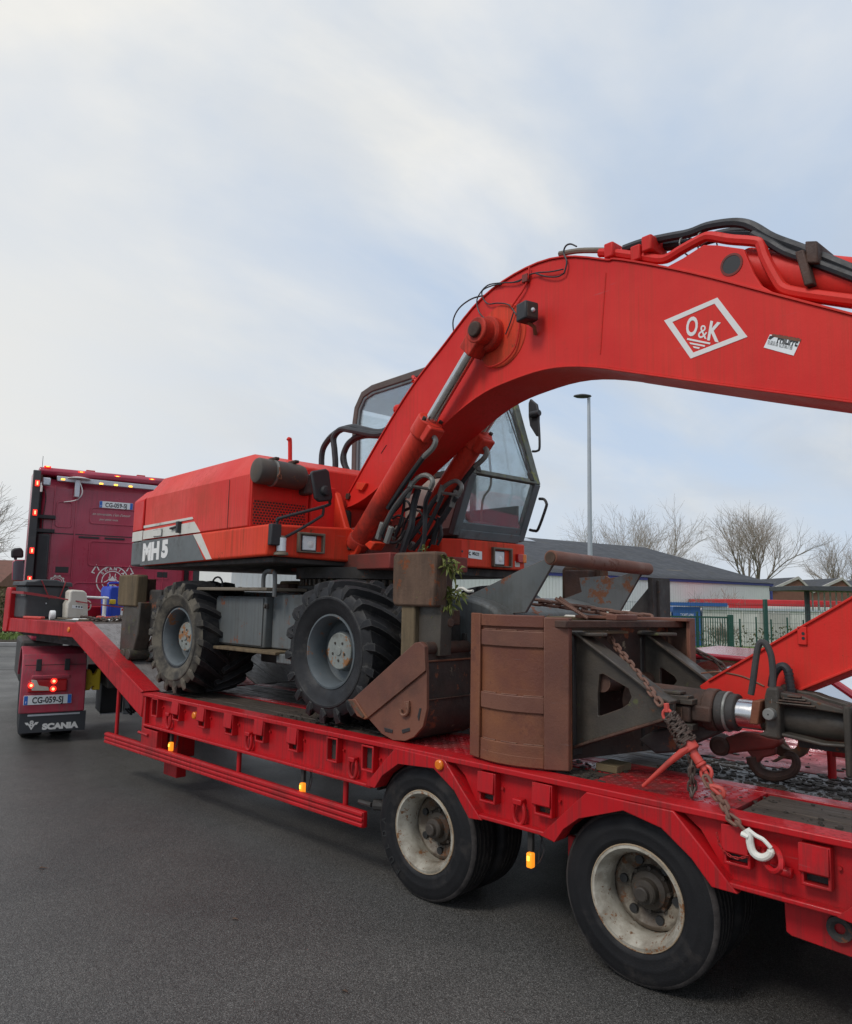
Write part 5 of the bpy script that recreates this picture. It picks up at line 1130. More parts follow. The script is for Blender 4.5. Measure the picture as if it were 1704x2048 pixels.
rl_ = [(1.289,2.255),(1.386,2.237),(1.394,2.173),(1.297,2.177)]
E('marker_lamp', MB().box(.70, .74, rl_[0][0]+.0, rl_[0][0]+.075, rl_[2][1]+.0, rl_[0][1]), 'lamp_red_off', .006); E('marker_lamp', MB().box(.70, .735, rl_[0][0]+.077, rl_[0][0]+.13, rl_[2][1], rl_[0][1]), 'reflector_amber', .006)
E('bare_patch', MB().box(.705, .7075, rl_[0][0]-.01, rl_[0][0]+.06, 2.13, 2.185), 'stripe_white', .001)
E('hole', MB().cyl((.704, rl_[0][0]-.72, 2.24), (.7065, rl_[0][0]-.72, 2.24), .011), 'decal_black')
# grab handle and mirror on the far side
hp_ = [(0.736,2.502),(0.797,2.489),(0.845,2.505),(0.94,2.703),(0.946,2.749),(0.916,2.789),(0.857,2.799)]
E('grab_handle', MB().tube([(a, 1.46, c) for a, c in hp_], .014, 8, sm=4), 'plastic_black')
mp = [(0.702,3.845),(0.789,3.77),(0.814,3.667),(0.808,3.435),(0.777,3.445),(0.696,3.561),(0.677,3.662),(0.676,3.801)]
mo = E('mirror', MB().prism(mp, 'y', 1.50, 1.53), 'plastic_black', .012, seg=3)
ma_ = [(0.736,3.294),(0.797,3.29),(0.828,3.329),(0.816,3.573),(0.797,3.703)]
E('mirror_arm', MB().tube([(a, 1.50, c) for a, c in ma_], .012, 8, sm=4), 'plastic_black')
mk = [(0.795,3.666)][0]
E('mirror_clamp', MB().cyl((mk[0]-.07, 1.48, mk[1]), (mk[0]+.05, 1.48, mk[1]), .032, seg=12), 'plastic_black', .006, parent=mo)
# odd dark hook of hose behind the boom, seen through the side glass
hose([(0.492,3.101),(0.387,3.078),(0.361,3.035),(0.402,3.002),(0.494,3.01)], .62, .02)
E('rear_post', MB().box(-.02, .03, CY1-.05, CY1, 2.4, 4.0), 'cab_frame', .008)
E('pipe_clip', MB().tube([(a, BY0+.05, c) for a, c in [(0.872,3.667),(0.941,3.589),(0.874,3.622),(0.911,3.646)]], .016, 6), 'digger_red'); E('pipe_clip', MB().ball(([(0.686,3.416)][0][0], -.2, [(0.686,3.416)][0][1]), .045, 10), 'digger_red')
lg = [(0.221,2.823),(0.363,2.801),(0.301,2.742),(0.213,2.764)]
E('boom_eyelet', MB().prism(lg, 'y', BY0-.03, BY0), 'digger_orange', .004, parent=boom)
E('boom_slot', MB().tube([(a, BY0-.0005, c) for a, c in [(0.53,3.046),(0.603,3.109)]], .004, 5), 'decal_black', parent=boom)
E('foot_bolt', MB().cyl(([(0.07,2.714)][0][0], BY0-.02, [(0.07,2.714)][0][1]), ([(0.07,2.714)][0][0], BY0, [(0.07,2.714)][0][1]), .03, seg=6), 'rust_dark', parent=boom)

# thin pilot lines looped between the rams
for pts_, y_, r_ in (([(0.433,2.434),(0.513,2.506),(0.63,2.587),(0.698,2.632),(0.767,2.6),(0.798,2.498),(0.774,2.363)], -.12, .010), ([(0.413,2.407),(0.516,2.394),(0.595,2.428),(0.613,2.491),(0.552,2.521),(0.471,2.5)], -.06, .011), ([(0.46,2.246),(0.517,2.346),(0.574,2.459),(0.65,2.543),(0.747,2.555),(0.806,2.507)], .0, .010),
                     ([(0.665,2.211),(0.74,2.29),(0.832,2.373),(0.895,2.445),(0.913,2.493)], .08, .012), ([(0.481,2.36),(0.565,2.299),(0.666,2.269),(0.762,2.295),(0.817,2.366)], -.2, .012), ([(0.753,2.241),(0.807,2.334),(0.889,2.404),(0.918,2.34),(0.865,2.262)], .12, .011), ([(0.765,2.708),(0.796,2.618),(0.781,2.52),(0.736,2.411),(0.681,2.321)], -.2, .012)):
    hose(pts_, y_, r_)
for q in [(0.454,2.402),(0.518,2.314),(0.395,2.32),(0.66,2.25)]: E('pipe_union', MB().cyl((q[0]-.02, .0, q[1]-.02), (q[0]+.03, .0, q[1]+.03), .026, seg=6), 'pipe_zinc', .004)
E('hose_drum', MB().lathe([(.03, -.05), (.085, -.05), (.09, -.04), (.09, .04), (.085, .05), (.03, .05)], ([(0.433,2.426)][0][0], .06, [(0.433,2.426)][0][1]), (0, 1, 0), 24, closed=True), 'digger_dark_red')

# ---------------------------------------------------------------- tractor unit (u backwards, s to its right, turned a little)
TK = thing('truck_tractor', (-10.14, .85, 0), 'dark red truck tractor with glowing marker lamps coupled to the trailer', 'truck', -.28)
def K(name, mb, m, bevel=0., parent=None, **k): return mb.build(name, m, parent or TK, bevel=bevel, **k)
cab_p = [(0, 1.05), (0, 3.48), (-.10, 3.63), (-.7, 3.73), (-1.5, 3.69), (-2.0, 3.3), (-2.25, 2.2), (-2.3, 1.05)]
K('cab', MB().prism(cab_p, 'y', .12, 2.40), 'truck_red', .05, seg=3)
K('roof_spoiler', MB().prism([(.02, 3.67), (.06, 3.73), (.02, 3.79), (-.8, 3.82), (-1.3, 3.73), (-.7, 3.63)], 'y', .05, 2.48), 'truck_red', .02)
for s0, s1, x in ((-.03, .055, 0), (2.48, 2.56, 1)):
    K('side_deflector', MB().prism([(-.5, 1.5), (.30, 1.5), (.30, 3.46), (.22, 3.69), (-.5, 3.71)], 'y', s0, s1), 'truck_red', .015)
    K('deflector_edge', MB().prism([(.285, 1.5), (.33, 1.5), (.33, 3.47), (.25, 3.70), (.205, 3.69), (.285, 3.45)], 'y', s0-.012, s1+.012), 'plastic_black', .012)
K('gap_panel', MB().box(-.12, -.06, .05, .14, 1.3, 3.4).box(-.12, -.06, 2.38, 2.48, 1.3, 3.4), 'plastic_black')
# pressed panels and joints on the rear wall
def rel(pts): return pts
def rr(s0, s1, z0, z1, r=.05, n=4):
    P = []
    for (cs, cz, a0) in ((s1-r, z1-r, 0), (s0+r, z1-r, pi/2), (s0+r, z0+r, pi), (s1-r, z0+r, 3*pi/2)):
        P += [(cs+r*cos(a0+pi/2*k/n), cz+r*sin(a0+pi/2*k/n)) for k in range(n+1)]
    return P
def pressed(s0, s1, z0, z1, w=.022, h=.014):
    return K('pressed_panel', MB().strip(rr(s0, s1, z0, z1), rr(s0+w, s1-w, z0+w, z1-w), 'x', -.002, h, closed=True), 'truck_red', .006)
pressed(.33, .58, 2.84, 3.27); pressed(.83, 1.95, 2.93, 3.21); pressed(.85, 1.95, 2.24, 2.66); pressed(2.06, 2.34, 2.84, 3.27)
pressed(.66, 1.9, 1.72, 1.98)
b = MB().box(-.002, .006, .16, 2.36, 2.738, 2.752); K('wall_joint', b, 'plastic_black')
for s_ in (.29, .615, 2.02): K('wall_rib', MB().box(-.002, .016, s_, s_+.022, 1.4, 3.52), 'truck_red', .005)
for s0, s1 in ((.69, 1.0), (1.08, 1.39)): K('slot', MB().box(-.004, .014, s0, s1, 2.69, 2.72), 'plastic_black', .003)
vb = [(.388, .578, 2.118, 2.215), (1.94, 2.11, 2.09, 2.185)]
for v in vb:
    o = K('vent', MB().box(-.004, .016, v[0], v[1], v[2], v[3]), 'decal_black', .004)
    K('vent_frame', MB().strip(rr(v[0]-.03, v[1]+.03, v[2]-.03, v[3]+.03, .03), rr(v[0], v[1], v[2], v[3], .02), 'x', -.003, .012, closed=True), 'truck_red', parent=o)
K('air_duct', MB().box(-.05, .12, .085, .27, 1.5, 2.72), 'plastic_black', .03)
for z in (2.74, 2.96): K('duct_bracket', MB().box(.02, .1, .06, .33, z, z+.06), 'plastic_black', .008)
K('air_line', MB().tube([(.06, .13, 3.45), (.08, .17, 3.3), (.07, .15, 2.9), (.07, .17, 2.7)], .008, 6, sm=4), 'hose_worn')
# light bar, lamps
lb = [(0.302,3.652),(1.803,3.63),(1.808,3.555),(0.308,3.57)]
o = K('light_bar', MB().prism([lb[0], (2.3, lb[1][1]+.0), (2.3, lb[2][1]-.0), lb[3]], 'x', .06, .14), 'alu', .008)
for p_ in [(0.39,3.602),(0.955,3.585),(1.179,3.585),(1.408,3.582)]: K('amber_lamp', MB().box(.138, .155, p_[0]-.028, p_[0]+.028, p_[1]-.012, p_[1]+.012), 'lamp_amber_hot', .006, parent=o)
for p_ in [(0.163,3.8),(0.658,3.764),(1.208,3.747),(1.757,3.753)]:
    K('roof_lamp', MB().box(-.02, .05, p_[0]-.05, p_[0]+.05, p_[1]-.015, p_[1]+.008), 'lamp_red', .006)
    K('roof_lamp', MB().box(.05, .058, p_[0]-.025, p_[0]+.025, p_[1]-.008, p_[1]+.002), 'lamp_amber_hot', .003)
for s0 in (.75, 1.55): K('beacon', MB().box(-.35, -.2, s0, s0+.14, 3.80, 3.845), 'lamp_red_off', .01)
for p_ in [(-0.008,3.479),(-0.011,3.022),(0.003,2.435),(0.014,1.999)]:
    o = K('deflector_lamp', MB().box(.325, .36, -.008, .05, p_[1]-.045, p_[1]+.045), 'lamp_red', .006)
    K('lamp_filament', MB().box(.358, .365, .012, .032, p_[1]-.028, p_[1]+.028), 'lamp_red_hot', .004, parent=o)
wl = [(0.155,3.543)][0]
K('work_lamp', MB().box(.1, .2, wl[0]-.06, wl[0]+.06, wl[1]-.07, wl[1]+.06), 'alu', .02)
an = [(0.487,3.656),(0.756,3.659),(0.565,3.612),(0.641,3.595),(0.594,3.329),(0.649,3.31)]
o = K('antenna_bracket', MB().box(.08, .2, an[2][0], an[3][0], an[4][1], an[2][1]), 'alu', .008)
K('antenna_dish', MB().lathe([(0, .03), (.10, .028), (.17, .01), (.17, 0), (0, -.01)], (.14, (an[0][0]+an[1][0])/2, an[0][1]-.03), (0, 0, 1), 24), 'pvc_white', parent=o)
K('antenna_cable', MB().tube([(.2, an[5][0]-.02, an[3][1]-.02), (.2, an[5][0]+.03, an[5][1]+.1), (.14, an[5][0]-.04, an[5][1]-.02), (.05, an[4][0]-.16, an[5][1]-.06)], .009, 6, sm=5), 'pvc_white', parent=o)
K('whip_aerial', MB().cyl((-.8, .13, 3.7), (-.8, .13, 4.1), .004, seg=5), 'plastic_black')
# number plates
def plate(u, s0, s1, z0, z1, body='CG-059-SJ'):
    o = K('number_plate', MB().box(u-.006, u, s0, s1, z0, z1), 'plate_white', .003); w = s1-s0; h = z1-z0
    for a, c in ((s0+.003, s0+.085*w), (s1-.085*w, s1-.003)): K('plate_band', MB().box(u-.001, u+.0012, a, c, z0+.003, z1-.003), 'plate_blue', parent=o)
    text('F', 'lettering', 'plate_white', o, (u+.001, s0+.03*w, z0+.14*h), (0, 1, 0), (0, 0, 1), h*.36, ext=.001)
    text(body, 'lettering', 'decal_black', o, (u+.0005, s0+.5*w, z0+.17*h), (0, 1, 0), (0, 0, 1), h*.90, bold=h*.022, sx=.80, align='CENTER', ext=.0012)
p4 = [(0.962,3.282),(1.485,3.189)]
plate(.03, p4[0][0], p4[0][0]+.52, 3.205, 3.315)
text('en convention, c\'est d\'amour', 'lettering', 'stripe_white', TK, (.004, .87, 3.08), (0, 1, 0), (0, 0, 1), .062, shear=.35, sx=.8, ext=.001)
text('pour petite route', 'lettering', 'stripe_white', TK, (.004, .98, 3.0), (0, 1, 0), (0, 0, 1), .05, shear=.35, sx=.8, ext=.001)
# round emblem with ring lettering, and the small gear badge
lc = (1.242, 2.01); R0 = .248
def ringmb(c, r0, r1, u0=-.001, u1=.005, n=48): return MB().strip([(c[0]+r0*cos(2*pi*k/n), c[1]+r0*sin(2*pi*k/n)) for k in range(n)], [(c[0]+r1*cos(2*pi*k/n), c[1]+r1*sin(2*pi*k/n)) for k in range(n)], 'x', u0, u1, closed=True)
em = K('round_emblem', ringmb(lc, R0, R0-.016), 'decal_white')
K('emblem_ring', ringmb(lc, R0*.67, R0*.67-.014), 'decal_white', parent=em)
for i, ch in enumerate('SCANIA'):
    a = R_(90+52-i*20.8); r = R0*.73; p_ = (lc[0]+r*cos(a), lc[1]+r*sin(a)); t = (sin(a), -cos(a))
    text(ch, 'lettering', 'decal_white', em, (.004, p_[0], p_[1]), (0, t[0], t[1]), (0, cos(a), sin(a)), .066, bold=.0025, align='CENTER', ext=.001)
for i, ch in enumerate('VABIS'):
    a = R_(-90-44+i*22); r = R0*.92; p_ = (lc[0]+r*cos(a), lc[1]+r*sin(a)); t = (-sin(a), cos(a))
    text(ch, 'lettering', 'decal_white', em, (.004, p_[0], p_[1]), (0, t[0], t[1]), (0, -cos(a), -sin(a)), .066, bold=.0025, align='CENTER', ext=.001)
for i in range(3):
    a0 = R_(90+60+120*i); c = (lc[0]+cos(a0)*R0*.66, lc[1]+sin(a0)*R0*.66); P, Q = [], []
    for k in range(9):
        t = a0+pi+R_(-52+13*k); P.append((c[0]+R0*.44*cos(t), c[1]+R0*.44*sin(t))); Q.append((c[0]+R0*.39*cos(t), c[1]+R0*.39*sin(t)))
    K('emblem_arc', MB().strip(P, Q, 'x', -.001, .005), 'decal_white', parent=em)
K('emblem_crown', MB().prism([(lc[0]-.05, lc[1]+.0), (lc[0]-.06, lc[1]+.07), (lc[0]-.03, lc[1]+.035), (lc[0], lc[1]+.085), (lc[0]+.03, lc[1]+.035), (lc[0]+.06, lc[1]+.07), (lc[0]+.05, lc[1])], 'x', -.001, .005), 'decal_white', parent=em)
K('emblem_head', MB().prism([(lc[0]-.07, lc[1]-.09), (lc[0]-.02, lc[1]-.02), (lc[0]+.05, lc[1]-.015), (lc[0]+.08, lc[1]-.04), (lc[0]+.035, lc[1]-.05), (lc[0]+.05, lc[1]-.09), (lc[0], lc[1]-.06), (lc[0]-.01, lc[1]-.11)], 'x', -.001, .005), 'decal_white', parent=em)
for sg in (-1, 1):
    K('emblem_crank', MB().strip([(lc[0]+sg*.20, lc[1]+.165), (lc[0]+sg*.255, lc[1]+.265), (lc[0]+sg*.33, lc[1]+.13), (lc[0]+sg*.275, lc[1]+.11)], [(lc[0]+sg*.222, lc[1]+.168), (lc[0]+sg*.255, lc[1]+.235), (lc[0]+sg*.305, lc[1]+.138), (lc[0]+sg*.272, lc[1]+.128)], 'x', -.001, .004), 'decal_white', parent=em)
bc = (.425, 1.965)
bg_ = K('gear_badge', ringmb(bc, .105, .092), 'stripe_white'); K('badge_ring', ringmb(bc, .078, .068), 'stripe_white', parent=bg_)
for k in range(10):
    a = 2*pi*k/10; K('badge_tooth', MB().obox((.002, bc[0]+.112*cos(a), bc[1]+.112*sin(a)), (.003, 0, 0), (0, -.014*sin(a), .014*cos(a)), (0, .008*cos(a), .008*sin(a))), 'stripe_white', parent=bg_)
text('60', 'lettering', 'stripe_white', bg_, (.003, bc[0], bc[1]-.03), (0, 1, 0), (0, 0, 1), .085, bold=.002, align='CENTER', ext=.001)
# left door mirrors
m1 = [(-0.197,2.518),(-0.167,2.572),(-0.042,2.591),(-0.003,2.527),(0.006,2.41),(-0.189,2.401)]
m2 = [(-0.161,2.337),(-0.129,2.37),(0.05,2.378),(0.085,2.02),(0.047,1.998),(-0.148,2)]
K('mirror_arm', MB().box(-1.95, -1.85, m2[2][0]-.05, .2, m2[1][1]-.05, m2[1][1]).box(-1.93, -1.87, m1[4][0]-.15, m1[4][0]-.10, m2[1][1], m1[4][1]+.03), 'plastic_black', .01)
K('wide_mirror', MB().prism(m1, 'x', -1.98, -1.86), 'plastic_black', .03, seg=3); K('main_mirror', MB().prism(m2, 'x', -2.0, -1.86), 'truck_red', .03, seg=3)
K('mirror_glass', MB().prism([(a*.9+.1*m2[0][0]+.012, c*.92+.08*2.15) for a, c in m2], 'x', -1.865, -1.855), 'glass_dark')
# rear frame, mudguards, flap, lights
K('chassis', MB().box(-2.0, 3.0, .85, 1.0, .62, .92).box(-2.0, 3.0, 1.55, 1.7, .62, .92).box(2.2, 2.35, .7, 2.0, .62, .86), 'steel_dark', .01)
K('fifth_wheel', MB().box(1.9, 2.8, .8, 1.8, .95, 1.15), 'steel_dark', .04)
K('tank', MB().box(-1.8, -.2, .0, .6, .4, 1.05), 'steel_dark', .05)
for s0 in (-.10, 1.93):
    cu, cz, rw = 2.35, .52, .60
    P = [(cu+rw*cos(t), cz+rw*sin(t)) for t in [R_(-8+12*k) for k in range(15)]]
    Q = [(cu+(rw-.025)*cos(t), cz+(rw-.025)*sin(t)) for t in [R_(-8+12*k) for k in range(15)]]
    K('mudguard', MB().strip(P, Q, 'y', s0, s0+.70), 'truck_red_dusty', .006)
    K('mudguard', MB().prism([(2.915, .36), (2.97, .36), (2.97, .80), (2.915, .95), (2.85, 1.06), (2.82, 1.03), (2.89, .92)], 'y', s0-.008, s0+.705), 'truck_red_dusty', .012)
    K('mudguard_joint', MB().box(2.963, 2.973, s0+.02, s0+.70, .925, .932), 'decal_black')
    for k in (.14, .45):
        K('latch', MB().box(2.965, 2.985, s0+k, s0+k+.06, .86, 1.0), 'plastic_black', .006)
    K('mud_flap', MB().box(2.95, 2.962, s0+.005, s0+.73, .13, .36), 'rubber_flap', .003)
    K('flap_strip', MB().box(2.962, 2.968, s0+.09, s0+.66, .325, .345), 'alu', .002)
    text('SCANIA', 'lettering', 'decal_white', TK, (2.963, s0+.255, .165), (0, 1, 0), (0, 0, 1), .092, bold=.0065, fit=.40, ext=.001)
    v = K('flap_emblem', MB().strip([(s0+.065, .255), (s0+.10, .255), (s0+.14, .195), (s0+.18, .255), (s0+.215, .255)], [(s0+.085, .225), (s0+.105, .225), (s0+.14, .165), (s0+.175, .225), (s0+.195, .225)], 'x', 2.961, 2.965), 'decal_white')
    text('8', 'lettering', 'decal_white', v, (2.963, s0+.14, .215), (0, 1, 0), (0, 0, 1), .085, bold=.004, align='CENTER', ext=.001)
    for w0 in (s0+.02, s0+.36): K('tyre', MB().lathe([(.28, -.13), (.40, -.15), (.48, -.14), (.52, -.11), (.525, 0), (.52, .11), (.48, .14), (.40, .15), (.28, .13)], (2.35, w0+.15, .525), (0, 1, 0), 40, closed=True), 'tyre_road', ang=50)
plate(2.982, -.066, .454, .462, .572)
tl = [(-0.03,0.755),(0.391,0.748),(0.393,0.607),(-0.013,0.625)]
tm = K('tail_lamp', MB().box(2.97, 3, tl[0][0]+.0, tl[1][0], tl[2][1], tl[0][1]), 'lamp_red_off', .015, seg=3)
K('lamp_cover', MB().prism([(0.001,0.762),(0.056,0.752),(0.084,0.69),(0.188,0.668),(0.199,0.624),(0.01,0.633)], 'x', 2.999, 3.006), 'jerry_white', .003, parent=tm)
for p_ in [(0.001,0.694),(0.244,0.736),(0.241,0.643)]:
    q = K('bulb', MB().lathe([(0, .012), (.022, .010), (.036, 0)], (3.001, p_[0], p_[1]), (1, 0, 0), 18), 'lamp_red', parent=tm)
    K('filament', MB().lathe([(0, .018), (.014, .014), (.018, .0)], (3.007, p_[0], p_[1]), (1, 0, 0), 14), 'lamp_red_hot', parent=q)
K('bumper_bar', MB().box(2.98, 3.005, -.0, .42, .765, .81), 'truck_red_dusty', .01)
ck = [(0.578,0.843),(0.786,0.846),(0.804,0.562),(0.582,0.59)]
K('wheel_chock', MB().prism([(ck[0][0], ck[3][1]), (ck[0][0], ck[0][1]), (ck[0][0]+.09, ck[0][1]), (ck[0][0]+.115, ck[0][1]-.06), (ck[0][0]+.145, ck[0][1]-.06), (ck[0][0]+.17, ck[0][1]), (ck[1][0], ck[1][1]), (ck[1][0], ck[3][1]), (ck[1][0]-.09, ck[3][1]-.0), (ck[0][0]+.145, ck[3][1]+.05), (ck[0][0]+.115, ck[3][1]+.05), (ck[0][0]+.09, ck[3][1])], 'x', 2.68, 2.85), 'chock_yellow', .012)
bx_ = [(0.867,0.756),(1.143,0.727),(1.174,0.225),(0.899,0.26)]
K('battery_box', MB().box(1.9, 2.4, bx_[0][0], bx_[1][0], bx_[2][1], bx_[0][1]), 'plastic_black', .02)
K('box_strip', MB().box(2.4, 2.408, bx_[0][0], bx_[1][0]+.04, bx_[2][1]-.005, bx_[2][1]+.008), 'alu')
vp = [(1.174,0.483),(1.287,0.478),(1.295,0.185),(1.191,0.21)]
K('valve_pack', MB().box(2.2, 2.3, vp[0][0], vp[1][0], vp[2][1], vp[0][1]), 'alu', .01)
for i in range(4):
    s_ = vp[0][0]+.03*i; K('air_line', MB().tube([(2.32, s_, vp[0][1]-.05), (2.36, s_+.06, vp[2][1]+.16-.03*i), (2.33, s_+.1, vp[2][1]+.02*i), (2.3, s_+.02, vp[2][1]+.08)], .012, 6, sm=5), 'hose_black')
K('king_pin_leg', MB().box(2.7, 2.8, .9, 1.2, .93, 1.22), 'steel_dark', .02)
# ---------------------------------------------------------------- load on the gooseneck
def wprop(name, loc, label, cat, group=None): return thing(name, loc, label, cat, 0, group)
X0 = -7.75
bxp = [(0.041,1.467),(0.575,1.472),(0.02,1.881),(0.547,1.929),(-0.035,1.929)]
t = wprop('tool_chest', (-7.95, .35, 1.472), 'dark grey plastic tool chest with lid on the front of the gooseneck', 'tool chest')
def P_(root, name, mb, m, bevel=0., parent=None, **k): return mb.build(name, m, parent or root, bevel=bevel, world=True, **k)
zt = bxp[2][1]; ya, yb = .05, bxp[1][0]
P_(t, 'body', MB().box(-8.16, X0, ya, yb, 1.472, zt), 'toolbox_grey', .025, seg=3)
P_(t, 'lid', MB().prism([(ya-.03, zt), (yb+.03, zt), (yb+.02, zt+.055), (yb-.1, zt+.06), (yb-.18, zt+.085), (ya+.15, zt+.085), (ya+.08, zt+.06), (ya-.02, zt+.055)], 'x', -8.19, X0+.03), 'toolbox_grey', .012)
for k in (0, 1): P_(t, 'strap', MB().tube([(X0+.035, ya+.16+.3*k, zt+.07), (X0+.01, ya+.28+.12*k, zt-.16)], .008, 5), 'strap_red')
P_(t, 'lock', MB().ball((X0+.004, yb-.28, zt-.22), .012, 8), 'alu')
t = wprop('jerrycan', (-7.6, .9, 1.472), 'dirty white plastic jerrycan beside the dark tool chest', 'jerrycan')
jc = [(0.491,1.484),(0.764,1.492),(0.746,1.665),(0.724,1.802),(0.688,1.836),(0.531,1.844),(0.506,1.809),(0.508,1.708),(0.484,1.663)]
P_(t, 'body', MB().prism([(jc[0][0], 1.472), (jc[1][0], 1.472)]+jc[2:], 'x', -7.72, -7.55), 'jerry_white', .022, seg=3)
jl = [(0.545,1.646),(0.68,1.636),(0.683,1.596),(0.548,1.607)]
lb_ = P_(t, 'label', MB().prism(jl, 'x', -7.551, -7.547), 'plate_white')
for p_ in [(0.6,1.627),(0.632,1.624),(0.666,1.621)]: P_(t, 'hazard_mark', MB().cyl((-7.5475, p_[0], p_[1]), (-7.5455, p_[0], p_[1]), .011, seg=12), 'decal_black', parent=lb_)
P_(t, 'handle', MB().tube([(-7.64, jc[1][0]-.02, jc[2][1]+.05), (-7.60, jc[1][0]+.03, jc[2][1]+.02), (-7.6, jc[1][0]+.035, jc[2][1]-.06), (-7.62, jc[1][0], jc[2][1]-.09)], .008, 6, sm=4), 'jerry_white')
t = wprop('fluid_canister', (-7.95, 1.75, 1.472), 'blue plastic canister with yellow tap behind the chains on the gooseneck', 'canister')
bc_ = [(1.16,1.503),(1.406,1.49),(1.368,1.874),(1.315,1.903),(1.131,1.886)]
P_(t, 'body', MB().prism([(bc_[0][0], 1.472), (bc_[1][0]+.02, 1.472), (bc_[1][0]+.02, bc_[2][1]), (bc_[3][0], bc_[3][1]), (bc_[4][0]+.02, bc_[3][1]-.0), (bc_[4][0], bc_[4][1]-.04)], 'x', -8.1, -7.8), 'canister_blue', .02, seg=3)
P_(t, 'inset', MB().box(-7.802, -7.796, bc_[0][0]+.13, bc_[0][0]+.19, bc_[3][1]-.22, bc_[3][1]-.14), 'decal_black', .004)
P_(t, 'label', MB().box(-7.801, -7.796, bc_[0][0]+.14, bc_[1][0]+.015, 1.50, 1.62), 'plate_white')
P_(t, 'label_mark', MB().box(-7.797, -7.794, bc_[0][0]+.15, bc_[0][0]+.18, 1.57, 1.60), 'lamp_red_off')
P_(t, 'tap', MB().box(-7.8, -7.76, bc_[0][0]-.03, bc_[0][0]+.05, bc_[3][1]-.245, bc_[3][1]-.18), 'chock_yellow', .008)
P_(t, 'handle', MB().tube([(-7.95, bc_[0][0]+.02, bc_[3][1]-.02), (-7.95, bc_[0][0]+.02, bc_[3][1]+.045), (-7.95, bc_[1][0]-.03, bc_[3][1]+.045), (-7.95, bc_[1][0]-.03, bc_[3][1]-.02)], .014, 6, sm=3), 'canister_blue')
t = wprop('white_pole', (-7.9, 1.2, 1.72), 'thin white pole lying level across behind the jerrycan', 'pole')
wp = [(0.482,1.759),(1.06,1.741)]
P_(t, 'pole', MB().cyl((-7.78, wp[0][0], wp[0][1]), (-7.78, wp[1][0]+.05, wp[1][1]), .017, seg=10), 'pvc_white')
t = wprop('white_pipe', (-7.9, 1.55, 1.472), 'upright white plastic pipe beside the blue canister', 'pipe')
up_ = [(1.096,1.745)]
P_(t, 'pipe', MB().cyl((-7.85, up_[0][0], 1.472), (-7.85, up_[0][0], up_[0][1]+.02), .026, seg=12), 'pvc_white'); P_(t, 'foot', MB().cyl((-7.85, up_[0][0], 1.472), (-7.85, up_[0][0], 1.49), .05, seg=14), 'pvc_white')
t = wprop('ratchet_strap', (-8.1, .05, 1.8), 'red lashing strap stretched across the load from the headboard post', 'strap')
s1 = [(-0.009,1.793),(0.384,1.739)]; s2 = [(0.683,1.678),(1.211,1.611)]
pts = [(-8.13, .0, 1.80), (-7.66, s1[0][0], s1[0][1]), (-7.66, s1[1][0], s1[1][1]), (-7.50, s2[0][0], s2[0][1]), (-7.40, s2[1][0]+.2, s2[1][1]-.02)]
b = MB()
for i in range(len(pts)-1):
    p0, p1 = V(pts[i]), V(pts[i+1]); d = (p1-p0).normalized(); w = V((0, 0, 1))-d*d.z; w.normalize(); n_ = d.cross(w)
    b.obox((p0+p1)/2, (p1-p0)/2, w*(.016 if i < 2 else .008), n_*.002)
P_(t, 'webbing', b, 'strap_red'); P_(t, 'buckle', MB().obox((-7.80, .035, 1.778), (.06, 0, -.004), (0, .012, 0), (0, 0, .026)), 'pipe_zinc', .004)
t = wprop('lashing_tackle', (-6.9, .7, 1.472), 'tangle of rusty lashing chain and red tensioners on the gooseneck edge', 'chain')
rd = random.Random(11)
def zp(x, y): return x, y
c1 = [(-7.238,0.246),(-6.918,0.187),(-6.885,0.337),(-7.384,0.58)]
base = V((-6.75, .55, 1.475))
pts = []
for k in range(46): pts.append((-6.75+.25*cos(k*.9)+rd.uniform(-.12, .12), .45+.018*k+rd.uniform(-.06, .06), 1.478+abs(rd.gauss(0, .022))))
chain(t, pts, .062, .010, 'chain_dark')
P_(t, 'tensioner', MB().cyl((-6.8, .62, 1.50), (-6.75, 1.15, 1.50), .022, seg=10).cyl((-6.8, .55, 1.50), (-6.8, .64, 1.50), .030, seg=8), 'binder_red', .004)
P_(t, 'tensioner', MB().cyl((-6.55, .9, 1.495), (-6.5, 1.4, 1.495), .016, seg=8), 'binder_red', .004)
t = wprop('tie_down_strap', (-7.3, .2, 1.472), 'red strap with white roll lying beside the tool chest', 'strap')
P_(t, 'roll', MB().lathe([(.012, -.03), (.055, -.03), (.06, -.02), (.06, .02), (.055, .03), (.012, .03)], (-7.25, .20, 1.525), (.2, 1, 0), 20, closed=True), 'pvc_white')
P_(t, 'handle', MB().obox((-7.45, .06, 1.492), (.16, .05, 0), (-.01, .03, 0), (0, 0, .016)), 'binder_red', .01)
P_(t, 'rope', MB().tube([(-7.2, .24, 1.49), (-7.0, .42, 1.478), (-6.8, .5, 1.48), (-6.7, .8, 1.48), (-6.6, .9, 1.48)], .014, 6, sm=4), 'rope'); P_(t, 'tail', MB().tube([(-7.2, .26, 1.478), (-6.9, .50, 1.478), (-6.62, .78, 1.478)], .016, 5), 'pvc_white')

# ---------------------------------------------------------------- attachments lying on the rear deck
def G(root, name, mb, m, bevel=0., parent=None, **k): return mb.build(name, m, parent or root, bevel=bevel, world=True, **k)
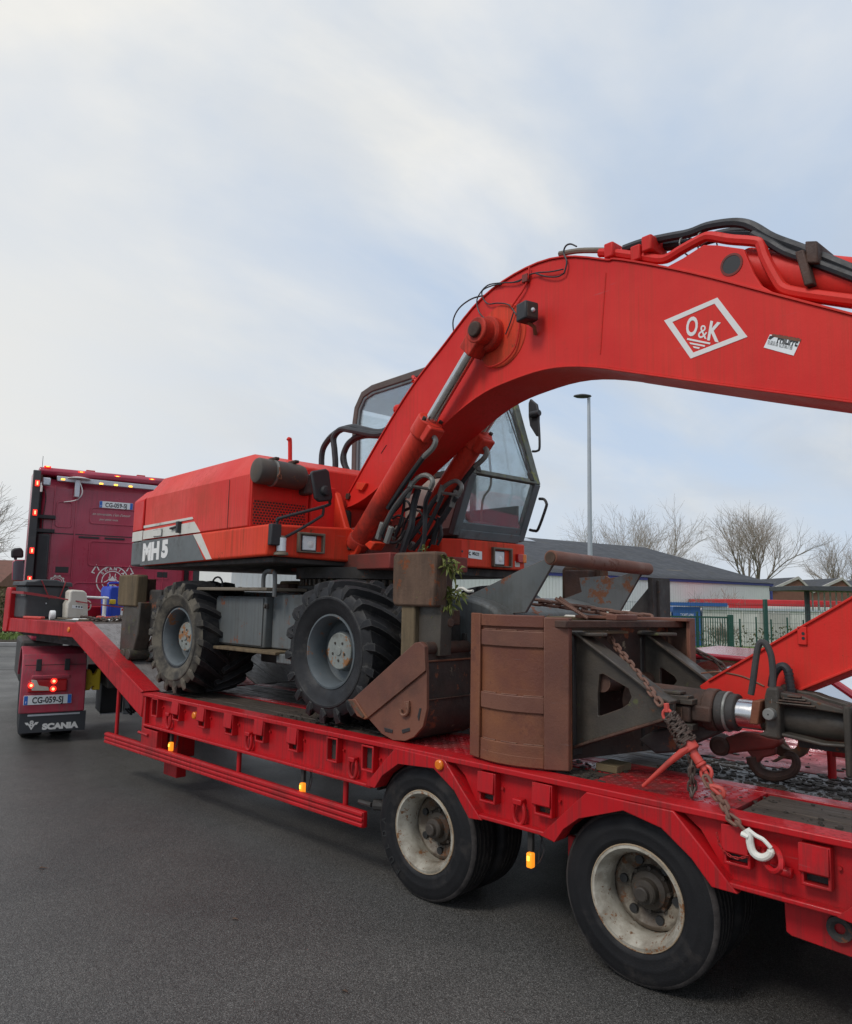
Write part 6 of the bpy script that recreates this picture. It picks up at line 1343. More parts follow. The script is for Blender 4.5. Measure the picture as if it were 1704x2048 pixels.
# --- digging bucket on its side between wheel and grab
BK = thing('digging_bucket', (-1.15, .35, .89), 'small brown digging bucket lying between excavator wheel and rusty grab', 'bucket')
sd = [(-1.597,1.103),(-1.555,1.111),(-0.971,1.525),(-0.924,1.533),(-0.885,1.505),(-0.871,1.359),(-0.865,1.123),(-0.895,1.012),(-0.97,0.938),(-1.047,0.903),(-1.159,0.892),(-1.267,0.92),(-1.398,1),(-1.416,0.994),(-1.484,1.013)]
G(BK, 'side_plate', MB().prism(sd, 'y', .10, .125), 'rust_smooth', .004)
G(BK, 'side_plate', MB().prism(sd, 'y', .655, .68), 'rust_plate', .004)
band = [(-1.549,1.112),(-0.966,1.525),(-0.92,1.533),(-0.881,1.506),(-0.869,1.357),(-1.393,1.004)]
G(BK, 'cheek_plate', MB().prism(band, 'y', .085, .099), 'rust_smooth', .004)
lip = [(-1.585,1.108),(-1.508,1.12),(-1.384,1.008),(-1.408,0.994),(-1.485,1.008)]
G(BK, 'cutting_edge', MB().prism(lip, 'y', .075, .70), 'rust_plate', .006)
G(BK, 'edge_step', MB().prism([(-1.57,1.102),(-1.531,1.11),(-1.406,1.017),(-1.423,1.004)], 'y', .068, .076), 'pad_rust', .003)
sh = [(-0.904,1.504),(-0.89,1.357),(-0.884,1.119),(-0.914,1.007),(-0.989,0.933),(-1.066,0.898),(-1.179,0.887),(-1.288,0.915)]
shi = [(a-.012, c+.0) for a, c in sh]
cxm = sum(a for a, c in sh)/len(sh)-.12; czm = sum(c for a, c in sh)/len(sh)
shi = [(a+(cxm-a)*.06, c+(czm-c)*.06) for a, c in sh]
G(BK, 'shell', MB().strip(sh, shi, 'y', .125, .655), 'rust_black', ang=50)
tb_ = [(-0.914,1.478)][0]
G(BK, 'top_tube', MB().cyl((tb_[0]-.01, .124, tb_[1]+.01), (tb_[0]-.01, .66, tb_[1]+.01), .043, seg=18), 'rust_dark')
G(BK, 'weld_ridge', MB().tube([(sh[1][0]+.004, .126, sh[1][1]+.055), (sh[1][0]+.004, .655, sh[1][1]+.055)], .007, 6), 'rust_plate')
G(BK, 'wear_strip', MB().box(sh[2][0]-.006, sh[2][0]+.012, .13, .655, sh[2][1]+.05, sh[2][1]+.058), 'rust_dark', .003)
hs = [(-1.241,0.963),(-1.159,0.959),(-1.161,0.936),(-1.232,0.938)], [(-1.079,0.969),(-1.008,0.992),(-1.003,0.971),(-1.07,0.946)], [(-0.941,1.066),(-0.924,1.122),(-0.909,1.123),(-0.928,1.04)]
for q in hs: G(BK, 'slot', MB().prism(q, 'y', .096, .1005), 'decal_black', .002)
hk = [(-1.021,1.144),(-1.012,1.113),(-1.019,1.079),(-1.05,1.064),(-1.074,1.073),(-1.078,1.1)]
G(BK, 'hook', MB().tube([(a, .085, c) for a, c in hk], .010, 7, sm=4), 'rust_smooth'); G(BK, 'hook_lug', MB().obox((hk[0][0]-.005, .092, hk[0][1]-.01), (.02, 0, .005), (0, .008, 0), (-.003, 0, .02)), 'rust_smooth', .003)
# --- rusty clamshell grab
GB = thing('clamshell_grab', (.1, .55, .89), 'large rusty grab with ribbed shell standing on the rear deck under the chain', 'grab')
# outer near shell: slightly convex sheet, frame members proud of it
A = [(-0.524,0.906)][0]; Bq = [(0.058,0.914)][0]
xa, xb = -.50, .125
def shy(x):   # convex towards the camera
    t = (x-xa)/(xb-xa); return .105+.045*t-.085*sin(pi*t)+.03*t*t
z0b, z1t = .905, 1.715
n = 14; xs = [xa+(xb-xa)*k/n for k in range(n+1)]
def plate_(x0, x1, z0, z1, o0, o1, m, nm, bv=.004, parent=None):
    k_ = [x0]+[x for x in xs if x0+.004 < x < x1-.004]+[x1]
    return G(GB, nm, MB().strip([(x, shy(x)-o1) for x in k_], [(x, shy(x)-o0) for x in k_], 'z', z0, z1), m, bv, parent=parent)
zz = lambda q: [(-0.424,1.707),(-0.424,1.645),(-0.423,1.586),(-0.42,1.344),(-0.419,1.284)][q][1]
shell = plate_(xa, xb, z0b, z1t, -.02, 0, 'rust_plate', 'shell')
plate_(xa-.002, xa+.095, z0b-.002, z1t+.012, 0, .022, 'rust_plate', 'frame_post', .006, shell)
plate_(xb-.115, xb+.004, z0b-.005, z1t+.0, 0, .024, 'rust_smooth', 'frame_post', .006, shell)
plate_(xa+.097, xb-.117, z1t-.06, z1t+.008, 0, .016, 'rust_plate', 'top_rail', .005, shell)
for q in (0, 1, 2):
    za = (1.60, 1.245, .985)[q]; plate_(xa+.097, xb-.117, za-.055, za+.035, 0, .013, 'rust_smooth' if q < 2 else 'rust_plate', 'rib', .005, shell)
    for k in range(3): plate_(xa+.12+.14*k, xa+.22+.14*k, za+.035, za+.041, 0, .010, 'rust_smooth', 'weld', .002, shell)
plate_(xa+.097, xb-.117, z0b-.004, z0b+.055, 0, .014, 'rust_plate', 'bottom_rail', .005, shell)
# back wall, far shell, top rail
G(GB, 'back_wall', MB().prism([(-.05, .20), (.02, .20), (.30, 1.12), (.23, 1.12)], 'z', .93, 1.66), 'rust_black', .004)
fs_ = [(0.161,1.689),(0.421,1.697),(0.415,1.437),(0.147,0.9)]
fx1 = fs_[1][0]; ft = fs_[1][1]
G(GB, 'far_shell', MB().box(fx1-.42, fx1, 1.05, 1.075, .93, ft), 'rust_dark', .004)
G(GB, 'far_lip', MB().box(fx1-.004, fx1+.02, 1.0, 1.08, .93, ft+.004), 'rust_smooth', .004)
G(GB, 'far_rail', MB().prism([(fx1-.75, .96), (fx1+.02, .96), (fx1+.02, 1.08), (fx1-.75, 1.08)], 'z', ft-.0, ft+.02), 'rust_smooth', .004)
G(GB, 'top_rail', MB().prism([(.06, .12), (.135, .12), (fx1-.02, 1.06), (fx1-.12, 1.06)], 'z', 1.66, 1.70), 'rust_dark', .005)
G(GB, 'top_rail', MB().prism([(.10, .35), (.16, .33), (.24, .62), (.18, .64)], 'z', 1.625, 1.640), 'pad_timber', .003)
G(GB, 'rail_block', MB().prism([(.15, .52), (.23, .50), (.27, .68), (.19, .70)], 'z', 1.70, 1.735), 'rust_smooth', .006)
# triangular arms with cut-outs
def arm(y0, y1, pts, hole, nm='arm'):
    n_ = 3
    o = G(GB, nm, MB().strip(pts, hole, 'y', y0, y1, closed=True), 'steel_oily', .004)
    return o
tri = [(0.068,1.626),(0.108,1.618),(0.582,1.325),(0.657,1.298),(0.656,1.25),(0.599,1.221),(0.121,1.031),(0.087,1.012),(0.089,1.334)]
hol = [(0.233,1.409),(0.257,1.415),(0.403,1.353),(0.421,1.309),(0.402,1.271),(0.36,1.243),(0.233,1.189),(0.222,1.19),(0.221,1.299)]
ar = arm(.30, .325, tri, hol)
tp_ = [(0.091,1.622),(0.204,1.589),(0.62,1.325),(0.657,1.307)]
G(GB, 'arm_flange', MB().strip([tri[0], tri[1], tri[2], tri[3]], [(a, c+.016) for a, c in (tri[0], tri[1], tri[2], tri[3])], 'y', .255, .385), 'steel_oily', .004, parent=ar)
G(GB, 'arm_flange', MB().strip([tri[7], tri[6], tri[5], tri[4]], [(a, c-.016) for a, c in (tri[7], tri[6], tri[5], tri[4])], 'y', .255, .385), 'rust_dark', .004, parent=ar)
ep_ = [(0.038,1.635),(0.096,1.642),(0.192,1.612),(0.197,1.588),(0.113,1.598)]
G(GB, 'ear_plate', MB().prism([(ep_[0][0], .27), (ep_[0][0]+.16, .26), (ep_[0][0]+.22, .31), (ep_[0][0]+.22, .35), (ep_[0][0]+.15, .40), (ep_[0][0], .40)], 'z', ep_[0][1]-.02, ep_[0][1]+.0), 'steel_oily', .006)
G(GB, 'arm_post', MB().box(tri[0][0]-.04, tri[0][0]+.02, .27, .36, .96, 1.62), 'steel_dark', .006, parent=ar)
tr2 = [(0.198,1.621),(0.233,1.623),(0.625,1.363),(0.644,1.306),(0.642,1.257),(0.396,1.161),(0.24,1.102),(0.218,1.099),(0.212,1.41)]
ho2 = [(0.314,1.418),(0.325,1.424),(0.401,1.379),(0.416,1.355),(0.4,1.333),(0.378,1.321),(0.328,1.304),(0.317,1.305),(0.312,1.356)]
ar2 = arm(.86, .885, tr2, ho2)
G(GB, 'arm_flange', MB().strip(tr2[:4], [(a, c+.016) for a, c in tr2[:4]], 'y', .81, .93), 'steel_oily', .004, parent=ar2)
e2_ = [(0.198,1.632)][0]
G(GB, 'ear_plate', MB().prism([(e2_[0], .80), (e2_[0]+.16, .79), (e2_[0]+.21, .84), (e2_[0]+.21, .90), (e2_[0]+.13, .94), (e2_[0], .94)], 'z', e2_[1]-.02, e2_[1]), 'steel_oily', .006)
G(GB, 'arm_post', MB().box(tr2[0][0]-.04, tr2[0][0]+.02, .82, .92, .96, 1.60), 'steel_dark', .006, parent=ar2)
pv = [(0.232,1.363)][0]
G(GB, 'cross_pin', MB().cyl((pv[0], .33, pv[1]), (pv[0], .86, pv[1]-.02), .05, seg=16), 'rust_dark')
sp_ = [(0.087,1.58)][0]
G(GB, 'tooth', MB().prism([(sp_[0]-.03, 1.50), (sp_[0]+.02, 1.62), (sp_[0]+.025, 1.50)], 'y', .60, .63), 'steel_grey')
# hydraulic cylinder body along x
cz = 1.262; cyy = .52
cyl_ = G(GB, 'grab_cylinder', MB().cyl((.30, cyy, cz+.015), (.74, cyy, cz), .098, seg=32).cyl((.74, cyy, cz), (.80, cyy, cz), .108, seg=32), 'rust_dark', .008)
G(GB, 'cylinder_collar', MB().cyl((.80, cyy, cz), (.845, cyy, cz), .100, seg=32).cyl((.845, cyy, cz), (.90, cyy, cz), .092, seg=32), 'steel_dark', .008, parent=cyl_)
G(GB, 'cylinder_collar', MB().cyl((.842, cyy, cz), (.858, cyy, cz), .101, seg=32), 'pipe_zinc', .004, parent=cyl_)
G(GB, 'cylinder_rod', MB().cyl((.90, cyy, cz), (1.02, cyy, cz), .073, seg=32), 'chrome', parent=cyl_)
lgp = [(0.598,1.336),(0.812,1.322),(0.811,1.305),(0.597,1.318)]
for k_, (xa_, xb_, zz_, th) in enumerate(((.46, .72, 1.305, .014), (.40, .70, 1.325, .010), (.45, .66, 1.345, .008), (.44, .72, 1.18, .016))):
    G(GB, 'shackle_plate', MB().box(xa_, xb_, .37, .44, zz_-th, zz_+th), 'steel_oily', .004)
G(GB, 'cylinder_lug', MB().box(.56, .70, .385, .44, 1.20, 1.285).box(.70, .80, .40, .45, 1.21, 1.29), 'rust_dark', .01)
G(GB, 'lug_face', MB().box(.575, .66, .380, .386, 1.215, 1.275), 'pad_rust', .004)
G(GB, 'link_plate', MB().prism([(.36, 1.06), (.46, 1.0), (.56, 1.02), (.80, 1.15), (.80, 1.2), (.62, 1.17), (.45, 1.12)], 'y', .48, .60), 'steel_dark', .012)
# clevis block and rotator frame at the right
pl = [(0.989,1.23),(1.005,1.342),(1.045,1.346),(1.03,1.231)]
G(GB, 'clevis_plate', MB().prism(pl, 'y', .40, .52), 'rust_plate', .006)
cv = [(1.003,1.205),(1.024,1.364),(1.045,1.402),(1.074,1.413),(1.124,1.414),(1.134,1.178),(1.065,1.169),(1.018,1.18)]
G(GB, 'clevis', MB().prism([(cv[1][0]+.03, cv[0][1]), (cv[1][0]+.03, cv[1][1]), (cv[2][0]+.02, cv[2][1]), (cv[3][0], cv[3][1]), (cv[4][0], cv[4][1]), (cv[4][0], cv[6][1]), (cv[6][0], cv[6][1]), (cv[7][0], cv[7][1])], 'y', .42, .50), 'steel_oily', .025, seg=3)
G(GB, 'clevis', MB().prism([(cv[1][0]+.03, cv[0][1]), (cv[1][0]+.03, cv[1][1]), (cv[2][0]+.02, cv[2][1]), (cv[3][0], cv[3][1]), (cv[4][0], cv[4][1]), (cv[4][0], cv[6][1]), (cv[6][0], cv[6][1]), (cv[7][0], cv[7][1])], 'y', .62, .70), 'steel_oily', .025, seg=3)
bt_ = [(1.085,1.288)][0]
G(GB, 'bolt', MB().lathe([(0, -.02), (.024, -.02), (.028, -.015), (.028, .02)], (bt_[0], .40, bt_[1]), (0, 1, 0), 20), 'pipe_zinc')
G(GB, 'bolt_dimple', MB().cyl((bt_[0], .379, bt_[1]), (bt_[0], .3815, bt_[1]), .004, seg=8), 'decal_black')
G(GB, 'rotator_barrel', MB().cyl((1.08, .56, 1.262), (1.42, .56, 1.255), .078, seg=24), 'steel_oily', .01)
rb = [(1.11,1.392),(1.23,1.381),(1.27,1.368),(1.423,1.334),(1.422,1.317),(1.178,1.332),(1.109,1.369)]
G(GB, 'frame_bar', MB().prism(rb, 'y', .44, .52), 'steel_oily', .006); G(GB, 'frame_bar', MB().prism([(a, c+.0) for a, c in rb], 'y', .62, .70), 'steel_oily', .006)
rb2 = [(1.053,1.2),(1.139,1.2),(1.303,1.18),(1.416,1.188),(1.416,1.171),(1.295,1.164),(1.139,1.183),(1.052,1.184)]
G(GB, 'frame_bar', MB().prism(rb2, 'y', .44, .52), 'steel_oily', .006)
for k_ in range(4): G(GB, 'leaf_plate', MB().box(1.10+.02*k_, 1.28-.02*k_, .42, .52, 1.338+.012*k_, 1.346+.012*k_), 'rust_dark' if k_ % 2 else 'steel_oily', .003)
en = [(1.399,1.333),(1.436,1.35),(1.429,1.188),(1.393,1.191)]
G(GB, 'end_plate', MB().box(en[0][0], en[0][0]+.03, .40, .72, 1.05, 1.36), 'steel_oily', .01); G(GB, 'end_plate', MB().box(en[0][0]+.02, en[0][0]+.4, .44, .68, 1.08, 1.34), 'steel_dark', .02)
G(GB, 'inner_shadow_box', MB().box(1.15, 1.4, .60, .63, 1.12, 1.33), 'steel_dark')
h1 = [(0.98,1.364),(0.991,1.42),(1.008,1.527),(1.021,1.592),(1.036,1.621),(1.06,1.613),(1.081,1.564),(1.087,1.492),(1.084,1.41)]
G(GB, 'hose', MB().tube([(a, .46, c) for a, c in h1], .0155, 10, sm=5), 'hose_worn')
ff = [(1.09,1.394),(1.088,1.34)]
G(GB, 'hose_fitting', MB().cyl((ff[0][0], .44, ff[0][1]+.012), (ff[0][0], .44, ff[1][1]+.02), .0165, seg=12).cyl((ff[0][0], .44, ff[1][1]-.005), (ff[0][0], .44, ff[1][1]+.02), .021, seg=6), 'pipe_zinc', .003)
h2 = [(1.033,1.396),(1.044,1.453),(1.068,1.492),(1.093,1.503),(1.113,1.481),(1.118,1.44),(1.123,1.395),(1.122,1.367)]
G(GB, 'hose', MB().tube([(a, .60, c) for a, c in h2], .020, 10, sm=5), 'hose_black')
h2p = smooth_path([(a, .60, c) for a, c in h2], 5)
b = MB()
for i in range(20, len(h2p)-2, 2): d = (h2p[i+1]-h2p[i-1]).normalized(); b.cyl(h2p[i]-d*.004, h2p[i]+d*.004, .0225, seg=10)
G(GB, 'hose_rib', b, 'hose_black')
# --- red lug with big hook on the deck
HK = thing('lifting_hook', (.95, .80, .89), 'rusty red lifting hook hanging from its lug just above the muddy planks', 'hook')
lu = [(0.721,1.086),(0.814,1.128),(0.878,1.134),(1.011,1.125),(1.02,1.098),(0.988,1.072),(0.885,1.045),(0.734,1.003),(0.683,1)]
G(HK, 'lug', MB().prism(lu, 'y', .74, .82), 'digger_dark_red', .015, seg=3)
lb2 = [(0.707,1.046)][0]
G(HK, 'lug_boss', MB().lathe([(0, -.03), (.035, -.03), (.05, -.02), (.058, .02), (.058, .06)], (lb2[0], .74, lb2[1]), (-.15, 1, 0), 24), 'rust_dark')
sn = [(0.863,1.049),(0.94,1.065),(0.988,1.072),(0.982,1.028),(0.968,1.031),(0.9,0.996)]
G(HK, 'shank', MB().prism([(0.838,1.038),(0.988,1.074),(0.982,1.033),(0.92,1.011),(0.889,0.971),(0.87,0.968),(0.862,1.01)], 'y', .755, .80), 'digger_dark_red', .01)
hkp = [(0.864,1.008),(0.877,0.966),(0.91,0.933),(0.962,0.924),(1.014,0.936),(1.061,0.962),(1.08,0.998),(1.077,1.031),(1.055,1.046),(1.031,1.035)]
hp3 = smooth_path([(a, .775, c) for a, c in hkp], 5); b = MB(); n_ = len(hp3)
b.tube(hp3, [.034, .016], 10); G(HK, 'hook', b, 'rust_dark')
lt = [(1.037,1.034),(0.962,0.997)]
G(HK, 'latch', MB().prism([(0.962,0.997),(0.981,1.014),(1.038,1.046),(1.042,1.037),(0.985,0.998)], 'y', .765, .775), 'pad_timber', .003)
rgp = [(1.019,1.085),(1.131,1.099)]
G(HK, 'link', MB().lathe([(.05, -.03), (.095, -.03), (.1, -.02), (.1, .02), (.095, .03), (.05, .03)], (rgp[0][0], .88, rgp[0][1]+.02), (0, 1, 0), 28, closed=True), 'pad_rust', .004)
# --- red stanchion and far rail pieces on the far side of the deck
ST = thing('deck_stanchion', (1.15, 1.2, .89), 'short red stanchion standing on the wet red deck at the right edge', 'stanchion')
s0 = [(1.137,1.074),(1.145,0.975)]
G(ST, 'post', MB().cyl((s0[1][0], 1.15, .885), (s0[1][0], 1.15, s0[0][1]), .022, seg=12), 'trailer_red'); G(ST, 'crosspiece', MB().box(s0[1][0]-.02, s0[1][0]+.6, 1.13, 1.19, s0[0][1]-.07, s0[0][1]+.01), 'trailer_red', .006)
TBk = thing('timber_packer', (.25, .40, .89), 'old timber packer lying under the grab arm on the deck', 'timber')
G(TBk, 'timber', MB().box(.17, .30, .36, .52, .886, .925), 'timber_old', .004); 
T2 = thing('timber_packer', (-.5, 1.3, .89), 'mossy timber packer behind the grab beneath the slack chain', 'timber')
tm_ = [(-0.701,1.762),(-0.551,1.7)]
G(T2, 'timber', MB().box(-.62, -.1, 1.05, 1.25, 1.60, 1.70), 'timber_old', .006); G(T2, 'roller', MB().cyl((-.65, 1.35, 1.62), (.05, 1.30, 1.62), .09, seg=18), 'jerry_white')
# --- chains
CH = thing('lashing_chain', (.3, .5, 1.7), 'rusty lashing chain running over the grab down to the red binder', 'chain')
ca = [(-0.661,1.798)][0]; 
p_top = V((.20, .55, 1.742))
k1 = [(0.064,1.672)][0]; k2 = [(0.634,1.304)][0]
chain(CH, [([(0.041,1.677)][0][0], .62, [(0.041,1.677)][0][1]), ([(0.362,1.475)][0][0], .40, [(0.362,1.475)][0][1]), (k2[0], .20, k2[1])], .042, .0078, 'chain_rust')
C2 = thing('slack_chain', (-.2, 1.1, 1.75), 'dark chain sagging across the top between the grey gussets', 'chain')
sc_ = [(-0.626,1.798),(-0.465,1.784),(-0.319,1.764),(-0.178,1.748),(-0.029,1.73),(0.164,1.713)]
chain(C2, [(a, .9+.03*i, c) for i, (a, c) in enumerate(sc_)], .062, .0115, 'chain_rust')
C3 = thing('far_chain', (.6, 1.6, 1.4), 'dark chain running from the far side of the grab to the deck', 'chain')
f3 = [(0.308,1.525),(0.383,1.491),(0.485,1.451)]
chain(C3, [(a, 1.3, c) for a, c in f3]+[(f3[2][0]+.35, 1.45, .95)], .05, .008, 'chain_dark')
RB = thing('reinforcing_bar', (-.2, .75, 1.7), 'two ribbed rusty steel bars lying slanted across the grab top', 'bar')
r1 = [(-0.374,1.822),(-0.136,1.701)]; r2 = [(-0.363,1.829),(-0.235,1.746)]
for i, q in enumerate((r1, r2)):
    p0, p1 = V((q[0][0], .80+.03*i, q[0][1])), V((q[1][0], .80+.03*i, q[1][1])); b = MB().cyl(p0, p1, .010, seg=8); L_ = (p1-p0).length; d = (p1-p0)/L_
    for k in range(int(L_/.014)): b.cyl(p0+d*(k*.014), p0+d*(k*.014+.005), .0122, seg=8)
    G(RB, 'bar', b, 'chain_rust')
HM = thing('handle', (-1.1, .6, 1.75), 'white bent handle lying on the grey housing behind the pad', 'handle')
wh = [(-1.065,1.858),(-1.049,1.877),(-1.009,1.883),(-0.96,1.862),(-0.913,1.865)]
G(HM, 'handle', MB().tube([(a, .60, c) for a, c in wh], .010, 8, sm=5), 'hook_white')
# load binder
BD = thing('chain_binder', (.6, .2, 1.0), 'red lever chain binder wrapped in spare chain', 'chain binder')
BY_ = .16
def D6(q, y=BY_): return [V((a, y, c)) for a, c in q]
ax_ = D6([(0.682,1.317),(0.686,1.274),(0.742,1.191),(0.798,1.126),(0.844,1.058),(0.867,1.028),(0.889,0.994),(0.907,0.961)])
G(BD, 'eye_bolt', MB().cyl(ax_[0], ax_[1], .013, seg=10), 'binder_red', .003)
b = MB(); c = ax_[1]+V((0, 0, -.012))
b.tube([c+V((.022*cos(t), .0, .026*sin(t))) for t in [2*pi*k/14 for k in range(14)]], .008, 8, closed=True); G(BD, 'eye', b, 'binder_red')
G(BD, 'barrel', MB().cyl(ax_[2], ax_[4], .022, seg=18).cyl(ax_[4], ax_[4]+(ax_[5]-ax_[4])*.4, .026, seg=18), 'binder_red', .004)
dd = (ax_[4]-ax_[2]).normalized()
G(BD, 'ratchet', MB().cyl(ax_[3]-dd*.03, ax_[3]+dd*.02, .038, seg=18), 'binder_red', .006)
lv = D6([(0.82,1.137),(0.772,1.103),(0.696,1.035),(0.567,0.908),(0.558,0.9)], .13)
G(BD, 'lever', MB().tube([ax_[3]+V((0, -.02, 0)), lv[1], lv[2], lv[3]], [.022, .010], 8), 'binder_red', .003)
b = MB(); b.tube([ax_[5]+(ax_[6]-ax_[5])*.3+V((.025*cos(t), .006*sin(t), .03*sin(t))) for t in [2*pi*k/14 for k in range(14)]], .009, 8, closed=True)
b.cyl(ax_[4], ax_[5], .014, seg=10); b.tube([ax_[5], ax_[6], ax_[7]], .010, 8); G(BD, 'grab_hook', b, 'binder_red')
cp_ = ax_[6]
wr = []
d0 = (ax_[3]-ax_[1]); u_ = V((0, 1, 0)); w_ = d0.normalized().cross(u_)
for k in range(90):
    t = k/89; a = 2*pi*8*t; wr.append(ax_[1]+d0*(.10+.82*t)+(u_*cos(a)+w_*sin(a))*(.026+.016*t))
chain(BD, wr, .034, .0058, 'chain_dark')
hg = D6([(0.802,1.095),(0.807,1.058),(0.808,1.021),(0.809,0.984),(0.798,0.944),(0.801,0.911),(0.813,0.91),(0.822,0.949),(0.815,0.992),(0.82,1.038)], .14)
chain(BD, [p_+V((0, .01*sin(i*2.), 0)) for i, p_ in enumerate(hg)], .034, .0058, 'chain_dark')
# lower chain with the white hook
LC = thing('hook_chain', (.85, .05, .9), 'rusty chain from the red binder over the deck edge to a white hook', 'chain')
l1 = [(0.88,1.006),(0.913,0.964),(0.954,0.939)]; l2 = [(1.014,0.926),(1.038,0.893)]; l3 = [(1.081,0.877),(1.118,0.848)]
chain(LC, [(l1[0][0], .13, l1[0][1]), (l1[1][0], .11, l1[1][1]), (l1[2][0], .08, l1[2][1]), (l2[0][0], .02, l2[0][1]), (l2[1][0], -.02, l2[1][1]), (l3[0][0], -.03, l3[0][1]), (l3[1][0], -.03, l3[1][1])], .042, .0078, 'chain_rust')
rdl = [(0.925,0.981),(0.955,0.957),(0.98,0.944),(0.977,0.976)]
G(LC, 'coupling_link', MB().tube([(a, .085, c) for a, c in rdl], .011, 8, closed=True, sm=3), 'binder_red')
wh = [(1.122,0.861),(1.135,0.84),(1.137,0.808),(1.146,0.777),(1.166,0.762),(1.192,0.763),(1.215,0.78),(1.222,0.795)]
wp_ = smooth_path([(a, -.04, c) for a, c in wh], 5)
h_ = G(LC, 'hook', MB().tube(wp_, [.016, .016], 10).ball(wp_[-1], .013, 8), 'hook_white')
wl_ = [(1.139,0.858),(1.165,0.844),(1.191,0.836),(1.21,0.821),(1.223,0.808)]
G(LC, 'hook_latch', MB().tube([(a, -.045, c) for a, c in wl_], .009, 8, sm=3), 'hook_white', parent=h_)
wj = [(1.106,0.841),(1.135,0.834)]
G(LC, 'hook_jaw', MB().tube([(a, -.05, c) for a, c in wj], .011, 8), 'hook_white', parent=h_)
fc = [(0.986,0.809),(0.994,0.766),(1.013,0.743),(1.041,0.725),(1.076,0.724),(1.118,0.744)]
FC = thing('flap_chain', (.9, 0, .75), 'thin red safety chain hanging over the stake pocket beside the white hook', 'chain')
chain(FC, [(a, -.012, c) for a, c in fc], .016, .0022, 'trailer_red')
# --- weeds on the folded pad
def weed(root_loc, label, pts, n, spread, ln, seed):
    rd = random.Random(seed); b = MB()
    for i in range(n):
        p = V(pts[rd.randrange(len(pts))])+V((rd.uniform(-spread, spread), rd.uniform(-spread, spread)*.6, rd.uniform(-spread, spread)*.5))
        d = V((rd.uniform(-.3, 1), rd.uniform(-.9, .3), rd.uniform(-.7, .8))).normalized(); l = ln*rd.uniform(.5, 1.3); s_ = d.cross(V((rd.uniform(-1, 1), rd.uniform(-1, 1), rd.uniform(-1, 1)))).normalized()*l*.14
        q = p+d*l*.55; e = p+d*l+V((0, 0, -l*.35))
        b.add([p, q+s_, e, q-s_], [(0, 1, 2, 3)])
    o = b.build('weed', 'weed'); tag(o, label, 'weed', kind=None); return o
wa = [(-0.866,2.062),(-0.804,2.015),(-0.758,1.981),(-0.834,2.027)]; wb = [(-0.899,1.858),(-0.868,1.824),(-0.883,1.789),(-0.838,1.835),(-0.898,1.766)]; wc = [(-0.946,1.73),(-0.922,1.697),(-0.968,1.661),(-1.214,1.724)]; wd = [(-1.067,2.132),(-1.054,2.144)]
weed(None, 'yellow green weed growing from the upper corner of the rusty front pad', [(a, .24, c) for a, c in wa], 70, .03, .07, 1)
weed(None, 'dense green weed growing on the side of the rusty front pad', [(a, .30, c) for a, c in wb], 130, .045, .07, 2)
weed(None, 'pale weed trailing down below the rusty front pad', [(a, .27, c) for a, c in wc], 34, .03, .06, 3)
weed(None, 'tiny weed sprouting on the top edge of the rusty front pad', [(a, .25, c) for a, c in wd], 16, .02, .05, 4)

# ---------------------------------------------------------------- background
def thing_mesh(name, mb, m, label, cat, bevel=0., group=None, **k): return tag(mb.build(name, m, None, bevel, **k), label, cat, group)
# street lamp
LT = thing('street_lamp', (-8.55, 15.0, 0), 'tall grey street lamp with a flat head rising behind the excavator cab', 'street lamp')
def B(root, name, mb, m, bevel=0., parent=None, **k): return mb.build(name, m, parent or root, bevel=bevel, world=True, **k)
lx, ly = -8.55, 15.0
B(LT, 'pole', MB().cyl((lx, ly, 0), (lx, ly, 7.7), .085, .045, 14), 'galvanised')
lh = V((-.66, -.6, 0)).normalized()
B(LT, 'lamp_head', MB().lathe([(0, .06), (.10, .055), (.2, .02), (.21, -.01), (.16, -.04), (0, -.05)], (0, 0, 0), (0, 0, 1), 20).xf(Matrix.Translation((lx-.13, ly-.13, 7.72)) @ Matrix.Rotation(.75, 4, 'Z') @ Matrix.Diagonal((1.25, .75, .9, 1))), 'toolbox_grey')
# white hall with a dark hipped roof
HA = thing('white_hall', (-16, 36, 0), 'long white hall with blue eaves and dark slate roof in the background', 'hall')
e0, e1 = V((-17.97, 27.08, 0)), V((-14.13, 46.45, 0)); w = (e1-e0).normalized(); nb_ = V((-w.y, w.x, 0))   # nb_ points away (left/back)
if nb_.x > 0: nb_ = -nb_
eS = e0-w*16; ze = 3.11
def HP(a, n, z): return eS+w*a+nb_*n+V((0, 0, z))
Lh = (e1-eS).length
b = MB(); vs = [HP(0, 0, 0), HP(Lh, 0, 0), HP(Lh, 16, 0), HP(0, 16, 0)]; b.add(vs+[v+V((0, 0, ze)) for v in vs], [(0, 1, 5, 4), (1, 2, 6, 5), (2, 3, 7, 6), (3, 0, 4, 7)])
B(HA, 'wall', b, 'wall_white')
b = MB()
for i in range(int(Lh/.22)): b.obox(HP(.16+i*.22, -.02, ze/2), w*.010, nb_*.005, (0, 0, ze/2-.02))
tag(B(HA, 'wall_ribs', b, 'wall_white'), kind='stuff')
B(HA, 'eaves_trim', MB().obox(HP(Lh/2, -.08, ze+.05), w*(Lh/2+.1), nb_*.06, (0, 0, .085)), 'trim_blue'); B(HA, 'corner_trim', MB().obox(HP(Lh-.02, -.03, ze/2), w*.1, nb_*.05, (0, 0, ze/2)), 'trim_blue'); B(HA, 'corner_trim', MB().obox(HP(16-11.0, -.06, ze/2), w*.14, nb_*.05, (0, 0, ze/2)), 'trim_blue')
zr = 5.75; vs = [HP(-.2, -.25, ze+.12), HP(Lh+.2, -.25, ze+.12), HP(Lh+.2, 16.2, ze+.12), HP(-.2, 16.2, ze+.12), HP(7, 8, zr), HP(Lh-3.0, 7.5, 5.75)]
